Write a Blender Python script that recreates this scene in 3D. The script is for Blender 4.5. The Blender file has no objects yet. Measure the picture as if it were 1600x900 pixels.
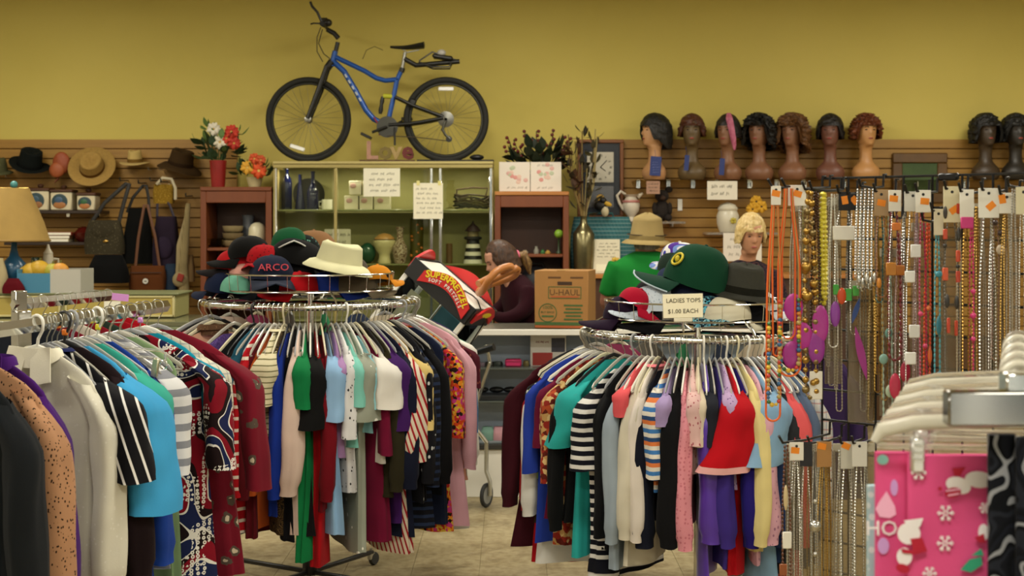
import bpy, bmesh, math, random
from mathutils import Vector, Matrix, noise
PI = math.pi
random.seed(7)
scn = bpy.context.scene
COL = scn.collection
# ------------------------------------------------------------------ camera, world, light, exposure
F = 2222.0; CAMZ = 1.57; HY = 350.0          # focal length in px of a 1600x900 frame, eye height, horizon row
cam_d = bpy.data.cameras.new('camera'); cam = bpy.data.objects.new('camera', cam_d); COL.objects.link(cam)
cam.location = (0, 0, CAMZ); cam.rotation_euler = (PI/2, 0, 0)
cam_d.sensor_width = 36; cam_d.lens = 50.0; cam_d.shift_y = -100/1600.0
cam_d.clip_start = 0.05; cam_d.clip_end = 100
cam_d.dof.use_dof = True; cam_d.dof.focus_distance = 4.6; cam_d.dof.aperture_fstop = 6.3
scn.camera = cam
scn.view_settings.view_transform = 'Standard'; scn.view_settings.look = 'None'
scn.view_settings.gamma = 1.0; scn.view_settings.use_curve_mapping = False
scn.view_settings.exposure = 0.0
w = bpy.data.worlds.new('world'); scn.world = w; w.use_nodes = True
w.node_tree.nodes['Background'].inputs[0].default_value = (0.9, 0.95, 1.0, 1)
w.node_tree.nodes['Background'].inputs[1].default_value = 0.25
def area_light(name, loc, rot, sx, sy, power, col):
    l = bpy.data.lights.new(name, 'AREA'); l.shape = 'RECTANGLE'; l.size = sx; l.size_y = sy; l.energy = power; l.color = col
    o = bpy.data.objects.new(name, l); COL.objects.link(o); o.location = loc; o.rotation_euler = rot; return o
CEIL = 3.55
FLUO = [(x, y) for y in (0.6, 3.6, 6.6, 9.1) for x in (-3.6, 0.0, 3.6)]
for (x, y) in FLUO:
    area_light('tube_light', (x, y, CEIL-0.10), (0, 0, 0), 1.2, 0.5, 62 if y < 8 else 52, (1.0, 0.95, 0.83))
area_light('storefront_fill', (0.4, -2.85, 1.6), (PI/2, 0, PI), 7.5, 2.2, 820, (1.0, 0.97, 0.90))   # front fill added at the unseen shop window, boosted in place of a flash

def P(px, py, d):
    return Vector(((px-800)/F*d, d, CAMZ-(py-HY)/F*d))
def S(px, d): return px/F*d
# ------------------------------------------------------------------ materials
def lin(h):
    if isinstance(h, (tuple, list)): return (h[0], h[1], h[2], 1)
    h = h.lstrip('#'); v = [int(h[i:i+2], 16)/255 for i in (0, 2, 4)]
    v = [c/12.92 if c <= 0.04045 else ((c+0.055)/1.055)**2.4 for c in v]
    return (v[0], v[1], v[2], 1)
_mats = {}
class NT:
    def __init__(s, name):
        s.m = bpy.data.materials.new(name); s.m.use_nodes = True; s.t = s.m.node_tree; s.n = s.t.nodes; s.l = s.t.links
        s.b = s.n['Principled BSDF']; s.tc = s.n.new('ShaderNodeTexCoord')
    def node(s, typ, ins=None, **kw):
        nd = s.n.new(typ)
        for k, v in kw.items(): setattr(nd, k, v)
        for k, v in (ins or {}).items():
            if hasattr(v, 'is_output'): s.l.new(v, nd.inputs[k])
            else: nd.inputs[k].default_value = v
        return nd
    def math(s, op, a, b=0.0, c=0.0):
        return s.node('ShaderNodeMath', {0: a, 1: b, 2: c}, operation=op).outputs[0]
    def mix(s, f, a, b, mode='MIX'):
        nd = s.node('ShaderNodeMix', {0: f, 6: a, 7: b}, data_type='RGBA', blend_type=mode); return nd.outputs[2]
    def ramp(s, f, stops, const=True):
        nd = s.node('ShaderNodeValToRGB', {0: f}); cr = nd.color_ramp
        cr.interpolation = 'CONSTANT' if const else 'LINEAR'
        while len(cr.elements) < len(stops): cr.elements.new(0.5)
        for e, (p, c) in zip(cr.elements, stops): e.position = p; e.color = lin(c)
        return nd.outputs[0]
    def coord(s, scale=(1, 1, 1), rot=(0, 0, 0), loc=(0, 0, 0)):
        return s.node('ShaderNodeMapping', {0: s.tc.outputs['Object'], 1: loc, 2: rot, 3: scale}).outputs[0]
    def noise(s, scale, vec=None, detail=3.0, rough=0.5):
        return s.node('ShaderNodeTexNoise', {'Vector': vec or s.coord(), 'Scale': scale, 'Detail': detail, 'Roughness': rough})
    def voro(s, scale, vec=None, feature='F1', rnd=1.0):
        return s.node('ShaderNodeTexVoronoi', {'Vector': vec or s.coord(), 'Scale': scale, 'Randomness': rnd}, feature=feature)
    def bump(s, h, strength=0.3, dist=0.01):
        s.l.new(s.node('ShaderNodeBump', {'Height': h, 'Strength': strength, 'Distance': dist}).outputs[0], s.b.inputs['Normal'])
    def setp(s, rough=0.5, metal=0.0, spec=0.5, **kw):
        s.b.inputs['Roughness'].default_value = rough; s.b.inputs['Metallic'].default_value = metal
        s.b.inputs['Specular IOR Level'].default_value = spec
        for k, v in kw.items(): s.b.inputs[k].default_value = v
    def col(s, c):
        if hasattr(c, 'is_output'): s.l.new(c, s.b.inputs['Base Color'])
        else: s.b.inputs['Base Color'].default_value = lin(c)
def mat(c, rough=0.55, metal=0.0, spec=0.5, var=0.0, vs=20.0, bump=0.0, **kw):
    key = ('m', c, rough, metal, spec, var, vs, bump, tuple(sorted((k, str(v)) for k, v in kw.items())))
    if key in _mats: return _mats[key]
    t = NT('mat_%d' % len(_mats)); t.setp(rough, metal, spec, **kw)
    if var or bump:
        nz = t.noise(vs)
        if var:
            d = tuple(max(0, x*(1-var)) for x in lin(c)[:3])
            t.col(t.mix(nz.outputs[0], lin(c), (d[0], d[1], d[2], 1)))
        else: t.col(c)
        if bump: t.bump(nz.outputs[0], bump, 0.01)
    else: t.col(c)
    _mats[key] = t.m; return t.m
def chrome(): return mat('#d8d8d2', 0.13, 1.0)
def steel(): return mat('#b9b8b0', 0.3, 1.0)
def black(): return mat('#121212', 0.45)
def paper(c='#efe9d6'): return mat(c, 0.8, var=0.05, vs=9)
def glass(c='#f2f6f0', rough=0.03):
    key = ('glass', c, rough)
    if key not in _mats:
        t = NT('glass_%d' % len(_mats)); t.col(c); t.setp(rough, 0, 0.5, **{'Transmission Weight': 1.0, 'IOR': 1.1}); _mats[key] = t.m
    return _mats[key]
def thin_glass(c='#f2f4ee'):
    key = ('thin', c)
    if key not in _mats:
        t = NT('thin_glass_%d' % len(_mats)); tr = t.node('ShaderNodeBsdfTransparent', {0: lin(c)}); gl = t.node('ShaderNodeBsdfGlossy', {0: (1, 1, 1, 1), 'Roughness': 0.02}); fr = t.node('ShaderNodeFresnel', {0: 1.13})
        mx = t.node('ShaderNodeMixShader', {0: fr.outputs[0], 1: tr.outputs[0], 2: gl.outputs[0]}); t.l.new(mx.outputs[0], t.n['Material Output'].inputs[0]); _mats[key] = t.m
    return _mats[key]
def clearplastic():
    key = 'clearplastic'
    if key not in _mats:
        t = NT('clear_plastic'); t.col('#f4f2ea'); t.setp(0.12, 0, 0.6, **{'Transmission Weight': 0.85, 'IOR': 1.15}); _mats[key] = t.m
    return _mats[key]
def wood(c1, c2, sc=(1, 1, 14), rough=0.45):
    key = ('wood', c1, c2, sc, rough)
    if key in _mats: return _mats[key]
    t = NT('wood_%d' % len(_mats)); t.setp(rough)
    n = t.noise(4.0, t.coord(scale=sc), 5.0, 0.6); f = t.ramp(n.outputs[0], [(0.3, c1), (0.7, c2)], False)
    t.col(f); t.bump(n.outputs[0], 0.05, 0.004); _mats[key] = t.m; return t.m
def cloth(spec):
    """fabric from a spec: ('solid',c) ('stripe',c1,c2,period,share,axis) ('dots',..) ('floral',[..],scale) ('plaid',..) ('animal',..) ('paisley',..)"""
    key = ('cloth', str(spec))
    if key in _mats: return _mats[key]
    t = NT('fabric_%d' % len(_mats)); t.setp(0.9, 0, 0.10, **{'Sheen Weight': 0.02})
    k = spec[0]; c = None
    sep = t.node('ShaderNodeSeparateXYZ', {0: t.coord()})
    def stripe(v, per, share):
        return t.math('LESS_THAN', t.math('FRACT', t.math('DIVIDE', t.math('ADD', v, 10.0), per)), share)
    def axis(a):
        if a == 'z': return sep.outputs[2]
        if a == 'x': return t.math('ADD', sep.outputs[0], sep.outputs[1])
        return t.math('ADD', t.math('MULTIPLY', sep.outputs[2], 0.45), t.math('ADD', sep.outputs[0], sep.outputs[1]))   # diagonal
    if k == 'solid': c = lin(spec[1])
    elif k == 'satin': c = lin(spec[1]); t.setp(0.32, 0, 0.6, **{'Sheen Weight': 0.3})
    elif k == 'stripe': c = t.mix(stripe(axis(spec[5]), spec[3], spec[4]), lin(spec[1]), lin(spec[2]))
    elif k == 'stripe3':
        f = t.math('FRACT', t.math('DIVIDE', t.math('ADD', axis('z'), 10.0), spec[2]))
        n = len(spec[1]); c = t.ramp(f, [(i/n, cc) for i, cc in enumerate(spec[1])])
    elif k == 'dots':
        v = t.voro(spec[3], rnd=spec[5] if len(spec) > 5 else 0.6); c = t.mix(t.math('LESS_THAN', v.outputs[0], spec[4]), lin(spec[1]), lin(spec[2]))
    elif k == 'floral':
        v = t.voro(spec[2]); wv = t.node('ShaderNodeSeparateColor', {0: v.outputs['Color']})
        n = len(spec[1]); c1 = t.ramp(wv.outputs[0], [(i/n, cc) for i, cc in enumerate(spec[1])])
        v2 = t.voro(spec[2]*2.3); w2 = t.node('ShaderNodeSeparateColor', {0: v2.outputs['Color']})
        c2 = t.ramp(w2.outputs[1], [(i/n, cc) for i, cc in enumerate(reversed(spec[1]))])
        c = t.mix(t.math('LESS_THAN', v.outputs[0], spec[3] if len(spec) > 3 else 0.35), c2, c1)
    elif k == 'bloom':   # scattered flowers on a plain ground
        v = t.voro(spec[3], rnd=1.0); nz = t.noise(spec[3]*3.5, detail=1.0)
        d = t.math('ADD', v.outputs[0], t.math('MULTIPLY', nz.outputs[0], 0.35))
        c = t.ramp(d, [(0.0, spec[2][0]), (0.3, spec[2][1]), (spec[4] if len(spec) > 4 else 0.47, spec[1])])
    elif k == 'plaid':
        a = stripe(axis('x'), 0.03, 0.16); b = stripe(axis('z'), 0.03, 0.16)
        c = t.mix(t.math('MULTIPLY', b, 0.6), t.mix(t.math('MULTIPLY', a, 0.6), lin(spec[1]), lin(spec[2])), lin(spec[3]))
    elif k == 'animal':
        v = t.voro(spec[3], t.coord(scale=(1, 1, 0.7))); n = t.noise(spec[3]*1.5)
        d = t.math('ADD', v.outputs[0], t.math('MULTIPLY', n.outputs[0], 0.3))
        c = t.mix(t.math('LESS_THAN', d, spec[4] if len(spec) > 4 else 0.38), lin(spec[1]), lin(spec[2]))
    elif k == 'paisley':
        n = t.noise(spec[2], detail=2.0); f = t.math('FRACT', t.math('MULTIPLY', n.outputs[0], 6.0))
        m = len(spec[1]); c = t.ramp(f, [(i/m, cc) for i, cc in enumerate(spec[1])])
    elif k == 'scroll':   # big curling print: bands of red, navy and black with white outlines and clusters of ringed dots
        n = t.noise(7.0, detail=0.5); f = t.math('FRACT', t.math('MULTIPLY', n.outputs[0], 4.0))
        c1 = t.ramp(f, [(0.0, '#7c1020'), (0.36, '#dcd8d0'), (0.42, '#1a2248'), (0.70, '#dcd8d0'), (0.75, '#1c1012')])
        v = t.voro(75.0, rnd=0.35); mk = t.math('GREATER_THAN', t.noise(9.0, t.coord(loc=(3, 5, 1)), 1.0).outputs[0], 0.54)
        ring = t.math('MULTIPLY', t.math('LESS_THAN', v.outputs[0], 0.46), t.math('GREATER_THAN', v.outputs[0], 0.17))
        c = t.mix(t.math('MULTIPLY', mk, ring), c1, lin('#dedad2'))
    fine = t.noise(260.0, detail=1.0); soft = t.noise(5.0, detail=2.0)
    sh = t.ramp(soft.outputs[0], [(0.25, '#d9d9d9'), (0.75, '#ffffff')], False)
    t.col(t.mix(1.0, c, sh, 'MULTIPLY')); t.bump(fine.outputs[0], 0.12, 0.002)
    _mats[key] = t.m; return t.m
# ------------------------------------------------------------------ mesh building
def rot_to(d):
    return Vector((0, 0, 1)).rotation_difference(Vector(d).normalized()).to_matrix()
class MB:
    def __init__(s): s.v = []; s.f = []
    def add(s, vs, fs):
        o = len(s.v); s.v += [Vector(v) for v in vs]; s.f += [tuple(i+o for i in f) for f in fs]; return s
    def box(s, c, size, rot=None, ch=0.0):
        x, y, z = (a/2 for a in size)
        if ch > 0:
            ch = min(ch, x*0.9, y*0.9, z*0.9); bm = bmesh.new(); bmesh.ops.create_cube(bm, size=1.0)
            for v in bm.verts: v.co = Vector((v.co.x*2*x, v.co.y*2*y, v.co.z*2*z))
            bmesh.ops.bevel(bm, geom=bm.edges[:], offset=ch, segments=1, affect='EDGES')
            bm.verts.index_update(); vs = [v.co.copy() for v in bm.verts]; fs = [tuple(v.index for v in f.verts) for f in bm.faces]; bm.free()
        else:
            vs = [Vector((i*x, j*y, k*z)) for k in (-1, 1) for j in (-1, 1) for i in (-1, 1)]
            fs = [(0, 2, 3, 1), (4, 5, 7, 6), (0, 1, 5, 4), (2, 6, 7, 3), (0, 4, 6, 2), (1, 3, 7, 5)]
        if rot is not None: vs = [rot @ v for v in vs]
        return s.add([v+Vector(c) for v in vs], fs)
    def rings(s, rs, cap0=True, cap1=True, closed=True):
        o = len(s.v); n = len(rs[0])
        for r in rs: s.v += [Vector(p) for p in r]
        m = n if closed else n-1
        for i in range(len(rs)-1):
            for j in range(m):
                a = o+i*n+j; b = o+i*n+(j+1) % n
                s.f.append((a, b, b+n, a+n))
        if cap0: s.f.append(tuple(o+j for j in reversed(range(n))))
        if cap1: s.f.append(tuple(o+(len(rs)-1)*n+j for j in range(n)))
        return s
    def tube(s, pts, r, seg=8, closed=False, flat=1.0, up=None):
        pts = [Vector(p) for p in pts]; n = len(pts); rs = []
        rad = r if isinstance(r, (list, tuple)) else [r]*n
        t0 = (pts[1]-pts[0]).normalized(); u = Vector(up) if up else (Vector((0, 0, 1)) if abs(t0.z) < 0.9 else Vector((1, 0, 0)))
        nrm = (u-t0*u.dot(t0)).normalized(); prev = t0
        for i in range(n):
            a = pts[(i-1) % n] if (closed or i > 0) else pts[i]; b = pts[(i+1) % n] if (closed or i < n-1) else pts[i]
            t = (b-a).normalized() if (b-a).length > 1e-9 else prev
            q = prev.rotation_difference(t); nrm = q @ nrm; nrm = (nrm-t*nrm.dot(t)).normalized(); prev = t
            bn = t.cross(nrm)
            rs.append([pts[i]+(nrm*math.cos(2*PI*k/seg)+bn*math.sin(2*PI*k/seg)*flat)*rad[i] for k in range(seg)])
        if closed:
            o = len(s.v)
            for rr in rs: s.v += rr
            for i in range(n):
                for k in range(seg):
                    s.f.append((o+i*seg+k, o+i*seg+(k+1) % seg, o+((i+1) % n)*seg+(k+1) % seg, o+((i+1) % n)*seg+k))
            return s
        return s.rings(rs)
    def rod(s, a, b, r, seg=8): return s.tube([a, b], r, seg)
    def lathe(s, prof, c=(0, 0, 0), seg=24, axis=None, sx=1.0, sy=1.0, cap0=True, cap1=True):
        R = rot_to(axis) if axis is not None else Matrix.Identity(3); c = Vector(c)
        return s.rings([[c+R @ Vector((r*sx*math.cos(2*PI*k/seg), r*sy*math.sin(2*PI*k/seg), z)) for k in range(seg)] for r, z in prof], cap0, cap1)
    def ball(s, c, r, seg=12, rows=8, rot=None):
        rx, ry, rz = r if isinstance(r, (tuple, list)) else (r, r, r); c = Vector(c); rs = []
        for i in range(rows+1):
            t = PI*i/rows; q = max(math.sin(t), 0.02)
            ring = [Vector((rx*q*math.cos(2*PI*k/seg), ry*q*math.sin(2*PI*k/seg), -rz*math.cos(t))) for k in range(seg)]
            rs.append([c+(rot @ v if rot is not None else v) for v in ring])
        return s.rings(rs)
    def ring(s, c, R, r, n=48, seg=8, axis=(0, 0, 1), sx=1.0):
        M = rot_to(axis); c = Vector(c)
        return s.tube([c+M @ Vector((R*math.cos(2*PI*k/n)*sx, R*math.sin(2*PI*k/n), 0)) for k in range(n)], r, seg, True, up=axis)
    def prism(s, poly, y0, y1):      # polygon in XZ, thickness in Y
        n = len(poly); o = len(s.v)
        s.v += [Vector((x, y0, z)) for x, z in poly]+[Vector((x, y1, z)) for x, z in poly]
        s.f.append(tuple(o+i for i in range(n))); s.f.append(tuple(o+n+i for i in reversed(range(n))))
        for i in range(n): s.f.append((o+i, o+n+i, o+n+(i+1) % n, o+(i+1) % n))
        return s
    def xf(s, M):
        s.v = [M @ v for v in s.v]; return s
    def mesh(s, name, m=None, smooth=True, ang=40):
        me = bpy.data.meshes.new(name); me.from_pydata([tuple(v) for v in s.v], [], s.f)
        bm = bmesh.new(); bm.from_mesh(me); bmesh.ops.recalc_face_normals(bm, faces=bm.faces[:])
        for f in bm.faces: f.smooth = smooth
        if smooth:
            lim = math.radians(ang)
            for e in bm.edges:
                if len(e.link_faces) == 2 and e.calc_face_angle(0) > lim: e.smooth = False
        bm.to_mesh(me); bm.free()
        if m: me.materials.append(m)
        return me
def lk(name, me, parent=None, loc=None, rot=None):
    o = bpy.data.objects.new(name, me); COL.objects.link(o)
    if parent is not None: o.parent = parent
    if loc is not None: o.location = loc
    if rot is not None: o.rotation_euler = rot
    return o
def obj(name, mb, m, parent=None, loc=None, rot=None, smooth=True, ang=40):
    return lk(name, mb.mesh(name, m, smooth, ang), parent, loc, rot)
def tag(o, label, cat, group=None):
    o['label'] = label; o['category'] = cat
    if group: o['group'] = group
    return o
def thing(name, label, cat, loc=(0, 0, 0), rot=(0, 0, 0), group=None):
    o = lk(name, None, None, loc, rot); o.empty_display_size = 0.05; return tag(o, label, cat, group)
def struct(name, mb, m, smooth=False):
    o = obj(name, mb, m, smooth=smooth); o['kind'] = 'structure'; return o
def copy_tree(o, parent=None):
    c = o.copy(); COL.objects.link(c); c.parent = parent
    for ch in list(o.children): copy_tree(ch, c)
    return c
_txt = {}
def text(s, size, m, parent, loc, rot=(PI/2, 0, 0), name='lettering', ext=0.0006, shear=0.0, align='CENTER', sx=1.0, bold=0.0):
    key = (s, size, shear, align, m.name, bold)
    if key not in _txt:
        cu = bpy.data.curves.new('lettering', 'FONT'); cu.body = s; cu.size = size; cu.extrude = ext; cu.shear = shear
        cu.align_x = align; cu.align_y = 'CENTER'; cu.resolution_u = 2; cu.offset = bold
        t = bpy.data.objects.new('lettering', cu); COL.objects.link(t)
        me = bpy.data.meshes.new_from_object(t.evaluated_get(bpy.context.evaluated_depsgraph_get())); bpy.data.objects.remove(t)
        me.materials.clear(); me.materials.append(m); me.name = 'lettering'; _txt[key] = me
    o = lk(name, _txt[key], parent, loc, rot); o.scale = (sx, 1, 1); return o
def scribble(parent, w, h, lines, m, loc=(0, 0, 0), seed=1, name='handwriting', x0=-0.42, x1=0.42, r=0.0012):
    """rows of pen strokes on a sheet lying in local XZ, facing -Y"""
    rnd = random.Random(seed); mb = MB()
    for i in range(lines):
        z = h*(0.40-0.8*(i+0.5)/lines); x = w*x0*rnd.uniform(0.6, 1); xe = w*x1*rnd.uniform(0.45, 1); a = h*0.26/lines
        while x < xe:
            L = w*rnd.uniform(0.10, 0.24); pts = []
            n = max(5, int(L/(w*0.018)))
            for k in range(n): pts.append((min(x+L*k/n, w*0.46), 0, z+a*(rnd.uniform(0.4, 1) if k % 2 else -rnd.uniform(0.2, 0.7))))
            mb.tube(pts, r, 4); x += L+w*0.06
    o = obj(name, mb, m, parent, loc, smooth=False); o['kind'] = 'stuff'; return o
# ------------------------------------------------------------------ the room
WY = 11.35; XL, XR, YF = -6.2, 6.2, -3.2
def wall_mat():
    t = NT('yellow_wall_paint'); t.setp(0.75, 0, 0.25)
    a = t.noise(0.9, detail=4.0); b = t.noise(60.0, detail=2.0)
    t.col(t.ramp(a.outputs[0], [(0.25, '#bfae58'), (0.8, '#cab964')], False)); t.bump(b.outputs[0], 0.08, 0.004); return t.m
def floor_mat():
    t = NT('worn_vinyl_tile'); t.setp(0.42, 0, 0.4)
    geo = t.node('ShaderNodeNewGeometry').outputs['Position']
    a = t.noise(1.7, geo, 6.0, 0.65); b = t.noise(26.0, geo, 3.0); c = t.noise(5.0, geo, 5.0, 0.7)
    base = t.ramp(a.outputs[0], [(0.3, '#94845f'), (0.72, '#b0a27e')], False)
    sm = t.ramp(c.outputs[0], [(0.50, '#ffffff'), (0.72, '#b3a58c')], False)
    sp = t.ramp(b.outputs[0], [(0.3, '#d8d2c4'), (0.6, '#ffffff')], False)
    t.col(t.mix(1.0, t.mix(1.0, base, sm, 'MULTIPLY'), sp, 'MULTIPLY')); t.bump(b.outputs[0], 0.04, 0.003); return t.m
M_wall = wall_mat(); M_floor = floor_mat()
M_slat = wood('#8a6420', '#9f762c', (0.35, 1, 9), 0.5); M_groove = mat('#54340f', 0.6)
M_white = mat('#e9e6dc', 0.6); M_grout = mat('#7d6f55', 0.8)
fl = struct('floor', MB().box(((XL+XR)/2, (YF+WY)/2, -0.055), (XR-XL, WY-YF, 0.10)), M_floor)
tile_me = MB().box((0, 0, 0), (0.3035, 0.3035, 0.005), ch=0.0008).mesh('floor_tile', M_floor, False)
for i in range(14):
    for j in range(14):
        o = lk('floor_tile', tile_me, fl, (-2.13+0.305*i, 4.2+0.305*j, -0.0025))
wb = struct('wall_back', MB().box(((XL+XR)/2, WY+0.05, CEIL/2), (XR-XL, 0.1, CEIL)), M_wall)
M_wall2 = mat('#c9c3b0', 0.8, var=0.06, vs=2)
struct('wall_left', MB().box((XL-0.05, (YF+WY)/2, CEIL/2), (0.1, WY-YF, CEIL)), M_wall2)
struct('wall_right', MB().box((XR+0.05, (YF+WY)/2, CEIL/2), (0.1, WY-YF, CEIL)), M_wall2)
struct('ceiling', MB().box(((XL+XR)/2, (YF+WY)/2, CEIL+0.05), (XR-XL, WY-YF, 0.1)), mat('#d8d2bd', 0.9, var=0.1, vs=30))
wf = MB(); wf.box((0, YF-0.05, 0.225), (XR-XL, 0.1, 0.45)); wf.box((0, YF-0.05, (2.75+CEIL)/2), (XR-XL, 0.1, CEIL-2.75))
for a, b in ((XL, -3.4), (4.2, XR)): wf.box(((a+b)/2, YF-0.05, 1.6), (b-a, 0.1, 2.3))
struct('wall_front', wf, M_wall2)
wn = struct('window_1', MB().box((0.4, YF-0.05, 1.6), (7.6, 0.012, 2.3)), glass('#e9f2ee'))
for k in range(5): obj('mullion', MB().box((-3.4+1.9*k, YF-0.05, 1.6), (0.06, 0.11, 2.3)), steel(), wn, smooth=False)
# slatwall boards: each board is a piece of the back wall, with an open groove under it
PIT = 0.0785; ZT = 2.243
for (x0, x1) in ((XL, -2.19), (0.53, XR)):
    L = x1-x0
    obj('slatwall_backing', MB().box(((x0+x1)/2, WY-0.004, ZT/2), (L, 0.008, ZT-0.01)), M_groove, wb, smooth=False)
    prof = [(-0.001, 0.0), (-0.020, 0.0), (-0.020, -(PIT-0.010)), (-0.009, -(PIT-0.004)), (-0.001, -(PIT-0.004))]
    mb = MB(); mb.rings([[(x, y, z) for y, z in prof] for x in (-L/2, L/2)])
    me = mb.mesh('slat', M_slat, False)
    for k in range(20): lk('slat', me, wb, ((x0+x1)/2, WY-0.007, ZT-k*PIT))
for k, (x, y) in enumerate(FLUO):
    t = thing('ceiling_light', 'fluorescent ceiling light %s, %s of its row' % (('nearest the shop window', 'in the second row from the window', 'above the counters', 'nearest the back wall')[k//3], ('left', 'middle', 'right')[k % 3]), 'ceiling light', (x, y, CEIL-0.001), group='fluorescent ceiling lights')
    obj('housing', MB().box((0, 0, -0.03), (1.26, 0.56, 0.06), ch=0.006), M_white, t)
    e = NT('lit_tube'); e.setp(0.5); e.b.inputs['Emission Color'].default_value = (1, 0.93, 0.8, 1); e.b.inputs['Emission Strength'].default_value = 3.0
    for s in (-0.15, 0.15): obj('tube', MB().rod((-0.6, s, -0.075), (0.6, s, -0.075), 0.014), e.m, t)
# ------------------------------------------------------------------ counter, display furniture
M_laminate = mat('#98a5b4', 0.5, var=0.10, vs=6); M_trim = mat('#d9d6cb', 0.4)
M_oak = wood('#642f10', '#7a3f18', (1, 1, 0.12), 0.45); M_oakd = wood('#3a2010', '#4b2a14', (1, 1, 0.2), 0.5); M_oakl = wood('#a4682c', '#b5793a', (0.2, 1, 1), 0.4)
def counter(x0, x1, label):
    d0, d1, zt = 8.16, 8.72, 0.965; L = x1-x0; t = thing('display_counter', label, 'counter', ((x0+x1)/2, d0, 0))
    def b(n, c, s, m, ch=0.003): return obj(n, MB().box(c, s, ch=ch), m, t)
    b('kick_panel', (0, 0.28, 0.14), (L, 0.54, 0.28), M_trim)
    b('back_panel', (0, 0.52, 0.60), (L, 0.02, 0.64), M_laminate)
    for s in (-1, 1): b('side_panel', (s*(L/2-0.012), 0.28, 0.61), (0.024, 0.54, 0.66), M_laminate)
    b('front_trim', (0, 0.005, 0.948), (L+0.02, 0.03, 0.034), M_trim)
    b('counter_top', (0, 0.28, 0.953), (L, 0.52, 0.022), mat('#5d5a4e', 0.25))
    b('lower_trim', (0, 0.01, 0.29), (L, 0.03, 0.03), mat('#2b2a26', 0.4))
    for z in (0.735, 0.545): b('shelf', (0, 0.12, z), (L-0.06, 0.20, 0.012), mat('#4d524c', 0.25))
    b('shelf_liner', (0, 0.12, 0.566), (L-0.08, 0.16, 0.03), mat('#16181a', 0.5))
    b('floor_board', (0, 0.27, 0.31), (L-0.05, 0.46, 0.014), mat('#6c7375', 0.5))
    b('backing_panel', (0, 0.235, 0.62), (L-0.05, 0.012, 0.62), M_laminate)
    return t
counter(-0.52, 1.75, 'blue grey display counter with pale trim between the two round racks')
counter(-1.84, -0.56, 'blue grey display counter behind the left round rack')
# wood fronted counter and framed case at the far left
t = thing('wood_counter', 'yellowish wood counter with a glass edge at the far left', 'counter', (-3.0, 8.3, 0))
obj('front_panel', MB().box((0, 0.03, 0.47), (2.2, 0.05, 0.94), ch=0.004), wood('#8f7630', '#a88c3f', (0.3, 1, 3)), t)
obj('side_panel', MB().box((1.08, 0.35, 0.47), (0.04, 0.58, 0.94), ch=0.004), M_oakl, t)
obj('counter_top', MB().box((0, 0.33, 0.985), (2.24, 0.66, 0.03), ch=0.004), mat('#66664c', 0.15), t)
obj('glass_edge', MB().box((0, -0.004, 0.955), (2.24, 0.012, 0.03), ch=0.003), mat('#7d8566', 0.12), t)
t = thing('display_chest', 'low olive wood case with pale framed front panels on the left counter', 'case', (-2.72, 8.6, 1.0))
M_olive = mat('#8f8a58', 0.4); M_pale = mat('#c8bd86', 0.5)
obj('body', MB().box((0, 0.2, 0.072), (1.36, 0.36, 0.140), ch=0.004), M_olive, t)
obj('lid', MB().box((0, 0.2, 0.146), (1.40, 0.4, 0.012), ch=0.003), mat('#767a55', 0.3), t)
for k in range(2):
    cx = 0.345-0.69*k
    for c, s in (((cx, 0.015, 0.130), (0.66, 0.02, 0.012)), ((cx, 0.015, 0.014), (0.66, 0.02, 0.012)), ((cx-0.325, 0.015, 0.072), (0.012, 0.02, 0.128)), ((cx+0.325, 0.015, 0.072), (0.012, 0.02, 0.128))):
        obj('frame_bar', MB().box(c, s, ch=0.002), M_pale, t)
    obj('front_panel', MB().box((cx, 0.018, 0.072), (0.64, 0.01, 0.104)), wood('#a89448', '#b8a557', (0.3, 1, 1)), t, smooth=False)
obj('price_label', MB().box((0.30, 0.0115, 0.078), (0.10, 0.002, 0.05)), paper(), t, smooth=False)

def open_cabinet(x0, x1, ytop, label, shelf_y, topmat):
    d = 10.72; a, b = P(x0, 0, d).x, P(x1, 0, d).x; W = b-a; zt = P(0, ytop, d).z; dep = 0.42
    t = thing('wooden_cabinet', label, 'cabinet', ((a+b)/2, d, 0)); th = S(9, d)
    def bx(n, c, s, m=M_oak): return obj(n, MB().box(c, s, ch=0.004), m, t)
    bx('top_board', (0, dep/2, zt-0.015), (W, dep+0.02, 0.03), topmat)
    bx('apron', (0, 0.015, zt-0.03-0.045), (W-2*th, 0.03, 0.09))
    for s in (-1, 1): bx('side_panel', (s*(W/2-th/2), dep/2, (zt-0.03)/2), (th, dep, zt-0.03))
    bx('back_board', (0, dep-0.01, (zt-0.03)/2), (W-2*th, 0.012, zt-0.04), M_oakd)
    zs = []
    for y in shelf_y:
        z = P(0, y, d).z; bx('shelf', (0, dep/2, z-0.012), (W-2*th-0.002, dep-0.03, 0.024)); zs.append(z)
    bx('plinth', (0, 0.02, 0.05), (W-2*th, 0.03, 0.10))
    return t, zs, zt
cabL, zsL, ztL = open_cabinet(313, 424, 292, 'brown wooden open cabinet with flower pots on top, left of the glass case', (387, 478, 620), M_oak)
cabR, zsR, ztR = open_cabinet(773, 889, 299, 'brown wooden open cabinet with two greeting cards on top', (397, 470, 600), M_oakl)
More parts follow.
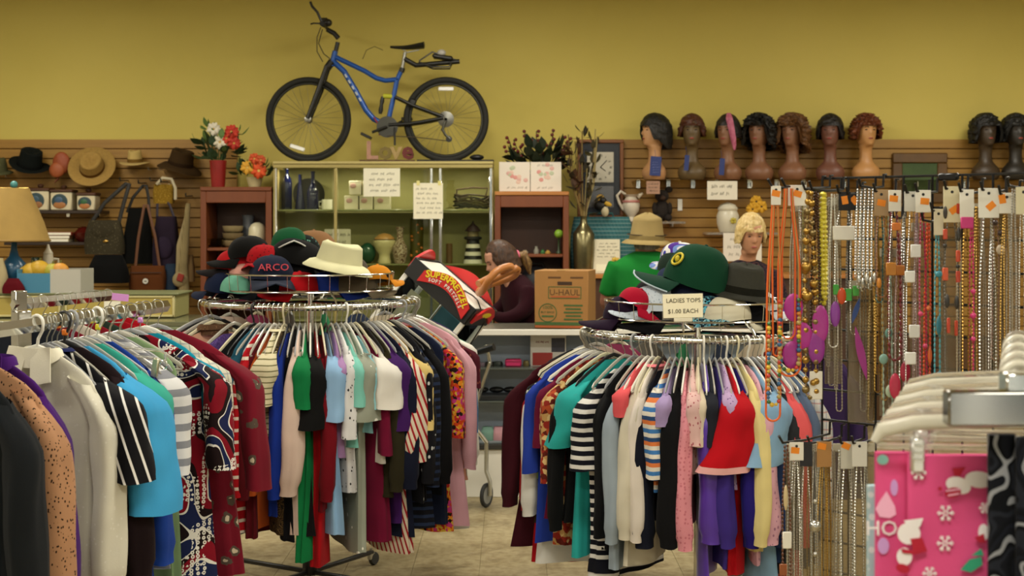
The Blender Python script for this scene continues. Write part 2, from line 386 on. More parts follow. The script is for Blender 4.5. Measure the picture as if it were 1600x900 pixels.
# glass display case that carries the bicycle
CD = 10.72; cx0, cx1 = P(426.5, 0, CD).x, P(770.5, 0, CD).x; CW = cx1-cx0; CT = P(0, 252, CD).z; CX = (cx0+cx1)/2
M_gold = mat('#a3945a', 0.35, 0.35); M_caseback = mat('#a5a066', 0.6, var=0.06, vs=2)
case = thing('glass_display_case', 'tall glass display case with chrome posts under the bicycle', 'display case', (CX, CD, 0))
def cb(n, c, s, m, ch=0.003): return obj(n, MB().box(c, s, ch=ch), m, case)
cb('top_board', (0, 0.24, CT-0.01), (CW, 0.5, 0.02), mat('#b3a466', 0.45))
cb('top_rail', (0, 0.012, CT-0.035), (CW, 0.024, 0.03), M_gold)
cb('back_panel', (0, 0.47, CT/2), (CW, 0.012, CT-0.04), M_caseback)
cb('base', (0, 0.24, 0.25), (CW, 0.48, 0.5), M_oakd)
for s in (-1, 1): cb('side_frame', (s*(CW/2-0.01), 0.24, (CT-0.05+0.5)/2), (0.02, 0.46, CT-0.56), M_gold)
posts = [431, 524, 674, 688, 767]
for px in posts:
    x = P(px, 0, CD).x-CX
    obj('post', MB().box((x, 0.014, (0.5+CT-0.05)/2), (0.022 if px > 431 else 0.018, 0.02, CT-0.55), ch=0.003), M_gold if px == 524 else chrome(), case)
zsC = []
for y in (327, 412, 500):
    z = P(0, y, CD).z; zsC.append(z)
    cb('glass_shelf', (0, 0.245, z-0.008), (CW-0.05, 0.40, 0.012), mat('#7c7f52', 0.2), 0.002)
for px0, px1 in ((436, 519), (529, 669), (693, 762)):
    a, b = P(px0, 0, CD).x-CX, P(px1, 0, CD).x-CX
    obj('glass_pane', MB().box(((a+b)/2, 0.010, (1.0+CT-0.05)/2), (b-a, 0.004, CT-1.08)), thin_glass('#f4f6ec'), case, smooth=False)
for k, px in enumerate((455, 545, 620, 735)):
    x = P(px, 0, CD).x-CX; obj('spot_lamp', MB().lathe([(0.028, 0), (0.03, -0.012), (0.012, -0.016)], (x, 0.12, CT-0.022), 14), chrome(), case); area_light('case_lamp', (CX+x, CD+0.12, CT-0.042), (0, 0, 0), 0.05, 0.05, 1.5, (1.0, 0.92, 0.75))
# clear acrylic wig shelf on brackets
ws = thing('wig_shelf', 'long clear acrylic shelf holding the mannequin heads', 'shelf', (0, 0, 0))
WZ = P(0, 281, 11.05).z
obj('shelf_board', MB().box(((0.95+5.2)/2, 11.185, WZ-0.005), (4.25, 0.28, 0.010), ch=0.002), thin_glass('#e4e0d0'), ws)
for px in (1001, 1049, 1088, 1126, 1178, 1221, 1264, 1330, 1440, 1520):
    x = P(px, 0, 11.1).x; mb = MB(); mb.box((x, 11.315, WZ-0.03), (0.035, 0.012, 0.06), ch=0.003); mb.prism([(-0.003, -0.012), (0.003, -0.012), (0.003, -0.05), (-0.003, -0.05)], 11.20, 11.31)
    for i in range(8): mb.v[-1-i].x += x; mb.v[-1-i].z += WZ
    obj('bracket', mb, chrome(), ws, smooth=False)
# ------------------------------------------------------------------ hangers and garments
def sm(a, b, x):
    x = max(0.0, min(1.0, (x-a)/(b-a))); return x*x*(3-2*x)
def lerp(a, b, t): return a+(b-a)*t
HOOK_R = 0.021
def hook_pts(n=9):      # hook over a bar whose top is at z = 0 (bar runs along local Y)
    pts = [(-HOOK_R*1.05, 0, -0.030)]
    pts += [(HOOK_R*math.cos(PI-PI*k/n), 0, HOOK_R*math.sin(PI-PI*k/n)-0.016) for k in range(n+1)]
    pts += [(HOOK_R*0.9, 0, -0.034), (0.004, 0, -0.058), (0, 0, -0.086)]
    return pts
_hang = {}
HM = {'clear': lambda: mat('#cfccc0', 0.18, 0.0, 0.6, **{'Transmission Weight': 0.4}), 'white': lambda: mat('#d9d7cd', 0.35), 'black': lambda: mat('#17171a', 0.35), 'grey': lambda: mat('#8d8f92', 0.4), 'cream': lambda: mat('#c9c1a2', 0.4)}
def hanger(kind, label, loc, rotz, group, hook='wire', clips=False):
    key = (kind, hook, clips)
    if key not in _hang:
        h = MB().tube(hook_pts(), 0.0018 if hook == 'wire' else 0.0042, 6 if hook == 'wire' else 8)
        a = MB()
        for s in (-1, 1):
            a.tube([(0, 0, -0.078), (s*0.03, 0, -0.087), (s*0.07, 0, -0.107), (s*0.13, 0, -0.142), (s*0.18, 0, -0.174), (s*0.192, 0, -0.188)], [0.007, 0.0075, 0.0075, 0.0075, 0.007, 0.004], 8, flat=0.55)
        if kind in ('clear', 'white'): a.tube([(-0.188, 0, -0.190), (0.188, 0, -0.190)], 0.0035, 6)
        _hang[key] = (h.mesh('hook', steel() if hook == 'wire' else HM[kind]()), a.mesh('shoulder_arms', HM[kind]()))
    t = thing('clothes_hanger', label, 'hanger', loc, (0, 0, rotz), group)
    lk('hook', _hang[key][0], t); lk('shoulder_arms', _hang[key][1], t)
    return t
ZN = -0.092          # neckline below the top of the bar
def body_mesh(L, hw, th, seed, flare=0.02, wedge=0.0, wave=1.0, neck=0.062, slope=0.098, hem_tilt=0.0, inner=1.0, strap=False):
    rnd = random.Random(seed); ph = [rnd.uniform(0, 6.28) for _ in range(6)]; k1 = rnd.uniform(14, 22); k2 = rnd.uniform(26, 40)
    N = 40; rows = []
    prof = [(0.0, neck), (0.022, neck+0.35*(hw-neck)), (0.044, neck+0.65*(hw-neck)), (0.070, neck+0.88*(hw-neck)), (slope, hw)]
    if strap: prof = [(0.0, neck+0.03), (0.03, neck+0.04), (0.06, neck+0.05), (0.11, hw*0.86), (0.15, hw*0.95)]
    z0 = prof[-1][0]; nb = 15
    for i in range(1, nb+1):
        t = i/nb; prof.append((z0+(L-z0)*t, prof[4][1]*(1-0.06*math.sin(PI*t))+flare*t))
    for zi, (z, w) in enumerate(prof):
        t = z/L; ring = []
        h = th*(0.30+0.70*sm(0, 0.25, t))*(1+0.25*t)
        for k in range(N):
            a = 2*PI*k/N; c, s_ = math.cos(a), math.sin(a)
            rw = 1+0.045*sm(0.05, 0.6, t)*wave*(math.sin(5*a+ph[4]+1.5*t)+0.6*math.sin(9*a+ph[5]-t)); x = w*rw*math.copysign(abs(c)**0.75, c); y = rw* h*math.copysign(abs(s_)**0.8, s_)
            amp = wave*th*(0.05+0.75*sm(0.1, 1.0, t))
            fold = amp*(math.sin(k1*x+ph[0]+1.2*t)+0.55*math.sin(k2*x+ph[1]-1.5*t))
            y += fold*(0.75+0.25*s_)
            if wedge: y *= (wedge+x)/(wedge+hw)
            zz = ZN-z-(hem_tilt*x/hw*t)-0.010*t*math.sin(9*x+ph[2])*wave
            x += 0.006*t*wave*math.sin(8*z+ph[3])
            ring.append((x, y, zz))
        rows.append(ring)
    return MB().rings(rows, cap0=False, cap1=False), prof
def sleeve_mesh(side, hw, sl, sw, seed, out=0.03, dy=0.0, flare=1.0, cuff=False, slope=0.098, wedge=0.0):
    rnd = random.Random(seed+side*77); ph = [rnd.uniform(0, 6.28) for _ in range(4)]; N = 18; rows = []
    n = 5+int(sl/0.035)
    for i in range(n+1):
        t = i/n; d = sl*t
        u = sm(0, 0.22, d/ max(sl, 0.16) if sl > 0.2 else t*0.8)
        x = hw-0.05+lerp(0.0, 0.05+out, u)+out*0.4*t; z = ZN-(slope-0.030)-d*lerp(0.55, 1.0, u)-0.010*u
        ry = sw*lerp(0.55, 1.0, sm(0, 0.3, t))*lerp(1.0, flare, t); rx = min(0.042, sw*1.1)*lerp(0.8, 1.0, sm(0, 0.3, t))*lerp(1.0, flare*0.9, t)
        if cuff and t > 0.9: ry *= 0.78; rx *= 0.8
        ring = []
        for k in range(N):
            a = 2*PI*k/N
            wob = 1+0.10*math.sin(3*a+ph[0]+3*t)+0.07*math.sin(5*a+ph[3])+0.05*math.sin(14*t+2*a+ph[1])
            yy = ry*wob*math.sin(a)+dy*t*t+0.006*math.sin(11*d+ph[2])
            if wedge: yy *= min(1.0, (wedge+side*x)/(wedge+hw))
            ring.append((side*(x+rx*wob*math.cos(a)), yy, z+0.35*rx*math.cos(a)*(1-u)*(-1)-0.18*t*rx*math.cos(a)))
        rows.append(ring)
    return MB().rings(rows, cap0=False, cap1=False)
def garment(name, label, cat, spec, loc, rotz, L=0.66, hw=0.20, th=0.024, sleeve='short', sw=0.04, seed=0, group=None, wedge=0.0, flare=0.02, wave=1.0,
            sdy=0.0, sflare=1.0, sspec=None, collar=None, band=None, slen=None, sout=0.03, hem_tilt=0.0, neck=0.062, tilt=0.0, buttons=None, cuffspec=None):
    m = cloth(spec); b, prof = body_mesh(L, hw, th, seed, flare, wedge, wave, neck, hem_tilt=hem_tilt, strap=(sleeve == 'strap'))
    o = obj(name, b, m, None, loc, (0, tilt, rotz), ang=80); tag(o, label, cat, group)
    sl = slen or {'short': 0.19, 'long': 0.54, 'three': 0.38, 'cap': 0.10}.get(sleeve, 0)
    if sl:
        for side in (1, -1):
            s = obj('sleeve', sleeve_mesh(side, hw, sl, sw, seed, sout, sdy if side > 0 else sdy*0.3, sflare, sleeve == 'long', wedge=wedge), cloth(sspec) if sspec else m, o, ang=80)
            if cuffspec:
                rz = ZN-0.068-sl
                cm = sleeve_mesh(side, hw+0.001, sl, sw*1.03, seed, sout, sdy if side > 0 else sdy*0.3, sflare, sleeve == 'long', wedge=wedge)
                n18 = 18; keep = cm.v[-2*n18:]; c2 = MB(); c2.rings([keep[:n18], keep[n18:]], False, False); obj('cuff', c2, cloth(cuffspec), s, ang=80)
    if collar:
        mb = MB(); N = 22; kind = collar[0]
        hh = {'roll': 0.045, 'shirt': 0.022, 'band': 0.016, 'fuzzy': 0.04}[kind]; rr = []
        for i, (dz, k) in enumerate([(-0.004, 1.02), (hh*0.6, 0.96), (hh, 1.05), (hh*0.75, 1.22), (0.0 if kind == 'shirt' else hh*0.45, 1.34)]):
            rr.append([(neck*k*math.cos(2*PI*q/N), (0.020+0.014*k)*math.sin(2*PI*q/N)*(1+(0.4 if kind == 'shirt' else 0)*max(0, math.sin(2*PI*q/N))), ZN+dz-0.010-(0.03*max(0, -math.sin(2*PI*q/N)) if kind == 'shirt' and i > 2 else 0)) for q in range(N)])
        mb.rings(rr, False, False); ck_ = obj('collar', mb, cloth(collar[1]), o, ang=80)
        if kind == 'shirt':
            for sd_ in (-1, 1):
                fl_ = MB().prism([(0.004*sd_, 0.0), (0.070*sd_, 0.004), (0.088*sd_, -0.085), (0.022*sd_, -0.098)], -0.006, -0.003); fl_.v = [Vector((v.x, v.y-0.024-0.022*(-v.z/0.1), v.z+ZN+0.012)) for v in fl_.v]; obj('collar_flap', fl_, cloth(collar[1]), ck_, smooth=False)
    if band:      # (z0 from neckline, height, spec)
        z0, hgt, bs = band; k0 = None; rr = []
        lo = [i for i, (z, w) in enumerate(prof) if z0-0.001 <= z <= z0+hgt+0.03]
        for i in lo[:4]:
            ring = b.v[i*40:(i+1)*40]; c = sum(ring, Vector())/40
            rr.append([c+Vector(((v-c).x*1.015, (v-c).y*1.06+math.copysign(0.0015, (v-c).y), (v-c).z)) for v in ring])
        if len(rr) > 1: obj('trim_band', MB().rings(rr, False, False), cloth(bs), o, ang=80)
    if buttons:
        for q in range(buttons[1]):
            z = ZN-0.06-q*0.075; obj('button', MB().ball((0.0, -th*1.25, z), (0.006, 0.003, 0.006), 8, 5), mat(buttons[0], 0.3), o)
    return o
# ------------------------------------------------------------------ round racks with a wire hat basket on top
def round_rack(label, C, ZR, basket_r, zb0, zb1, n_wire):
    t = thing('round_clothes_rack', label, 'clothes rack', (C[0], C[1], 0)); R = 0.455; ch = chrome()
    obj('ring_rail', MB().ring((0, 0, ZR-0.0125), R, 0.0125, 64, 10), ch, t)
    obj('center_post', MB().rod((0, 0, 0.06), (0, 0, zb0), 0.016, 12), ch, t)
    for k in range(3):
        a = PI/2+2*PI*k/3; obj('rail_spoke', MB().rod((0, 0, ZR-0.014), (R*math.cos(a), R*math.sin(a), ZR-0.014), 0.008), ch, t)
    obj('hub', MB().lathe([(0.03, 0.05), (0.034, 0.06), (0.034, 0.13), (0.02, 0.14)], (0, 0, 0), 16), black(), t)
    for k in range(4):
        a = math.radians(58)+PI/2*k; u = Vector((math.cos(a), math.sin(a), 0))
        lg = obj('leg', MB().box((u*0.22)+Vector((0, 0, 0.062)), (0.44, 0.022, 0.018), Matrix.Rotation(a, 3, 'Z'), 0.004), black(), t)
        e = u*0.43; mb = MB(); mb.rod(e+Vector((0, 0, 0.08)), e+Vector((0, 0, 0.05)), 0.007)
        mb.box(e+Vector((0, 0, 0.045)), (0.036, 0.02, 0.03), Matrix.Rotation(a, 3, 'Z'), 0.003); obj('caster_fork', mb, steel(), lg)
        v = Vector((-u.y, u.x, 0)); w_ = MB(); w_.lathe([(0.010, -0.011), (0.026, -0.011), (0.030, -0.006), (0.030, 0.006), (0.026, 0.011), (0.010, 0.011)], e+Vector((0.02*u.x, 0.02*u.y, 0.030)), 18, v)
        obj('caster_wheel', w_, mat('#2b2d30', 0.5), lg)
    bk = obj('hat_basket', MB().ring((0, 0, zb1), basket_r, 0.0036, 64, 8), ch, t)
    obj('lower_ring', MB().ring((0, 0, zb0), basket_r*0.985, 0.0036, 64, 8), ch, bk)
    for k in range(n_wire):
        a = 2*PI*k/n_wire; obj('basket_wire', MB().rod((basket_r*math.cos(a), basket_r*math.sin(a), zb1), (basket_r*0.985*math.cos(a), basket_r*0.985*math.sin(a), zb0), 0.0014, 5), ch, bk)
    for k in range(7):
        y = -basket_r*0.98+basket_r*1.96*(k+0.5)/7; x = math.sqrt(max(0, (basket_r*0.98)**2-y*y)); obj('floor_wire', MB().rod((-x, y, zb0), (x, y, zb0), 0.0016, 5), ch, bk)
    for k in range(3):
        a = 2*PI*k/3+0.9; u = Vector((math.cos(a), math.sin(a), 0)); obj('basket_support', MB().tube([u*(R)+Vector((0, 0, ZR-0.012)), u*(R-0.03)+Vector((0, 0, ZR+0.02)), u*(basket_r*0.985)+Vector((0, 0, zb0))], 0.005, 8), ch, t)
    return t
LC = Vector((-0.875, 6.17)); LZ = 1.245
RC = Vector((0.753, 5.77)); RZ = 1.145
round_rack('chrome round rack with the hat basket, left of the aisle', LC, LZ, 0.362, 1.288, 1.358, 26)
round_rack('chrome round rack carrying the ladies tops sign', RC, RZ, 0.377, 1.194, 1.262, 26)
def phi_for(C, px, r=0.60):
    best = None
    for i in range(0, 1700):
        a = PI*0.98+PI*1.04*i/1700; x = C[0]+r*math.cos(a); y = C[1]+r*math.sin(a); q = 800+x/y*F
        if best is None or abs(q-px) < best[0]: best = (abs(q-px), a)
    return best[1]
WHICH_L = 'on the left round rack'; WHICH_R = 'on the right round rack'
def rack_row(C, ZR, rows, where, side):
    # spread the hanging angles so that no two hangers share a place on the rail
    A = [phi_for(C, r[0]) for r in rows]; gap = 0.046; A[0] = max(A[0], PI*0.99)
    for i in range(1, len(A)): A[i] = max(A[i], A[i-1]+gap)
    for i, r in enumerate(rows):
        px, name, label, cat, spec, ybot, slv = r[:7]; kw = dict(r[7]) if len(r) > 7 else {}
        a = A[i]; loc = (C[0]+0.455*math.cos(a), C[1]+0.455*math.sin(a), ZR)
        jr_ = random.Random(900*side+i*17); loc_g = (loc[0], loc[1], loc[2]-jr_.uniform(0, 0.035)); a_g = a+jr_.uniform(-0.06, 0.06); kw.setdefault('hw', 0.20+jr_.uniform(-0.022, 0.014)); ybot = ybot+jr_.choice((25, 40, 58)) if 695 < ybot < 800 else ybot+jr_.choice((0, 12, 20)) if ybot < 830 else ybot
        d = C[1]+0.62*math.sin(a); L = (ZR+ZN)-(CAMZ-(ybot-HY)*d/F); L = max(0.35, L)
        hk = kw.pop('hk', ('clear', 'clear', 'white', 'black', 'clear', 'cream', 'grey')[(i*5+side) % 7]); pl = kw.pop('plastic', i % 6 == 0 and hk != 'clear')
        kw.setdefault('th', 0.027); kw.setdefault('sw', 0.030)
        garment(name, label+' '+where, cat, spec, loc_g, a_g, L=L, sleeve=slv, seed=100*side+i, wedge=0.455, group='garments '+where, **kw)
        hanger(hk, '%s hanger of the %s %s' % (hk, ' '.join(label.split(',')[0].split()[:7]), where), loc, a, 'hangers '+where, 'plastic' if pl else 'wire')
so = lambda c: ('solid', c)
ROWS_L = [
 (262, 'jacket', 'dark navy jacket, far left', 'jacket', so('#171c30'), 760, 'long'),
 (268, 'sweater', 'coral sweater beside the navy jacket', 'sweater', so('#c8434a'), 750, 'long'),
 (274, 'jacket', 'dark green jacket behind the peach top', 'jacket', so('#123a24'), 755, 'long'),
 (284, 'sweater', 'peach sweater with fuzzy brown collar', 'sweater', so('#d3a286'), 760, 'long', dict(collar=('fuzzy', ('animal', '#5b4330', '#7d6148', 120)), hk='cream')),
 (325, 'sweater', 'fuzzy purple sweater', 'sweater', ('paisley', ['#5a4484', '#6b5498', '#4d3a74'], 40), 780, 'long', dict(th=0.03)),
 (352, 'jacket', 'black jacket with thin white piping', 'jacket', so('#101214'), 800, 'long', dict(band=(0.2, 0.02, so('#d5d5d5')))),
 (366, 'top', 'black and orange patterned top', 'top', ('animal', '#1a1414', '#b5552a', 45), 700, 'short'),
 (378, 'sweater', 'dark teal long sleeved sweater', 'sweater', so('#1d4a5c'), 790, 'long'),
 (388, 'sweater', 'red and white striped sweater', 'sweater', ('stripe', '#a8141e', '#d9cdbd', 0.045, 0.28, 'z'), 800, 'long'),
 (398, 'top', 'dark red velvet top', 'top', so('#560f18'), 790, 'long'),
 (405, 'sweater', 'rust orange sweater', 'sweater', so('#b0501f'), 780, 'long'),
 (412, 'polo_shirt', 'cream polo with thin olive stripes', 'polo shirt', ('stripe', '#cfc6a4', '#6e6a48', 0.021, 0.22, 'z'), 660, 'short', dict(sw=0.05, sflare=1.15, collar=('band', so('#cfc6a4')))),
 (415, 'dress', 'dark brown paisley dress', 'dress', ('paisley', ['#2a1f14', '#4b3a22', '#1c1712', '#5e4a2c'], 26), 820, 'none', dict(th=0.03)),
 (428, 'sweater', 'royal blue sweater', 'sweater', so('#17308a'), 770, 'long'),
 (432, 'dress', 'long black dress under the royal blue sweater', 'dress', so('#0d0d10'), 840, 'none'),
 (440, 'cardigan', 'pale pink long sleeved cardigan', 'cardigan', so('#d3bcae'), 815, 'long', dict(sw=0.042, sdy=-0.03)),
 (455, 'dress', 'flowing emerald green dress', 'dress', so('#12733f'), 865, 'short', dict(th=0.034, sw=0.036)),
 (470, 'blouse', 'black short sleeved blouse with seamed cuffs', 'blouse', so('#121212'), 810, 'short', dict(sw=0.058, sflare=1.2, th=0.036, slen=0.27)),
 (480, 'dress', 'long red dress with a black hem', 'dress', so('#a5121a'), 876, 'none', dict(th=0.03, band=(0.58, 0.05, so('#151012')))),
 (488, 'sweater', 'dark red sweater beside the black blouse', 'sweater', so('#6d0f1a'), 740, 'long'),
 (498, 'top', 'light blue top', 'top', so('#8cb2d6'), 800, 'short', dict(sw=0.04, slen=0.24)),
 (507, 'top', 'lavender top with a pale trim', 'top', so('#a883b4'), 690, 'short'),
 (513, 'blouse', 'black and white leaf print blouse', 'blouse', ('animal', '#d4d4d4', '#26262a', 60), 710, 'short', dict(slen=0.33)),
 (520, 'top', 'mint green top', 'top', so('#7cc3b4'), 680, 'short'),
 (530, 'blouse', 'sage grey blouse with tiny white embroidered flowers', 'blouse', ('dots', '#94998a', '#e2e0d4', 18, 0.14, 1.0), 795, 'short', dict(sw=0.062, sflare=1.15, slen=0.25, th=0.03)),
 (545, 'top', 'pale aqua top', 'top', so('#8fc6cf'), 660, 'short', dict(sw=0.045)),
 (548, 'top', 'burgundy velvet top', 'top', so('#6b1230'), 838, 'three', dict(th=0.03)),
 (558, 'tee_shirt', 'white tee shirt', 'tee shirt', so('#dcd8cf'), 690, 'short', dict(sw=0.05, sflare=1.15)),
 (562, 'cardigan', 'dark olive cardigan', 'cardigan', so('#2c2818'), 730, 'long'),
 (574, 'dress', 'dark purple dress with slit sleeves', 'dress', so('#3d1a58'), 812, 'short', dict(sw=0.055, sflare=1.2, slen=0.3, th=0.03)),
 (590, 'jacket', 'dark navy long jacket', 'jacket', so('#14182a'), 832, 'long', dict(sw=0.04)),
 (606, 'blouse', 'cream blouse with diagonal red stripes', 'blouse', ('stripe', '#d9cdb6', '#a02028', 0.028, 0.38, 'd'), 848, 'long', dict(sw=0.055, sflare=1.2, th=0.036, slen=0.42)),
 (617, 'tunic', 'pale yellow tunic', 'tunic', so('#d9bf78'), 670, 'short', dict(sw=0.036, slen=0.3)),
 (625, 'blouse', 'black blouse with white leaf print', 'blouse', ('animal', '#15151a', '#c8c8c8', 30, 0.3), 740, 'long'),
 (635, 'sweater', 'navy and black fine striped sweater', 'sweater', ('stripe', '#14151c', '#25304a', 0.032, 0.4, 'z'), 812, 'long', dict(sw=0.036)),
 (658, 'jacket', 'plain black jacket', 'jacket', so('#0e0e10'), 742, 'long', dict(th=0.034, sw=0.04)),
 (676, 'dress', 'navy long skirted dress', 'dress', so('#1a2036'), 815, 'none'),
 (684, 'dress', 'bright orange and pink flower print dress', 'dress', ('floral', ['#c8401c', '#e08a24', '#c23a7c', '#2a1a18', '#d8b040', '#b82a2a'], 32), 780, 'three', dict(th=0.034, sw=0.036)),
 (696, 'top', 'soft pink top', 'top', so('#d6a3b0'), 760, 'long'),
 (703, 'top', 'bright blue top', 'top', so('#1f78ac'), 650, 'three'),
 (710, 'top', 'dark burgundy printed top', 'top', ('animal', '#4d1522', '#8d4a3a', 50), 690, 'short'),
 (714, 'top', 'light coral top', 'top', so('#d99c86'), 700, 'short'),
 (720, 'tee_shirt', 'white short sleeved tee shirt with square sleeves', 'tee shirt', so('#ddd8cc'), 720, 'short', dict(sw=0.05, sflare=1.15)),
 (728, 'blouse', 'white blouse with long cuffed sleeves', 'blouse', so('#dcd9d0'), 770, 'long', dict(sw=0.042)),
 (734, 'top', 'mint shouldered top', 'top', so('#6cb398'), 690, 'short'),
 (742, 'blouse', 'cream blouse with brown dots', 'blouse', ('dots', '#cfc39f', '#5b4630', 38, 0.22), 690, 'long'),
]
rack_row(LC, LZ, ROWS_L, WHICH_L, 1)
ROWS_R = [
 (812, 'jacket', 'dark maroon jacket, far left', 'jacket', so('#3b1019'), 790, 'long', dict(hw=0.235, sw=0.05, sout=0.05, flare=0.05, hk='cream')),
 (822, 'sweater', 'long red sweater half hidden by the maroon jacket', 'sweater', so('#a2141c'), 865, 'long'),
 (830, 'cardigan', 'brown cardigan with beaded edge', 'cardigan', so('#3a2c18'), 790, 'long', dict(hk='cream')),
 (840, 'blouse', 'black blouse with white polka dots', 'blouse', ('dots', '#0f1016', '#e5e5e5', 34, 0.22, 0.3), 690, 'short', dict(slen=0.24)),
 (848, 'blouse', 'white long sleeved shirt', 'blouse', so('#d9d8d2'), 872, 'long', dict(sw=0.036)),
 (856, 'top', 'lime green top with black lace print', 'top', ('animal', '#8fae5e', '#14180f', 60, 0.42), 700, 'short'),
 (866, 'top', 'royal blue top with curved hem', 'top', so('#263d9c'), 845, 'three'),
 (874, 'top', 'burgundy top with short sleeves', 'top', so('#641430'), 800, 'short', dict(slen=0.26)),
 (886, 'dress', 'tan and red patchwork print dress', 'dress', ('floral', ['#b89058', '#8c2a20', '#d0b078', '#a84a28', '#5c2018'], 22), 828, 'three', dict(sw=0.036)),
 (900, 'cardigan', 'black cardigan beside the patchwork dress', 'cardigan', so('#0e0f10'), 740, 'long'),
 (914, 'tunic', 'turquoise tunic with flaring sleeves', 'tunic', so('#2ba09c'), 866, 'short', dict(sw=0.055, sflare=1.25, slen=0.24, sdy=-0.05, th=0.03)),
 (938, 'dress', 'black and white striped dress', 'dress', ('stripe', '#12131c', '#d4d2cc', 0.034, 0.45, 'z'), 892, 'three', dict(sw=0.05, th=0.04, slen=0.28, band=(0.66, 0.05, so('#12131c')))),
 (956, 'jacket', 'black jacket next to the striped dress', 'jacket', so('#0f1012'), 850, 'long'),
 (972, 'shirt', 'pale grey denim shirt', 'shirt', so('#93a0ab'), 870, 'long'),
 (984, 'tank_top', 'coral tank top', 'tank top', so('#d4555a'), 690, 'cap'),
 (992, 'cardigan', 'cream cardigan with long sleeves', 'cardigan', so('#cfc8b4'), 876, 'long', dict(sw=0.042, sdy=-0.02, plastic=True, hk='white')),
 (1006, 'blouse', 'white blouse with a pink stripe collar', 'blouse', so('#d8cfc4'), 720, 'long', dict(collar=('band', so('#d4747c')))),
 (1016, 'jacket', 'navy jacket', 'jacket', so('#141724'), 800, 'long', dict(sw=0.04)),
 (1032, 'top', 'blue, orange and white striped top', 'top', ('stripe3', ['#d9d3c6', '#3f74b0', '#d3cdc0', '#cf7440', '#2a4670'], 0.075), 715, 'short', dict(sw=0.036, slen=0.3)),
 (1040, 'top', 'lavender top with thin straps', 'top', so('#9d8ab4'), 690, 'cap'),
 (1046, 'jacket', 'black long sleeved jacket in the middle', 'jacket', so('#101012'), 822, 'long', dict(sw=0.04)),
 (1056, 'cardigan', 'pink cardigan', 'cardigan', ('dots', '#d98d98', '#c2707e', 70, 0.3), 760, 'long'),
 (1064, 'top', 'dusty pink floral top', 'top', ('animal', '#d6b1ac', '#a45a64', 70), 700, 'short'),
 (1070, 'top', 'cream top', 'top', so('#d3c4ac'), 690, 'short'),
 (1076, 'blouse', 'shiny violet satin blouse', 'blouse', ('satin', '#4a1d9c'), 895, 'long', dict(sw=0.042, plastic=True, hk='white')),
 (1088, 'top', 'dark charcoal top', 'top', so('#22242c'), 730, 'short'),
 (1096, 'cardigan', 'indigo purple cardigan', 'cardigan', so('#3d2d80'), 880, 'long', dict(sw=0.036)),
 (1104, 'top', 'lilac lace top', 'top', ('animal', '#b49ac0', '#6c4f80', 80), 720, 'short'),
 (1112, 'polo_shirt', 'red polo shirt with white trimmed flaring sleeves', 'polo shirt', so('#b0111c'), 888, 'short', dict(sw=0.066, sflare=1.3, slen=0.27, sdy=-0.075, th=0.032, cuffspec=so('#d8a2a0'), plastic=True, hk='white')),
 (1128, 'top', 'dark blue top', 'top', so('#231a6c'), 850, 'long'),
 (1136, 'top', 'pale yellow top', 'top', so('#d9c98a'), 790, 'long'),
 (1146, 'blouse', 'pink floral long sleeved blouse', 'blouse', ('animal', '#cf9fae', '#9a6b86', 62), 872, 'long', dict(sw=0.042)),
 (1154, 'polo_shirt', 'light blue polo shirt with wide short sleeves', 'polo shirt', so('#7fa2c0'), 900, 'short', dict(sw=0.07, sflare=1.2, slen=0.25, sdy=-0.05, th=0.034, plastic=True, hk='white')),
 (1176, 'jacket', 'navy denim jacket', 'jacket', so('#1f2f52'), 870, 'long'),
 (1186, 'cardigan', 'charcoal cardigan', 'cardigan', so('#2b2d30'), 880, 'long', dict(sw=0.04)),
 (1204, 'cardigan', 'salmon pink long cardigan', 'cardigan', so('#d85a5c'), 905, 'long', dict(sw=0.045, plastic=True, hk='white')),
 (1220, 'jacket', 'light grey jacket', 'jacket', so('#8f939c'), 880, 'long'),
 (1232, 'shirt', 'slate blue shirt', 'shirt', so('#56657e'), 870, 'long'),
 (1244, 'shirt', 'blue and red plaid shirt', 'shirt', ('plaid', '#bdbab4', '#6a7f9c', '#a05a5a'), 870, 'long'),
 (1256, 'shirt', 'light denim shirt at the far right', 'shirt', so('#7f95ac'), 870, 'long'),
]
rack_row(RC, RZ, ROWS_R, WHICH_R, 2)
# garments on the far side of both rings, seen between the rails
BACK = [('#3a2a52', 'dark violet'), ('#7d2430', 'brick red'), ('#c9bfa4', 'ecru'), ('#25324a', 'steel navy'), ('#1f7a4a', 'bottle green'), ('#5d5a50', 'khaki grey'), ('#8f3a5a', 'raspberry'), ('#d0b8a8', 'blush'), ('#2a2a2c', 'soft black')]
for C, ZR, where, side in ((LC, LZ, WHICH_L, 3), (RC, RZ, WHICH_R, 4)):
    for i, (c, nm) in enumerate(BACK):
        a = PI*0.06+PI*0.88*i/(len(BACK)-1); loc = (C[0]+0.455*math.cos(a), C[1]+0.455*math.sin(a), ZR)
        garment('sweater', nm+' sweater at the far side '+where, 'sweater', so(c), loc, a, L=0.62, sleeve='long', seed=side*50+i, wedge=0.455, sw=0.04, th=0.03, group='garments '+where)
        hanger(('cream', 'clear', 'grey')[i % 3], 'hanger holding the %s sweater at the far side %s' % (nm, where), loc, a, 'hangers '+where)
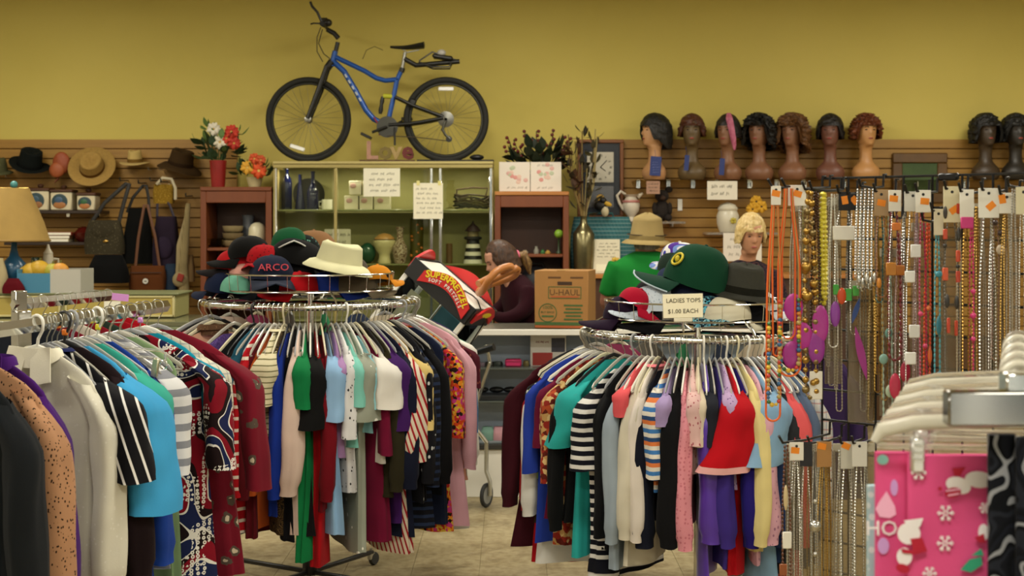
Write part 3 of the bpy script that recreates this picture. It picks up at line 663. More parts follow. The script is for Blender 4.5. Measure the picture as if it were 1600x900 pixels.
# small sign standing over the right rack
sg = thing('rack_sign', 'white card sign reading ladies tops one dollar each', 'sign', P(1067, 478, 5.34))
W, H = S(62, 5.34), S(37, 5.34)
obj('card', MB().box((0, 0, 0), (W, 0.003, H), ch=0.0008), paper('#e6dfc2'), sg, rot=None)
ink = mat('#54503f', 0.8)
text('LADIES TOPS', 0.0225, ink, sg, (0.002, -0.0024, 0.020)); text('$1.00 EACH', 0.0225, ink, sg, (0.0, -0.0024, -0.020))
obj('clear_holder', MB().box((0, 0.004, -0.002), (W+0.006, 0.002, H+0.008)), clearplastic(), sg, smooth=False)
obj('clip', MB().box((0, 0.004, -H/2-0.008), (0.07, 0.012, 0.016), ch=0.003), mat('#d5cfb8', 0.4), sg)
obj('stem', MB().rod((0, 0.004, -H/2-0.012), (0, 0.004, -H/2-0.055), 0.004), chrome(), sg)
sg.rotation_euler = (0, math.radians(-1.5), 0)
# ------------------------------------------------------------------ straight rack in the left foreground
FZ = 1.322
A0 = Vector((P(-95, 0, 3.32).x, 3.32)); B0 = Vector((P(262, 0, 4.66).x, 4.66))
A1 = Vector((P(20, 0, 4.72).x, 4.72)); B1 = Vector((P(172, 0, 5.32).x, 5.32))
rk = thing('straight_clothes_rack', 'chrome two rail clothes rack in the left foreground', 'clothes rack', (A0.x, 3.75, 0))
def loc_r(p, z=0): return Vector((p[0]-A0.x, p[1]-3.75, z))
for a, b in ((A0, B0), (A1, B1)):
    obj('rail', MB().tube([loc_r(a, FZ-0.02), loc_r(b, FZ-0.02)], 0.019, 4, flat=0.6), chrome(), rk, smooth=False)
for px, d, zt in ((34, 3.84, FZ+0.014), (30, 4.76, FZ+0.025)):
    c = P(px, 0, d); q = loc_r((c.x, c.y)); w_ = 0.040
    obj('post', MB().box(q+Vector((0, 0, zt/2)), (w_, w_, zt), Matrix.Rotation(PI/4, 3, 'Z'), 0.003), mat('#b4b3ae', 0.2, 1.0), rk)
    obj('base_bar', MB().box(q+Vector((0, 0, 0.03)), (0.6, 0.04, 0.05), None, 0.006), chrome(), rk)
obj('base_link', MB().box(loc_r((P(31, 0, 4.25).x, 4.25), 0.03), (0.04, 1.0, 0.045), Matrix.Rotation(0.13, 3, 'Z'), 0.004), chrome(), rk)
def on_rail(a, b, px):
    # point of the rail a-b that shows at column px
    k = (px-800)/F; u = b-a; t = (k*a.y-a.x)/(u.x-k*u.y); return a+u*t
FW = 'on the left foreground rack'
ROWS_F = [
 (-80, 'jacket', 'black wool jacket, nearest', 'jacket', so('#1a1d20'), 0.85, 'long', dict(sw=0.05, hk='black', p=1)),
 (-42, 'blouse', 'tan leopard spot blouse with black edging', 'blouse', ('animal', '#b08462', '#2a1c14', 120, 0.40), 0.85, 'long', dict(hk='black', p=1)),
 (-14, 'shirt', 'deep purple shirt', 'shirt', so('#431a66'), 0.86, 'long', dict(collar=('shirt', so('#431a66')))),
 (58, 'shirt', 'ivory white embroidered shirt with pointed collar', 'shirt', ('dots', '#d3cfbe', '#dcd9cc', 60, 0.18, 1.0), 0.86, 'long', dict(collar=('shirt', so('#e0dbc6')), hk='white', p=1, sw=0.05)),
 (100, 'cardigan', 'dark chocolate brown cardigan', 'cardigan', so('#22171a'), 0.84, 'long', dict(hk='black', p=1)),
 (80, 'top', 'black top with slanting white stripes', 'top', ('stripe', '#101014', '#dcdad4', 0.046, 0.2, 'd'), 0.62, 'short', dict(sw=0.06, sflare=1.15, slen=0.25, sout=0.06, hw=0.21, collar=('band', so('#1b2350')))),
 (112, 'tee_shirt', 'sky blue tee shirt with wide sleeves', 'tee shirt', so('#3f9bce'), 0.80, 'short', dict(sw=0.07, sflare=1.3, slen=0.36, sout=0.06, hk='grey', p=1)),
 (132, 'top', 'sea green top', 'top', so('#3aa592'), 0.80, 'short', dict(sw=0.05, slen=0.3, hk='clear')),
 (152, 'shirt', 'royal blue shirt', 'shirt', so('#1d3f96'), 0.86, 'long', dict(hk='white', p=1, sw=0.05)),
 (170, 'top', 'grey and white striped top', 'top', ('stripe', '#d6d6d6', '#85878e', 0.050, 0.42, 'z'), 0.66, 'short', dict(sw=0.05, slen=0.3)),
 (186, 'dress', 'soft sage green dress', 'dress', so('#7f9a70'), 0.88, 'none', dict(hk='clear')),
 (204, 'dress', 'red and navy dress with white dotted scroll print', 'dress', ('scroll',), 0.92, 'three', dict(sw=0.06, th=0.04, hw=0.225, slen=0.32, sout=0.05, flare=0.06)),
 (218, 'top', 'teal blue top', 'top', so('#1787a0'), 0.62, 'short', dict(hw=0.20)),
 (228, 'shirt', 'pale plaid shirt', 'shirt', ('plaid', '#cfcbb8', '#7f8a78', '#8a8f96'), 0.66, 'short', dict(hw=0.21, slen=0.24)),
 (246, 'dress', 'dark red dress with grey and cream flowers', 'dress', ('bloom', '#6e1424', ['#c2b49c', '#54483e'], 15, 0.44), 0.78, 'three', dict(hw=0.24, sw=0.06, th=0.04, sout=0.07, slen=0.42, flare=0.05)),
]
for i, (px, name, label, cat, spec, L, slv, kw) in enumerate(ROWS_F):
    kw = dict(kw); hk = kw.pop('hk', ('clear', 'white', 'grey')[i % 3]); pl = kw.pop('p', 0)
    p = on_rail(A0, B0, px); rz = math.radians(-24+6*math.sin(i*2.1) if i < 11 else -10); loc = (p.x, p.y, FZ); kw.setdefault('th', 0.026); kw.setdefault('sw', 0.045)
    garment(name, label+' '+FW, cat, spec, loc, rz, L=L, sleeve=slv, seed=500+i, group='garments '+FW, **kw)
    h = hanger(hk, '%s hanger of the %s %s' % (hk, ' '.join(label.split(',')[0].split()[:6]), FW), loc, rz, 'hangers '+FW, 'plastic' if pl else 'wire')
    mk = {2: '#c7262b', 4: '#d9731c', 8: '#d8cf2a', 12: '#c98ad0'}.get(i)
    if mk: obj('size_marker', MB().box((0.003, 0, -0.052), (0.016, 0.012, 0.018), ch=0.003), mat(mk, 0.4), h)
for i, (px, c, nm, L) in enumerate([(44, '#20242c', 'slate black', 0.7), (66, '#6d1020', 'wine red', 0.72), (92, '#c9c2b2', 'oatmeal', 0.7), (112, '#7a1622', 'crimson', 0.72), (132, '#2c3a30', 'forest grey', 0.7), (150, '#97101c', 'bright red', 0.74), (168, '#a81220', 'scarlet', 0.74)]):
    p = on_rail(A1, B1, px); rz = math.radians(-12); loc = (p.x, p.y, FZ)
    garment('jacket', nm+' jacket on the rear rail of the left rack', 'jacket', so(c), loc, rz, L=L, sleeve='long', seed=560+i, hw=0.22+0.03*(i > 4), sw=0.05, sout=0.05, group='jackets on the rear rail')
    hanger(('clear', 'grey', 'cream')[i % 3], '%s hanger of the %s jacket on the rear rail' % (('clear', 'grey', 'cream')[i % 3], nm), loc, rz, 'hangers on the rear rail')
for i in range(9):      # empty wire hangers bunched on the front rail
    p = on_rail(A0, B0, 72+i*16.5); hanger('clear' if i % 2 else 'grey', '%s empty hanger from the chrome post on the left foreground rail' % ('first', 'second', 'third', 'fourth', 'fifth', 'sixth', 'seventh', 'eighth', 'ninth')[i], (p.x, p.y, FZ), math.radians(-30+4*i), 'empty hangers on the left foreground rail')
# clip hanger with nothing on it, lying over the shoulders of the clothes
ch_ = thing('clip_hanger', 'clear rectangular clip hanger with a metal clip above the striped top', 'hanger', P(200, 545, 4.1), (0, 0.06, math.radians(-20)))
obj('frame', MB().tube([(0.13, 0, -0.03), (0.125, 0, -0.002), (0.11, 0, 0.004), (-0.05, 0, 0.004), (-0.05, 0, -0.018), (0.10, 0, -0.018), (0.115, 0, -0.03)], 0.004, 6), clearplastic(), ch_)
obj('hook', MB().tube([(-0.05, 0, 0.0), (-0.07, 0, 0.03), (-0.06, 0, 0.07), (-0.02, 0, 0.075)], 0.002, 6), steel(), ch_)
obj('clip', MB().box((0.098, -0.004, -0.045), (0.020, 0.014, 0.055), Matrix.Rotation(0.15, 3, 'Y'), 0.003), mat('#b9b49a', 0.3, 0.6), ch_)
obj('clip_spring', MB().ring((0.122, 0, -0.035), 0.012, 0.002, 16, 6, (0, 1, 0)), chrome(), ch_)
# ------------------------------------------------------------------ right foreground: rail with clip hangers and pyjama trousers
rr = thing('rectangular_rail_rack', 'chrome rectangular rail rack at the right edge of the foreground', 'clothes rack', (1.0, 1.95, 0))
q = P(1477, 637, 1.95)
obj('cross_bar', MB().box((q.x-1.0+0.30, 0, q.z), (0.60, 0.03, 0.048), ch=0.003), mat('#8d8c88', 0.12, 1.0), rr)
obj('depth_rail', MB().tube([(P(1590, 0, 1.95).x-1.0, 0.0, q.z+0.035), (P(1594, 0, 2.72).x-1.0, 0.77, q.z+0.035)], 0.013, 4), chrome(), rr, smooth=False)
obj('rail_joint', MB().box((P(1590, 0, 1.95).x-1.0, 0.012, q.z+0.028), (0.034, 0.034, 0.04), ch=0.003), chrome(), rr)
obj('post', MB().box((q.x-1.0+0.58, 0, 0.70), (0.04, 0.04, 1.40), ch=0.003), chrome(), rr)
obj('base', MB().box((q.x-1.0+0.58, 0.25, 0.025), (0.05, 1.1, 0.05), ch=0.005), chrome(), rr)
RZT = q.z+0.047; RX = P(1591, 0, 2.04).x
def clip_hanger(label, y, c, group):
    t = thing('clip_hanger', label, 'hanger', (P(1591, 0, y).x, y, RZT), (0, 0, 0), group)
    obj('hook', MB().tube([(-0.024, 0, -0.03)]+[(0.024*math.cos(PI-PI*k/9), 0, 0.024*math.sin(PI-PI*k/9)-0.018) for k in range(10)]+[(0.022, 0, -0.04), (0.004, 0, -0.06), (0, 0, -0.075)], 0.0052, 8), c, t)
    obj('shoulder_arms', MB().tube([(-0.205, 0, -0.105), (-0.195, 0, -0.088), (-0.15, 0, -0.078), (-0.05, 0, -0.074), (0, 0, -0.072), (0.05, 0, -0.074), (0.15, 0, -0.078), (0.195, 0, -0.088), (0.205, 0, -0.105)], [0.006]+[0.011]*7+[0.006], 10, flat=0.5), c, t)
    obj('lower_bar', MB().tube([(-0.200, 0, -0.110), (0, 0, -0.114), (0.200, 0, -0.110)], 0.0045, 6), clearplastic(), t)
    for s in (-1, 1):
        k = obj('clip', MB().box((s*0.145, -0.004, -0.122), (0.019, 0.016, 0.05), ch=0.003), mat('#c9c9c6', 0.25, 0.7), t)
        for g in range(3): obj('clip_ridge', MB().box((s*0.145, -0.0125, -0.108-0.010*g), (0.015, 0.003, 0.003)), steel(), k, smooth=False)
    return t
pos = [2.02, 2.10, 2.17, 2.25, 2.33, 2.41, 2.50, 2.60]
words = ['nearest', 'second', 'third', 'fourth', 'fifth', 'sixth', 'seventh', 'eighth']
for i, y in enumerate(pos):
    clip_hanger('white clip hanger, %s along the right foreground rail' % words[i], y, mat('#c6c2b2', 0.3) if i % 2 == 0 else clearplastic(), 'clip hangers on the right foreground rail')
def trousers(name, label, spec, y, x0, x1, ztop, L, seed, prints=False):
    t = thing(name, label, 'trousers', (RX, y, RZT)); rnd = random.Random(seed); m = cloth(spec)
    legs = [(x0, x0+(x1-x0)*0.30, 0.010), (x0+(x1-x0)*0.24, x1, -0.014)]
    objs = []
    for li, (a, b, off) in enumerate(legs):
        rows = []; N = 28
        for i in range(15):
            tt = i/14; ring = []
            for k in range(N):
                an = 2*PI*k/N; c, s_ = math.cos(an), math.sin(an)
                x = (a+b)/2+(b-a)/2*math.copysign(abs(c)**0.6, c)*(1-0.03*tt); yy = off+0.009*math.copysign(abs(s_)**0.6, s_)+0.003*math.sin(26*x+li+2*tt)*sm(0, 0.5, tt)
                ring.append((x, yy, ztop-L*tt))
            rows.append(ring)
        objs.append(obj('leg', MB().rings(rows), m, t, ang=80))
    return t, objs, legs
tp, tl, legs = trousers('pyjama_trousers', 'hot pink pyjama trousers with snowmen and snowflakes on a clip hanger', so('#e2578f'), 2.04, P(1370, 0, 2.04).x-RX, P(1549, 0, 2.04).x-RX, P(0, 708, 2.04).z-RZT, 0.86, 3)
def at(px, py, off=-0.0275): p = P(px, py, 2.02); return Vector((p.x-RX, off, p.z-RZT))
M_pw = mat('#e9e4e6', 0.85); M_pr = mat('#b01632', 0.85); M_pg = mat('#2f9c77', 0.85); M_pl = mat('#efb3d2', 0.85); M_pm = mat('#93d3cf', 0.85); M_pv = mat('#c79ad6', 0.85)
def flake(px, py, r, par):
    c = at(px, py); R = S(r, 2.02); mb = MB()
    for k in range(6):
        a = PI*k/3; u = Vector((math.cos(a), 0, math.sin(a))); v = Vector((-u.z, 0, u.x)); mb.rod(c+u*R*0.15, c+u*R, 0.0011, 5)
        for s in (-1, 1): mb.rod(c+u*R*0.6, c+u*R*0.85+v*s*R*0.25, 0.0009, 5)
    obj('snowflake_print', mb, M_pw, par, smooth=False)
def blobp(name, pts, m, par, off=-0.0275, th=0.0012):
    q = [at(x, y) for x, y in pts]; mb = MB(); mb.prism([(v.x, v.z) for v in q], off, off+th); obj(name, mb, m, par, smooth=False)
def oval(cx, cy, rx, ry, n=14, rot=0.0): return [(cx+rx*math.cos(2*PI*k/n)*math.cos(rot)-ry*math.sin(2*PI*k/n)*math.sin(rot), cy+rx*math.cos(2*PI*k/n)*math.sin(rot)+ry*math.sin(2*PI*k/n)*math.cos(rot)) for k in range(n)]
G2 = tl[1]; G1 = tl[0]
for px, py, r in ((1433, 737, 12), (1475, 800, 13), (1474, 847, 13), (1450, 894, 11), (1536, 792, 9)): flake(px, py, r, G2)
blobp('snowman_print', oval(1495, 757, 20, 13, rot=0.3), M_pw, G2); blobp('snowman_print', oval(1527, 748, 22, 13, rot=0.1), M_pw, G2, -0.0272)
blobp('hat_print', [(1485, 730), (1506, 728), (1497, 742), (1488, 741)], M_pr, G2, -0.029); blobp('scarf_print', oval(1486, 768, 13, 8, rot=-0.2), M_pr, G2, -0.029)
for k in range(2): blobp('scarf_stripe', [(1475+k*3, 764+7*k), (1497-k*2, 761+7*k), (1497-k*2, 763.4+7*k), (1475+k*3, 766.4+7*k)], M_pl, G2, -0.0298)
blobp('hat_pompom', oval(1466, 762, 3.2, 3.2), M_pr, G2, -0.029)
blobp('bear_print', oval(1418, 832, 18, 17), M_pw, G2); blobp('bear_print', [(1410, 812), (1440, 808), (1436, 820), (1424, 830)], M_pw, G2, -0.0272); blobp('bear_print', oval(1411, 868, 12, 14), M_pw, G2, -0.0272)
blobp('scarf_print', [(1405, 855), (1424, 858), (1420, 840), (1438, 838), (1446, 859), (1428, 864), (1408, 862)], M_pr, G2, -0.029)
blobp('hat_print', oval(1408, 886, 11, 7, rot=0.3), M_pr, G2, -0.029)
blobp('hat_print', [(1498, 888), (1512, 872), (1530, 868), (1532, 880), (1514, 892)], M_pg, G2, -0.029); blobp('tree_print', [(1515, 866), (1530, 855), (1534, 866)], M_pg, G2, -0.029)
blobp('snowman_print', oval(1534, 830, 8, 13), M_pw, G2); blobp('scarf_print', [(1520, 838), (1534, 832), (1537, 846), (1526, 846)], M_pr, G2, -0.029)
off1 = 0.0
for cx, cy, rx, ry, m in ((1385, 722, 9, 8, M_pm), (1403, 766, 6, 13, M_pv), (1386, 858, 9, 13, M_pv)): blobp('ornament_print', oval(cx, cy, rx, ry), m, G1, -0.0005)
blobp('ornament_print', [(1391, 772), (1404, 795), (1406, 808), (1396, 814), (1380, 812), (1374, 800), (1380, 788)], M_pl, G1, -0.0005)
text('HO', 0.030, M_pw, G1, at(1383, 831, -0.0006), name='print_lettering')
tp2, tl2, _ = trousers('pyjama_trousers', 'pale blue fleece trousers tucked behind the pink ones', ('dots', '#a9c6cf', '#d3e0e2', 60, 0.3), 2.18, P(1357, 0, 2.18).x-RX, P(1500, 0, 2.18).x-RX, P(0, 760, 2.18).z-RZT, 0.8, 5)
tp3, tl3, _ = trousers('pyjama_trousers', 'black and white patterned trousers at the right edge', ('paisley', ['#14161c', '#1a1d26', '#101216', '#14161c', '#23262e', '#101216', '#8f9298'], 9), 1.965, P(1547, 0, 1.965).x-RX, P(1690, 0, 1.965).x-RX, P(0, 680, 1.965).z-RZT, 0.86, 8)
# ------------------------------------------------------------------ gridwall with necklaces
G0 = Vector((0.785, 3.60)); GU = Vector((0.7071, -0.7071)); GN = Vector((-0.7071, -0.7071)); GZ = 1.685; GP = 0.0762; GW = 12*GP
gw = thing('gridwall_panel', 'black wire gridwall panel covered in necklaces', 'gridwall', (G0.x, G0.y, 0), (0, 0, -PI/4))
M_grid = mat('#141416', 0.35, 0.3)
vm = MB().rod((0, 0, 0.06), (0, 0, GZ), 0.0032, 6).mesh('vertical_wire', M_grid); hm = MB().rod((0, 0, 0), (GW, 0, 0), 0.0032, 6).mesh('horizontal_wire', M_grid)
for k in range(13): lk('vertical_wire', vm, gw, (k*GP, 0, 0))
for k in range(22): lk('horizontal_wire', hm, gw, (0, 0.004, GZ-k*GP))
for k in (1, 11): obj('foot', MB().box((k*GP, 0, 0.03), (0.03, 0.5, 0.06), ch=0.005), M_grid, gw)
obj('joint_clip', MB().box((0.045+4*GP, -0.006, GZ-0.004), (0.05, 0.016, 0.018), ch=0.004), M_grid, gw)
def grid_point(px, s):
    k = (px-800)/F; u = (k*(G0.y+GN.y*s)-G0.x-GN.x*s)/(GU.x-k*GU.y); return G0+GU*u+GN*s, u
hooks_done = {}
def hook_arm(u, z, L):
    key = (round(u/GP*2), round(z, 2))
    if key in hooks_done: return
    hooks_done[key] = 1
    o = obj('display_hook', MB().tube([(u, 0.006, z+0.03), (u, -0.006, z+0.03), (u, -0.008, z), (u, -L*0.5, z-0.004), (u, -L*0.93, z), (u, -L, z+0.018)], 0.0032, 8), M_grid, gw)
def upts(wd, L, n=26, r=None, skew=0.0, gather=0.35):
    pts = []; r = wd/2
    for i in range(n+1):
        t = i/n; pts.append((-r*lerp(gather, 1.0, sm(0, 0.5, t)), 0.0, -t*(L-r)))
    for i in range(1, 10): a = PI+PI*i/10; pts.append((r*math.cos(a), 0.0, -(L-r)+r*1.0*math.sin(a)))
    for i in range(n, -1, -1):
        t = i/n; pts.append((r*lerp(gather, 1.0, sm(0, 0.5, t)), 0.0, -t*(L-r)))
    return [Vector((x+skew*(-z), y, z)) for x, y, z in pts]
def resample(pts, step):
    out = [pts[0].copy()]; acc = 0.0
    for a, b in zip(pts[:-1], pts[1:]):
        L = (b-a).length; d = step-acc
        while d <= L: out.append(a+(b-a)*(d/L)); d += step
        acc = (acc+L) % step
    return out
def bead_tube(pts, r, pitch, thin=0.35, seg=6):
    p = resample(pts, pitch/4); rad = [r*(thin+(1-thin)*abs(math.sin(PI*i/4))) for i in range(len(p))]
    return MB().tube(p, rad, seg)
def neck_card(t, w, h, c, sticker=None, z=0.0, y=-0.012, lines=True, printed=None):
    k = obj('price_card', MB().box((0, y, z-h*0.42), (w, 0.0015, h), ch=0.0005), paper(c), t)
    obj('punch_hole', MB().lathe([(0.0035, -0.0002), (0.0035, 0.0004)], (0, y-0.0009, z-0.006), 10, (0, 1, 0)), black(), k)
    if sticker: obj('price_sticker', MB().box((sticker[0]*w, y-0.0012, z-h*0.42+sticker[1]*h), (0.020, 0.0008, 0.015), Matrix.Rotation(sticker[2], 3, 'Y')), mat('#e5871a', 0.6), k, smooth=False)
    return k
M_bl = {'silver': lambda: mat('#c4c4c0', 0.22, 1.0), 'gold': lambda: mat('#b08d48', 0.3, 1.0), 'antique': lambda: mat('#8c7a52', 0.35, 0.9)}
def bm_(c): return M_bl[c]() if c in M_bl else mat(c, 0.28, 0.0, 0.6)
def necklace(px, s, ytop, ybot, wpx, label, strands, card=None, hook=True, pend=None):
    p, u = grid_point(px, s); d = p.y; z = CAMZ-(ytop-HY)*d/F; L0 = S(ybot-ytop, d); wd = S(wpx, d)
    t = thing('necklace', label, 'necklace', (p.x, p.y, z), (0, 0, 0), 'necklaces on the gridwall')
    if hook: hook_arm(max(0.0, min(u, GW)), z+0.002, max(s+0.03, 0.06))
    for i, (kind, c, r, pitch, lf, wf) in enumerate(strands):
        pts = upts(wd*wf, L0*lf, skew=0.01*math.sin(i*3+px)); pts = [q+Vector((0, -0.002-0.003*i, -0.004)) for q in pts]
        if kind == 'cord': o = obj('cord', MB().tube(pts, r, 6), mat(c, 0.6), t)
        elif kind == 'chain': o = obj('chain', bead_tube(pts, r, pitch, 0.3, 5), bm_(c), t)
        elif kind == 'beads': o = obj('bead_strand', bead_tube(pts, r, pitch, 0.25, 8), bm_(c), t)
        elif kind == 'mixbeads':      # single beads of several colours along the lower part
            rs = resample(pts, pitch); n = len(rs); cols = c
            obj('cord', MB().tube(pts, 0.0012, 5), mat('#b09858', 0.5), t)
            for q in range(n):
                f = q/n
                if wf and (f < 0.30 or f > 0.70) and len(cols) > 3 and r < 0.006: continue
                obj('bead', MB().ball(rs[q], r*(0.8+0.35*((q*7) % 3)/2), 8, 6), bm_(cols[(q*5+q//3) % len(cols)]), t)
    if card: neck_card(t, *card)
    if pend:
        for (kind, c, dx, dz, sx, sz) in pend:
            x, zz = S(dx, d), -S(dz, d); a, b = S(sx, d), S(sz, d)
            if kind == 'oval': obj('pendant', MB().ball((x, -0.014, zz), (a/2, 0.004, b/2), 16, 8), bm_(c), t)
            elif kind == 'plate': obj('pendant', MB().box((x, -0.014, zz), (a, 0.004, b), ch=0.0015), bm_(c), t)
            elif kind == 'leaf':
                n = 10; pl = [(x+a/2*math.sin(PI*k/n)*0.35-a/2*(k/n-0.5), zz+b*(0.5-k/n)) for k in range(n+1)]+[(x-a/2*math.sin(PI*k/n)*0.35-a/2*(k/n-0.5), zz+b*(0.5-k/n)) for k in range(n, -1, -1)]
                obj('pendant', MB().prism(pl, -0.016, -0.012), bm_(c), t, smooth=False)
            elif kind == 'ball': obj('pendant', MB().ball((x, -0.012, zz), a/2, 12, 8), bm_(c), t)
    return t
def film_mat():
    t = NT('hazy_film'); tr = t.node('ShaderNodeBsdfTransparent', {0: lin('#e6e0d2')}); df = t.node('ShaderNodeBsdfPrincipled', {'Base Color': lin('#a89c86'), 'Roughness': 0.25})
    mx = t.node('ShaderNodeMixShader', {0: 0.30, 1: tr.outputs[0], 2: df.outputs[0]}); t.l.new(mx.outputs[0], t.n['Material Output'].inputs[0]); return t.m
M_film = film_mat()
wc = '#e4e1d6'
WOODC = ['#b09858', '#c23a2a', '#d9b63a', '#2f6a3a', '#2f5f8c', '#c97a2a']
necklace(1211, 0.215, 293, 655, 22, 'orange cord necklace with coloured wooden beads, leftmost and longest', [('cord', '#e0641c', 0.0026, 0, 1.0, 1.0), ('cord', '#e0641c', 0.0022, 0, 0.72, 0.55), ('mixbeads', WOODC, 0.0052, 0.0105, 0.93, 0.75)], (0.024, 0.046, wc, (0.0, 0.1, 0.2)))
necklace(1232, 0.19, 292, 585, 34, 'orange cord necklace with coloured beads beside a large white card', [('cord', '#e0641c', 0.0026, 0, 1.0, 1.0), ('cord', '#d95a18', 0.0022, 0, 0.8, 0.6), ('mixbeads', WOODC, 0.0055, 0.0110, 0.97, 0.85)])
necklace(1244, 0.165, 292, 540, 20, 'silver chain necklace with magenta oval discs on a white card', [('chain', 'silver', 0.0012, 0.006, 1.0, 1.0), ('chain', 'silver', 0.0012, 0.006, 0.9, 0.6)], (0.044, 0.050, wc, (0.02, 0.08, 0.3)), pend=[('oval', '#a8268a', -6, 188, 30, 44), ('oval', '#a8268a', 8, 232, 32, 42), ('oval', '#9c2684', -8, 262, 30, 44), ('oval', '#a32a88', 36, 214, 26, 60), ('oval', '#8c2c8c', 30, 250, 26, 52)])
necklace(1264, 0.15, 297, 618, 16, 'long necklace of large matt gold beads', [('mixbeads', ['gold', 'antique', 'gold'], 0.0085, 0.024, 1.0, 1.0)], pend=[('ball', 'gold', -6, 120, 17, 17), ('ball', 'gold', 6, 146, 14, 14), ('ball', 'gold', -5, 165, 18, 18), ('ball', 'gold', 5, 300, 10, 10)])
necklace(1275, 0.13, 296, 612, 14, 'long dark brown bead necklace', [('beads', '#3a2414', 0.0042, 0.008, 1.0, 1.0), ('beads', '#442a18', 0.0036, 0.007, 0.9, 0.5)], pend=[('plate', '#dcd8cc', -2, 305, 20, 44)])
necklace(1286, 0.115, 297, 472, 10, 'chunky pale yellow bead necklace', [('beads', '#c6b83a', 0.0068, 0.0125, 1.0, 0.9), ('beads', '#cfc244', 0.0062, 0.0115, 0.94, 0.5)])
necklace(1301, 0.09, 300, 540, 14, 'clear crystal necklace in a plastic sleeve', [('chain', '#d8d6cc', 0.0016, 0.008, 1.0, 1.0), ('chain', '#c9c7bd', 0.0013, 0.007, 0.85, 0.6)], pend=[('oval', '#c8481c', 12, 162, 14, 26), ('oval', '#8a3aa0', 2, 190, 16, 40)])
necklace(1318, 0.07, 302, 470, 26, 'silver necklace with bright green stone bib', [('chain', 'silver', 0.0016, 0.007, 1.0, 1.0)], (0.030, 0.046, '#1a1a1c', (0.0, 0.05, 1.4)), pend=[('plate', '#3f9a3a', -14, 150, 9, 16), ('plate', '#46a03e', -5, 157, 10, 18), ('plate', '#3f9a3a', 6, 158, 10, 19), ('plate', '#46a03e', 17, 152, 10, 16), ('plate', wc, -2, 62, 34, 22)])
necklace(1333, 0.05, 305, 520, 12, 'silver chain with a navy leaf and a magenta beaded curve', [('chain', 'silver', 0.0014, 0.006, 1.0, 1.0)], (0.020, 0.04, '#1a1a1c', (0.0, 0.1, 0.9)), pend=[('leaf', '#1f3f80', 2, 180, 24, 40), ('leaf', '#9c1f84', 10, 246, -36, 84)])
for i, (px, yb) in enumerate(((1340, 448), (1346, 452), (1352, 446), (1358, 450), (1364, 444))):
    necklace(px, 0.09, 292, yb, 5, '%s of the bright silver fringe chains' % ('leftmost', 'second', 'middle', 'fourth', 'rightmost')[i], [('chain', 'silver', 0.0020, 0.009, 1.0, 1.0), ('chain', 'silver', 0.0017, 0.007, 0.9, 1.4)], hook=(i == 2), pend=[('oval', 'silver', 0, yb-302, 6, 16)])
necklace(1375, 0.08, 300, 470, 12, 'teal and copper chain necklace on a brown kraft card', [('chain', '#2f5a5c', 0.0022, 0.008, 1.0, 0.8), ('chain', '#9c6a4a', 0.0020, 0.008, 0.95, 1.2)], (0.034, 0.062, '#a58a66', (0.0, 0.0, 0.2)), pend=[('oval', '#c8822c', -4, 142, 8, 16)])
necklace(1384, 0.05, 330, 655, 14, 'pale aqua crystal necklace hanging low', [('chain', '#9fb8ac', 0.0030, 0.016, 1.0, 1.0), ('chain', 'gold', 0.0018, 0.011, 0.9, 0.6)], pend=[('oval', '#5f8f88', 2, 190, 12, 16), ('oval', '#7fa89c', -6, 230, 14, 16), ('oval', '#a3b8a0', 4, 280, 14, 20)])
necklace(1396, 0.08, 300, 560, 18, 'dark red bead necklace with amber blocks and a black bow', [('beads', '#6a1a24', 0.0040, 0.014, 1.0, 1.0), ('chain', 'silver', 0.0014, 0.006, 0.9, 0.7)], (0.030, 0.050, wc, (-0.1, 0.1, 0.1)), pend=[('plate', '#c8701c', 2, 54, 14, 12), ('plate', '#b5751a', -6, 120, 16, 20), ('plate', '#a86414', 8, 122, 14, 16), ('leaf', '#141418', 14, 22, 18, 40)])
necklace(1404, 0.04, 340, 660, 12, 'silver necklace with crimson and pink drops', [('chain', '#b89aa0', 0.0020, 0.008, 1.0, 1.0)], pend=[('oval', '#b82a4c', -8, 262, 18, 40), ('oval', '#a01f3c', 8, 240, 16, 34), ('plate', '#d0406c', -8, 300, 16, 12), ('oval', '#9c8a58', -2, 318, 16, 24)])
necklace(1424, 0.09, 302, 615, 14, 'silver chain with flat white squares', [('chain', 'silver', 0.0015, 0.006, 1.0, 1.0)], (0.040, 0.046, '#c9c7bf', None), pend=[('plate', '#dcdcd8', 4, 90, 16, 20), ('plate', '#dcdcd8', -5, 130, 16, 18), ('plate', '#d0d0cc', 2, 215, 17, 20), ('plate', '#dcdcd8', -4, 257, 17, 19), ('ball', 'silver', -5, 300, 9, 9), ('ball', 'silver', 5, 300, 9, 9)])
necklace(1440, 0.08, 300, 600, 10, 'crimson cord necklace with pink beads', [('chain', '#a01f48', 0.0026, 0.009, 1.0, 1.0)], (0.036, 0.052, wc, (0.1, 0.0, 0.1)), pend=[('ball', '#c83a6c', -4, 190, 8, 8), ('ball', '#b8325c', 3, 240, 8, 8)])
necklace(1450, 0.06, 345, 622, 9, 'orange red twisted strand necklace', [('beads', '#c8451a', 0.0032, 0.010, 1.0, 1.0)], pend=[('oval', '#c85a24', 0, 210, 7, 26), ('ball', '#d8703a', -2, 136, 8, 8)])
necklace(1464, 0.075, 330, 620, 8, 'turquoise bead necklace with long blue drops', [('beads', '#4a9aa8', 0.0026, 0.012, 1.0, 1.0)], (0.022, 0.06, '#dcd4b8', None), pend=[('oval', '#3f8ea0', 0, 98, 12, 10), ('oval', '#2a6f80', 0, 178, 9, 30), ('ball', '#3a6f90', 1, 256, 12, 12)])
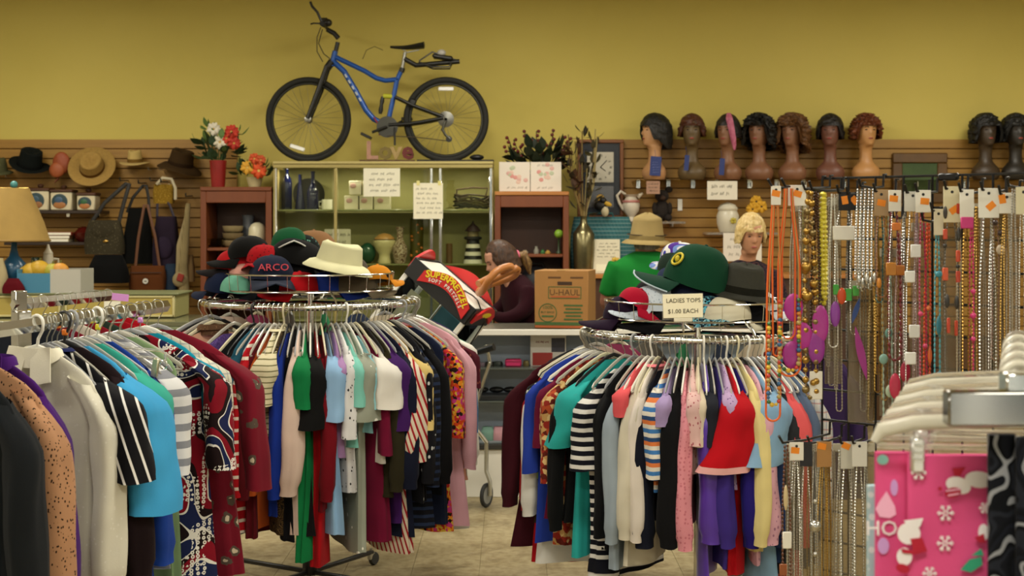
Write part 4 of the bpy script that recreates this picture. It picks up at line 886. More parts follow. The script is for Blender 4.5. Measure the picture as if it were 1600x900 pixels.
necklace(1485, 0.09, 296, 590, 22, 'necklace of orange red bars and dark grey stones', [('chain', '#57544c', 0.0020, 0.008, 1.0, 1.0)], (0.040, 0.082, '#d5ccaa', (0.1, -0.15, -0.6)), pend=[('oval', '#33312e', -11, 36, 7, 20), ('plate', '#b83a1c', 10, 30, 7, 16), ('plate', '#c0482a', -11, 70, 7, 16), ('oval', '#33312e', 10, 70, 8, 22), ('ball', '#302e2b', -11, 88, 7, 7), ('plate', '#c0482a', 9, 104, 7, 18), ('plate', '#c8522c', -11, 132, 9, 20), ('ball', '#302e2b', 9, 120, 7, 7), ('plate', '#b84430', 9, 136, 7, 18), ('oval', '#33312e', -8, 174, 8, 22), ('oval', '#33312e', 7, 176, 8, 22), ('plate', '#b83a1c', -6, 212, 5, 24), ('plate', '#b83a1c', 6, 216, 5, 24)])
necklace(1508, 0.09, 300, 590, 9, 'gold rope chain necklace on a white card with pink print', [('chain', 'gold', 0.0026, 0.008, 1.0, 1.0)], (0.032, 0.066, wc, None), pend=[('plate', '#c8347c', 0, 48, 20, 18)])
necklace(1518, 0.06, 325, 630, 7, 'hot pink bead strand necklace', [('beads', '#c8346c', 0.0026, 0.010, 1.0, 1.0)], pend=[('ball', '#d23a7c', 0, 130, 8, 8), ('ball', '#d23a7c', 0, 168, 10, 10), ('ball', '#d23a7c', 0, 204, 8, 8)])
necklace(1542, 0.10, 298, 640, 26, 'wide silver twisted rope chain on a large white card', [('chain', 'silver', 0.0030, 0.008, 1.0, 1.0)], (0.046, 0.066, '#dedcd2', (0.1, -0.1, -0.7)))
necklace(1556, 0.06, 310, 560, 10, 'brown glass bead necklace with a shell disc', [('chain', '#7a5c48', 0.0022, 0.009, 1.0, 1.0)], pend=[('ball', '#3a2a28', -4, 38, 9, 9), ('ball', '#3a2a28', 4, 54, 9, 9), ('oval', '#b8a890', 4, 80, 14, 16)])
necklace(1570, 0.08, 304, 560, 12, 'pale gold fine chain on a tab shaped white card', [('chain', 'gold', 0.0020, 0.007, 1.0, 1.0), ('chain', 'gold', 0.0016, 0.006, 0.88, 0.6)], (0.034, 0.046, wc, (-0.3, 0.2, 1.4)))
necklace(1583, 0.10, 292, 600, 10, 'grey pearl strand necklace near the right edge', [('beads', '#8f8c84', 0.0024, 0.006, 1.0, 1.0)])
necklace(1596, 0.08, 296, 600, 8, 'silver ball chain necklace at the right edge', [('beads', 'silver', 0.0022, 0.006, 1.0, 1.0)], (0.034, 0.06, '#cfc8a8', None))
for i, (px, s, yt, yb, c, nm) in enumerate([(1252, 0.12, 300, 560, 'silver', 'fine silver'), (1296, 0.05, 305, 600, '#8f8878', 'dull grey'), (1308, 0.03, 300, 640, '#a39a84', 'beige crystal'), (1326, 0.03, 310, 560, '#5c5a54', 'gunmetal'), (1347, 0.03, 330, 640, '#7d7666', 'taupe'), (1360, 0.03, 440, 655, 'antique', 'antique brass'), (1370, 0.05, 330, 610, 'gold', 'thin gold'), (1391, 0.03, 330, 640, '#8a7a6a', 'brown grey'), (1412, 0.04, 320, 640, 'silver', 'plain silver'), (1432, 0.04, 330, 630, '#a08a90', 'mauve grey'), (1472, 0.03, 330, 640, '#6a665c', 'smoke grey'), (1498, 0.04, 330, 640, '#b0a488', 'sand'), (1525, 0.05, 320, 640, 'gold', 'yellow gold'), (1534, 0.03, 320, 640, '#9c9484', 'stone grey'), (1549, 0.03, 330, 640, 'silver', 'pale silver'), (1563, 0.03, 320, 600, 'antique', 'old gold'), (1577, 0.03, 310, 600, '#a59c88', 'oatmeal')]):
    necklace(px, s, yt, yb, 9, '%s chain necklace hanging among the others near the %s' % (nm, 'left of the gridwall' if px < 1330 else 'middle of the gridwall' if px < 1470 else 'right of the gridwall'), [('chain', c, 0.0020, 0.008, 1.0, 1.0), ('chain', c, 0.0017, 0.007, 0.9, 0.5)], hook=False)
for i, (px, s, y0, y1, wpx) in enumerate([(1250, 0.10, 330, 560, 30), (1302, 0.04, 320, 600, 26), (1345, 0.02, 450, 660, 40), (1392, 0.015, 400, 650, 36), (1440, 0.012, 360, 640, 34), (1482, 0.03, 340, 620, 32), (1540, 0.02, 330, 640, 38), (1578, 0.02, 330, 640, 34)]):
    p, u = grid_point(px, s); W_, H_ = S(wpx, p.y), S(y1-y0, p.y); q_ = P(px, y0, p.y)
    t = thing('plastic_sleeve', 'hazy clear plastic sleeve, %s from the left on the gridwall' % ('first', 'second', 'third', 'fourth', 'fifth', 'sixth', 'seventh', 'eighth')[i], 'plastic sleeve', (p.x, p.y+0.004, q_.z), group='plastic sleeves on the gridwall')
    mb = MB(); rs = []
    for r_ in range(7):
        z_ = -H_*r_/6; rs.append([(W_/2*math.cos(2*PI*k/16), 0.004*math.sin(2*PI*k/16)+0.003*math.sin(9*k+r_*2.0+i), z_) for k in range(16)])
    obj('film', mb.rings(rs), M_film, t); obj('header_card', MB().box((0, 0, 0.008), (W_*0.9, 0.006, 0.02)), paper('#bdb6a2'), t, smooth=False)
# lower tier
lw = [(1228, 0.20, 'brown bead necklace with a white tag on the lower tier', [('beads', '#5a3018', 0.0032, 0.010, 1.0, 1.0)], None, [('plate', wc, 0, 150, 14, 26), ('plate', '#8a4a24', -6, 196, 12, 18), ('oval', '#c8b48a', -2, 84, 7, 40)], 930, 12),
 (1243, 0.17, 'thick silver chain on a rounded white card, lower tier', [('chain', 'silver', 0.0024, 0.008, 1.0, 1.0), ('chain', 'silver', 0.0018, 0.006, 0.95, 0.5)], (0.034, 0.044, wc, (-0.1, 0.05, 0.1)), None, 960, 16),
 (1258, 0.15, 'silver box chain on a black card, lower tier', [('chain', 'silver', 0.0020, 0.007, 1.0, 1.0)], (0.030, 0.060, '#26262a', None), None, 960, 14),
 (1272, 0.13, 'silver chain with a round crystal pendant, lower tier', [('chain', 'silver', 0.0016, 0.006, 1.0, 1.0)], None, [('ball', 'silver', 0, 128, 20, 20), ('ball', 'silver', 0, 90, 8, 8), ('ball', 'silver', 0, 172, 8, 8)], 960, 8),
 (1286, 0.11, 'pale gold chain on a brown kraft card, lower tier', [('chain', 'gold', 0.0022, 0.007, 1.0, 1.0), ('chain', 'gold', 0.0018, 0.006, 0.9, 0.5)], (0.036, 0.062, '#a87c48', (-0.15, 0.32, 0.2)), None, 960, 16),
 (1322, 0.09, 'two silver rope chains under a grey card, lower tier', [('chain', 'silver', 0.0026, 0.008, 1.0, 1.0)], (0.032, 0.066, '#bfbdb2', (-0.1, 0.34, 0.4)), None, 980, 18),
 (1341, 0.08, 'silver rope chain beside the pink trousers, lower tier', [('chain', 'silver', 0.0026, 0.008, 1.0, 1.0)], (0.036, 0.06, '#d4d2ca', None), None, 980, 14)]
for i, (px, s, c, nm) in enumerate([(1236, 0.13, 'silver', 'flat silver'), (1250, 0.12, '#8a8274', 'grey bead'), (1264, 0.10, 'antique', 'aged brass'), (1279, 0.09, 'silver', 'curb silver'), (1294, 0.08, 'gold', 'bright gold'), (1302, 0.06, '#9a9180', 'dull beige'), (1312, 0.05, 'silver', 'ball silver'), (1332, 0.05, '#a0988a', 'pewter'), (1352, 0.04, 'silver', 'snake silver')]):
    necklace(px, s, 700, 965, 9, '%s chain necklace on the lower tier' % nm, [('chain', c, 0.0020, 0.008, 1.0, 1.0), ('chain', c, 0.0017, 0.007, 0.92, 0.5)], hook=False)
for i, (px, s, wpx) in enumerate([(1245, 0.06, 34), (1280, 0.05, 36), (1318, 0.04, 36), (1352, 0.03, 34)]):
    p, u = grid_point(px, s); W_, H_ = S(wpx, p.y), S(260, p.y); q_ = P(px, 705, p.y); rs = []
    t = thing('plastic_sleeve', 'hazy clear plastic sleeve on the lower tier, %s from the left' % ('first', 'second', 'third', 'fourth')[i], 'plastic sleeve', (p.x, p.y+0.004, q_.z), group='plastic sleeves on the gridwall')
    for r_ in range(7): rs.append([(W_/2*math.cos(2*PI*k/16), 0.004*math.sin(2*PI*k/16)+0.003*math.sin(9*k+r_*2.0+i), -H_*r_/6) for k in range(16)])
    obj('film', MB().rings(rs), M_film, t); obj('header_card', MB().box((0, 0, 0.008), (W_*0.9, 0.006, 0.02)), paper('#bdb6a2'), t, smooth=False)
for px, s, lab, st, card, pd, yb, wpx in lw: necklace(px, s, 692, yb, wpx, lab, st, card, pend=pd)
# ------------------------------------------------------------------ bicycle on top of the glass case
BD = 10.95; BX0 = P(590, 0, BD).x
bike = thing('bicycle', 'blue full suspension mountain bike standing on top of the glass case', 'bicycle', (BX0, BD, CT))
def B(px, py, y=0.0): p = P(px, py, BD); return Vector((p.x-BX0, y, p.z-CT))
WB = S(67, BD); M_tyre = mat('#15150f', 0.75); M_bblue = mat('#1c4f9e', 0.3, 0.15); M_bblack = mat('#14140f', 0.4); M_alu = mat('#9a9a92', 0.3, 0.9)
def bwheel(cx, zc, rear):
    c = Vector((B(cx, 0).x, 0, zc)); R = WB-0.024
    w_ = obj('wheel', MB().ring(c, R, 0.024, 56, 10, (0, 1, 0)), M_tyre, bike)
    obj('rim', MB().tube([c+Vector((0.278*math.cos(2*PI*k/48), 0, 0.278*math.sin(2*PI*k/48))) for k in range(48)], 0.010, 6, True), mat('#26261f', 0.4, 0.5), w_)
    obj('wheel_hub', MB().lathe([(0.012, -0.05), (0.026, -0.045), (0.014, -0.03), (0.014, 0.03), (0.026, 0.045), (0.012, 0.05)], c, 14, (0, 1, 0)), M_alu, w_)
    for k in range(28):
        a = 2*PI*k/28+0.05; s = 1 if k % 2 else -1; a2 = a+(0.5 if k % 4 < 2 else -0.5)
        obj('spoke', MB().rod(c+Vector((0.024*math.cos(a2), 0.035*s, 0.024*math.sin(a2))), c+Vector((0.272*math.cos(a), 0, 0.272*math.sin(a))), 0.0011, 4), M_alu, w_)
    return w_, c
w1, c1 = bwheel(482, WB, False); w2, c2 = bwheel(697, WB, True)
M_refl = mat('#f3f3ee', 0.2, 0, 0.8)
for wv, cc, px, py, an in ((w1, c1, 465, 231, 0.30), (w2, c2, 697, 139, 0.0)):
    q = B(px, py); obj('wheel_reflector', MB().box((q.x, -0.012, q.z), (0.118, 0.012, 0.030), Matrix.Rotation(an, 3, 'Y'), 0.006), M_refl, wv)
def tb(n, pts, r, m, y=0.0, seg=10): return obj(n, MB().tube([B(a, b, y) for a, b in pts], r, seg), m, bike)
tb('head_tube', [(524, 80), (518, 103)], 0.022, M_bblue)
tb('top_tube', [(522, 88), (545, 99), (570, 111), (588, 122), (602, 126), (622, 124)], 0.019, M_bblue)
tb('down_tube', [(521, 96), (538, 112), (556, 142), (572, 172), (584, 186), (605, 197)], 0.022, M_bblue)
tb('seat_tube', [(628, 108), (620, 126), (614, 156), (606, 192)], 0.019, M_bblue)
for q in range(5): obj('frame_decal', MB().box(B(541+5.5*q, 119+9.2*q, -0.0215), (0.030, 0.004, 0.014), Matrix.Rotation(1.03, 3, 'Y'), 0.001), mat('#b9c0c4', 0.4), bike)
tb('seat_post', [(633, 82), (628, 110)], 0.014, M_alu); tb('seat_clamp', [(629, 106), (627, 113)], 0.022, M_bblack)
for s in (-1, 1):
    f = tb('fork_leg', [(512, 104), (500, 140), (482, 186)], [0.018, 0.022, 0.017], M_bblack, s*0.055)
    tb('seat_stay', [(618, 152), (645, 165), (693, 183)], 0.013, M_bblack, s*0.05)
    tb('chain_stay', [(608, 196), (640, 194), (660, 191), (693, 185)], 0.014, M_bblack, s*0.05)
tb('fork_crown', [(519, 96), (511, 107)], 0.030, M_bblack); tb('steerer_spacer', [(524, 82), (528, 66)], 0.017, M_bblack)
tb('stem', [(529, 60), (522, 52), (511, 46)], 0.019, M_bblack)
hb = obj('handlebar', MB().tube([B(511, 45, -0.28), B(511, 44, -0.1), B(512, 46, 0.1), B(514, 42, 0.28)], 0.013, 10), M_bblack, bike)
obj('grip', MB().tube([B(511, 45, -0.29), B(511, 44, -0.17)], 0.020, 10), mat('#0f0f0d', 0.7), hb)
obj('bar_end', MB().tube([B(511, 44, -0.28), B(504, 28, -0.29), B(496, 19, -0.29), B(493, 12, -0.28)], 0.010, 8), M_bblack, hb)
obj('shifter', MB().ball(B(516, 40, -0.15), (0.035, 0.03, 0.03), 12, 8), M_bblack, hb); obj('brake_lever', MB().tube([B(508, 42, -0.17), B(496, 42, -0.2), B(492, 44, -0.22)], 0.006, 6), M_bblack, hb)
obj('front_bracket', MB().box(B(510, 36, -0.1), (0.06, 0.05, 0.05), None, 0.012), M_bblack, hb)
tb('brake_cable', [(503, 44), (497, 60), (497, 82), (506, 98)], 0.0035, M_bblack, -0.06, 6); tb('gear_cable', [(506, 48), (500, 70), (508, 86), (520, 96)], 0.0035, M_bblack, -0.08, 6)
tb('loose_cable', [(566, 92), (572, 78), (585, 72), (598, 78)], 0.0025, M_bblack, 0.02, 5)
sd = MB(); rows = []
for i in range(9):
    t = i/8; px = lerp(610, 663, t); wd = lerp(0.018, 0.075, sm(0.25, 0.9, t)); c = B(px, lerp(73, 69, t)+2*math.sin(PI*t)); hgt = lerp(0.012, 0.034, t)
    rows.append([c+Vector((0, wd*math.cos(a), hgt*math.sin(a)*(1 if math.sin(a) < 0 else 0.5))) for a in [2*PI*k/14 for k in range(14)]])
sd.rings(rows); sl_ = obj('saddle', sd, mat('#16170f', 0.5), bike); obj('saddle_rails', MB().tube([B(625, 74), B(636, 82), B(655, 78)], 0.005, 6), M_alu, sl_)
rc = tb('rear_carrier', [(632, 92), (650, 102), (662, 101), (718, 96)], 0.019, M_bblack)
for s in (-1, 1): obj('carrier_rail', MB().tube([B(655, 98, s*0.06), B(676, 106, s*0.07), B(702, 106, s*0.07), B(706, 98, s*0.05)], 0.006, 6), M_bblack, rc)
obj('carrier_strap', MB().tube([B(655, 96, -0.03), B(676, 82, -0.03), B(700, 90, 0.0), B(714, 94, 0)], 0.006, 6), M_bblack, rc)
obj('carrier_pad', MB().box(B(692, 90), (0.16, 0.10, 0.035), Matrix.Rotation(0.15, 3, 'Y'), 0.012), M_bblack, rc); obj('tail_light', MB().ball(B(690, 83, -0.02), (0.035, 0.03, 0.026), 12, 8), mat('#b9b7b0', 0.4), rc)
tb('shock_absorber', [(598, 151), (597, 158), (596, 164), (595, 172), (594, 178)], [0.012, 0.018, 0.013, 0.018, 0.012], M_bblack); tb('shock_mount', [(599, 150), (613, 151)], 0.018, mat('#b5b82a', 0.5))
cr = obj('chainring', MB().lathe([(0.03, -0.004), (0.082, -0.003), (0.082, 0.003), (0.03, 0.004)], B(606, 199, -0.05), 32, (0, 1, 0)), mat('#4b4b46', 0.35, 0.8), bike)
obj('crank_arm', MB().tube([B(606, 199, -0.07), B(583, 208, -0.085)], 0.011, 8), M_bblack, cr); obj('pedal', MB().box(B(575, 214, -0.13), (0.085, 0.09, 0.022), Matrix.Rotation(0.45, 3, 'Y'), 0.004), M_bblack, cr)
obj('far_crank_arm', MB().tube([B(606, 199, 0.07), B(628, 188, 0.085)], 0.011, 8), M_bblack, cr); obj('far_pedal', MB().box(B(634, 184, 0.13), (0.085, 0.09, 0.022), None, 0.004), M_bblack, cr)
tb('lock_cord', [(585, 184), (592, 195), (594, 212)], 0.006, mat('#8a1f30', 0.5), -0.04, 6)
cs = obj('cassette', MB().lathe([(0.015, -0.05), (0.062, -0.042), (0.055, -0.030), (0.02, -0.028)], c2, 24, (0, 1, 0)), mat('#6b6a63', 0.3, 0.9), bike)
obj('rear_derailleur', MB().tube([c2+Vector((0.0, -0.06, -0.01)), B(692, 204, -0.06), B(697, 212, -0.06), B(704, 218, -0.06)], [0.010, 0.012, 0.010, 0.008], 8), mat('#55554e', 0.3, 0.8), cs)
obj('jockey_wheel', MB().lathe([(0.006, -0.005), (0.024, -0.004), (0.024, 0.004), (0.006, 0.005)], B(702, 218, -0.06), 14, (0, 1, 0)), M_bblack, cs)
tb('chain', [(606, 213), (650, 215), (700, 221)], 0.0035, mat('#4a4034', 0.4, 0.6), -0.055, 6); tb('kickstand', [(618, 200), (618, 228)], 0.008, M_bblack, -0.07)
for px, py in ((646, 160), (505, 128)): obj('brake_caliper', MB().box(B(px, py, -0.04), (0.05, 0.04, 0.045), Matrix.Rotation(0.4, 3, 'Y'), 0.008), M_bblack, bike)
# things lying on the case beside the bicycle
lv = thing('love_letters', 'wooden letters spelling love on a thin dark base', 'decoration', P(605, 251, 10.80)+Vector((0, 0, 0.002))); lv.location.z = CT+0.001
obj('base_strip', MB().box((0, 0, 0.006), (S(86, 10.8), 0.06, 0.012), ch=0.002), mat('#4a2a14', 0.5), lv)
for ch_c, px, sz, c in (('L', 581, 0.185, '#b88a72'), ('o', 602, 0.185, '#7d6a2a'), ('v', 619, 0.185, '#b0945a'), ('e', 637, 0.185, '#6a1a14')):
    text(ch_c, sz, mat(c, 0.6, var=0.5, vs=40), lv, (S(px-605, 10.8), 0, 0.012+sz*0.36), name='letter', ext=0.012, bold=0.006)
o = tag(obj('black_tray', MB().box((0, 0, 0.006), (S(120, 10.78), 0.12, 0.012), ch=0.003), black(), None, (P(712, 0, 10.80).x, 10.80, CT)), 'thin flat black tray on the case under the rear wheel', 'tray')
o.location.y = 10.775; 
o = tag(obj('black_pouch', MB().ball((0, 0, 0.022), (0.055, 0.04, 0.022), 14, 8), black(), None, (P(745, 0, 10.79).x, 10.80, CT+0.012)), 'small rounded black pouch on the case top', 'pouch')
# ------------------------------------------------------------------ mannequin heads and wigs
HROWS = [(-0.27, .088, .062, .070), (-0.262, .096, .070, .076), (-0.235, .108, .084, .082), (-0.205, .112, .086, .082), (-0.175, .100, .074, .074), (-0.150, .074, .056, .062), (-0.125, .052, .045, .054), (-0.08, .046, .040, .052), (-0.035, .047, .042, .056), (-0.010, .052, .058, .062), (0.004, .044, .084, .066), (0.03, .058, .090, .074), (0.06, .066, .091, .086), (0.09, .071, .091, .096), (0.12, .074, .089, .101), (0.15, .076, .091, .103), (0.18, .071, .084, .096), (0.203, .056, .064, .074), (0.219, .034, .038, .044), (0.226, .008, .010, .012)]
def head_rings(rows=HROWS, zmin=-9, seg=32, sub=2, feat=1.0):
    rows = [r for r in rows if r[0] >= zmin]; R = []
    for i in range(len(rows)-1):
        for k in range(sub): t = k/sub; R.append([lerp(a, b, t) for a, b in zip(rows[i], rows[i+1])])
    R.append(list(rows[-1])); out = []
    for z, a, bf, bb in R:
        ring = []
        for k in range(seg):
            an = 2*PI*k/seg; s, c = math.sin(an), math.cos(an)    # c>0 = front (-Y)
            x = a*math.copysign(abs(s)**0.9, s); y = -(bf if c > 0 else bb)*math.copysign(abs(c)**0.9, c)
            if c > 0.2 and z > -0.01:
                g = lambda x0, z0, sx, sz: math.exp(-((x-x0)/sx)**2-((z-z0)/sz)**2)
                y -= feat*(0.023*math.exp(-(x/0.011)**2)*sm(0.135, 0.090, z)*sm(0.072, 0.088, z)+0.006*g(0, 0.058, 0.022, 0.007)+0.005*g(0, 0.046, 0.018, 0.006)+0.004*g(0, 0.010, 0.02, 0.012)+0.005*g(0, 0.140, 0.05, 0.010))
                y += feat*(0.009*g(0.032, 0.120, 0.014, 0.010)+0.009*g(-0.032, 0.120, 0.014, 0.010)+0.004*g(0, 0.033, 0.02, 0.006))
            ring.append(Vector((x, y, z)))
        out.append(ring)
    return out
def face_parts(par, M, eye='#2a1f1a', lip='#a8443c', brow='#3a2a1c'):
    for s in (-1, 1):
        obj('eye', MB().ball((s*0.032, -0.0795, 0.119), (0.011, 0.005, 0.0045), 10, 6).xf(M), mat(eye, 0.3), par)
        obj('eyebrow', MB().tube([(s*0.016, -0.093, 0.137), (s*0.032, -0.0905, 0.142), (s*0.046, -0.080, 0.137)], 0.0025, 5).xf(M), mat(brow, 0.7), par)
    obj('lips', MB().ball((0, -0.0925, 0.052), (0.019, 0.006, 0.008), 12, 6).xf(M), mat(lip, 0.4), par)
_bust = {}
def wig_mesh(seed, low=0.02, puff=1.0, amp=0.012, fq=30, front=0.150, back_low=None, sidew=1.0):
    rnd = random.Random(seed); seg, rows = 64, 40; off = Vector((rnd.uniform(0, 50), rnd.uniform(0, 50), 0)); rs = []
    for i in range(rows+1):
        t = i/rows; ring = []
        for k in range(seg):
            an = 2*PI*k/seg; c, s = math.cos(an), math.sin(an); fr = max(0.0, c)     # c = 1 front
            zl = lerp(back_low if back_low is not None else low, low, sm(-0.6, 0.3, c)); zl = lerp(zl, front, sm(0.45, 0.82, c))
            ztop = 0.216+0.034*puff; z = lerp(ztop, zl, t**0.9)
            h = max(0.0, min(1.0, (z-0.10)/(ztop-0.10))); prof = math.sqrt(max(0.0, 1-h**2.0)) if z > 0.10 else 1.0-0.10*sm(0.10, -0.1, z)
            if t < 1e-6: prof = 0.03
            rx = 0.094*puff*prof*sidew; ry = (0.100 if c > 0 else 0.122)*puff*prof
            p = Vector((rx*s, -ry*c+0.004, z)); n = Vector((s, -c, 0.4*h)).normalized()
            nv = noise.noise(p*fq+off)+0.7*noise.noise(p*fq*2.1+off)+(0.5*noise.noise(p*fq*4.0+off) if amp > 0.02 else 0)
            ring.append(p+n*amp*nv*min(1.0, 0.2+t*4))
        rs.append(ring)
    mb = MB(); mb.rings(rs, True, False)
    inner = [[Vector((v.x*0.86, v.y*0.86, v.z+0.004)) for v in r] for r in (rs[-1], rs[-4])]
    mb.rings([rs[-1], inner[0]], False, False); return mb
def hair_mat(c1, c2):
    key = ('hair', c1, c2)
    if key not in _mats:
        t = NT('hair'); t.setp(0.5, 0, 0.4); n = t.noise(70, t.coord(scale=(1, 1, 0.35)), 3.0); t.col(t.ramp(n.outputs[0], [(0.35, c1), (0.65, c2)], False)); t.bump(n.outputs[0], 0.6, 0.01); _mats[key] = t.m
    return _mats[key]
MANN = [  # px, yaw deg, skin, wig colours, label words, wig args, tag
 (1022, -68, '#b98a5e', ('#0d0c0a', '#1c1a17'), 'sleek black bob wig', dict(low=0.04, back_low=-0.03, amp=0.006, puff=1.24), 'tan'),
 (1081, -8, '#5d4a2c', ('#3a1d10', '#522a16'), 'short reddish brown wig', dict(low=0.07, amp=0.014, puff=1.12), 'dark olive'),
 (1137, -32, '#80583c', ('#14110f', '#221b18'), 'black wig with a pink streak', dict(low=0.06, amp=0.005, puff=1.08), 'brown'),
 (1186, -30, '#7a5238', ('#0b0a09', '#1a1714'), 'curly black wig', dict(low=0.0, back_low=-0.04, amp=0.034, fq=44, puff=1.32), 'brown'),
 (1238, -34, '#7d543a', ('#4d3018', '#6f4a26'), 'curly light brown wig', dict(low=0.0, back_low=-0.06, amp=0.034, fq=40, puff=1.36), 'brown'),
 (1297, -16, '#6a4232', ('#0c0a09', '#1b1614'), 'short black cropped wig', dict(low=0.05, amp=0.008, puff=1.16), 'reddish brown'),
 (1353, 10, '#b3824e', ('#4d2410', '#743a1a'), 'short curly auburn wig', dict(low=0.05, amp=0.032, fq=44, puff=1.22), 'light tan'),
 (1540, 8, '#3a2c1c', ('#0a0a09', '#181614'), 'full black wig', dict(low=0.02, amp=0.018, fq=34, puff=1.3), 'dark'),
 (1587, 4, '#221d16', ('#0a0a09', '#141310'), 'black wig at the right edge', dict(low=0.03, amp=0.016, fq=34, puff=1.25), 'very dark'),
]
order = ['first', 'second', 'third', 'fourth', 'fifth', 'sixth', 'seventh', 'eighth', 'ninth']
for i, (px, yaw, skin, hc, wl, wa, sk) in enumerate(MANN):
    dd = 11.12; x = P(px, 0, dd).x; loc = (x, dd, WZ+0.27+0.0008)
    hm_ = MB().rings(head_rings()); o = obj('mannequin_head', hm_, mat(skin, 0.45), None, loc, (0, 0, math.radians(yaw)), ang=75)
    tag(o, '%s mannequin bust wearing a %s, %s from the left' % (sk, wl, order[i]), 'mannequin head', 'mannequin heads on the clear shelf'); face_parts(o, Matrix.Identity(4), lip='#8c3a30')
    wg = obj('wig', wig_mesh(i+3, **wa), hair_mat(*hc), None, loc, (0, 0, math.radians(yaw)), ang=80); tag(wg, '%s on the %s mannequin bust, %s from the left' % (wl, sk, order[i]), 'wig', 'wigs on the mannequin heads')
    if i == 2:
        st = MB(); st.rings([[(0.03+0.012*math.cos(a)*w_+dx, -0.088*cy+0.010*math.sin(a), z) for a in [2*PI*k/8 for k in range(8)]] for dx, cy, z, w_ in ((0.0, 0.55, 0.25, 1.4), (0.02, 1.0, 0.21, 2.4), (0.036, 1.02, 0.14, 2.3), (0.048, 0.9, 0.06, 2.0), (0.052, 0.74, 0.0, 1.5), (0.052, 0.66, -0.04, 0.6))]); obj('pink_streak', st, hair_mat('#a8506c', '#c2708a'), wg)
    if i in (0, 1, 2):
        a = math.radians(yaw); ox = (0.0, -0.055, -0.062)[i]; oz = (-0.165, -0.14, -0.17)[i]
        tg = thing('hang_tag', 'blue paper tag hanging from the %s mannequin bust' % order[i], 'tag', (x+ox, dd-0.115, WZ+0.27+oz)); obj('tag_card', MB().box((0, 0, 0), ((0.085, 0.036, 0.04)[i], 0.003, (0.150, 0.12, 0.13)[i]), Matrix.Rotation(0.07, 3, 'Y'), 0.001), mat('#23346f', 0.6), tg)
        obj('tag_string', MB().tube([(0, 0, 0.06), (0, 0.03, 0.10), (0, 0.06, 0.13)], 0.0012, 5), mat('#23346f', 0.6), tg)
        if i == 0: scribble(tg, 0.07, 0.12, 5, mat('#8f98c4', 0.7), (0, -0.0022, -0.01), 4, 'printed_lines', r=0.0008)
# signs and small things by the wig shelf
def sheet(name, label, x0, y0, x1, y1, d, c='#e6e0cc', lines=3, seed=1, inkc='#6b6758', r=0.0016, cat='sign', dz=0.0):
    cxp, cyp = (x0+x1)/2, (y0+y1)/2; t = thing(name, label, cat, P(cxp, cyp, d)); W, H = S(x1-x0, d), S(y1-y0, d)
    obj('sheet', MB().box((0, 0, 0), (W, 0.002, H)), paper(c), t, smooth=False)
    if lines: scribble(t, W, H, lines, mat(inkc, 0.9), (0, -0.0015, 0), seed, r=r)
    return t
sheet('paper_sign', 'white card price sign hanging from the wig shelf', 1105, 283, 1152, 312, 11.035, '#e2dbc8', 2, 5)
sheet('paper_sign', 'small pinkish tag sign under the first mannequin', 1010, 283, 1031, 303, 11.035, '#a8826a', 3, 6, r=0.001)
sheet('shelf_tag', 'narrow bright white tag on the slatwall', 1059, 311, 1066, 329, 11.31, '#f4f4f0', 0, cat='tag')
pf = thing('picture_frame', 'green landscape picture in a wide wooden frame behind the necklaces', 'picture', P(1437, 278, 11.30))
FWd, FH = S(86, 11.3), S(78, 11.3)
for c, s in (((0, 0, FH/2-0.04), (FWd, 0.03, 0.08)), ((0, 0, -FH/2+0.04), (FWd, 0.03, 0.08)), ((-FWd/2+0.04, 0, 0), (0.08, 0.03, FH-0.16)), ((FWd/2-0.04, 0, 0), (0.08, 0.03, FH-0.16))): obj('frame_bar', MB().box(c, s, ch=0.008), wood('#4a3216', '#6a4a20', (1, 1, 1)), pf)
obj('canvas', MB().box((0, 0.006, 0), (FWd-0.15, 0.008, FH-0.15)), mat('#3f5a24', 0.6, var=0.7, vs=9), pf, smooth=False)
# shared little builders
def lathed(name, label, cat, prof, px, pyb, d, c, z=None, seg=24, group=None, rough=0.3, extra=None, m=None):
    p = P(px, pyb, d)
    if z is not None: p.z = z
    o = tag(obj(name, MB().lathe([(S(r, d), S(h, d)) for r, h in prof], (0, 0, 0), seg), m or mat(c, rough), None, p), label, cat, group); return o
Z1 = zsC[0]-0.002+0.0005; Z2 = zsC[1]-0.002+0.0005
dC = 10.90
lathed('glass_bottle', 'cobalt blue bottle with a small round label, leftmost in the case', 'bottle', [(8, 0), (8.5, 2), (8.5, 40), (7, 48), (3, 54), (2.6, 60), (3.2, 61), (3, 64)], 448, 0, dC, '#060b2a', Z1, rough=0.12)
lathed('glass_bottle', 'slim tapering cobalt blue bottle', 'bottle', [(8, 0), (8, 3), (5.5, 22), (3, 40), (2.6, 54), (3.2, 55)], 469, 0, dC, '#080d2e', Z1, rough=0.12)
lathed('glass_bottle', 'wide cobalt blue bottle with a long neck', 'bottle', [(9, 0), (9.5, 3), (9.5, 28), (6, 36), (4, 40), (3, 44), (3, 57), (3.6, 58), (3.6, 60)], 489, 0, dC, '#060b2a', Z1, rough=0.12)
lathed('round_plate', 'large dark round plate standing behind the blue bottles', 'plate', [(1, 0), (24, 1), (25, 3), (20, 2), (1, 1.5)], 483, 0, 11.10, '#2b2a20', Z1+0.125).rotation_euler = (PI/2+0.12, 0, 0)
mg = lathed('coffee_mug', 'white mug on the upper case shelf', 'mug', [(7.5, 0), (8.4, 1), (8.4, 16), (7.6, 16), (7.4, 2)], 511, 0, dC, '#d8d4c4', Z1)
obj('handle', MB().tube([(-S(8, dC), 0, S(13, dC)), (-S(13, dC), 0, S(12, dC)), (-S(13, dC), 0, S(5, dC)), (-S(8, dC), 0, S(4, dC))], 0.006, 8), mat('#d8d4c4', 0.3), mg)
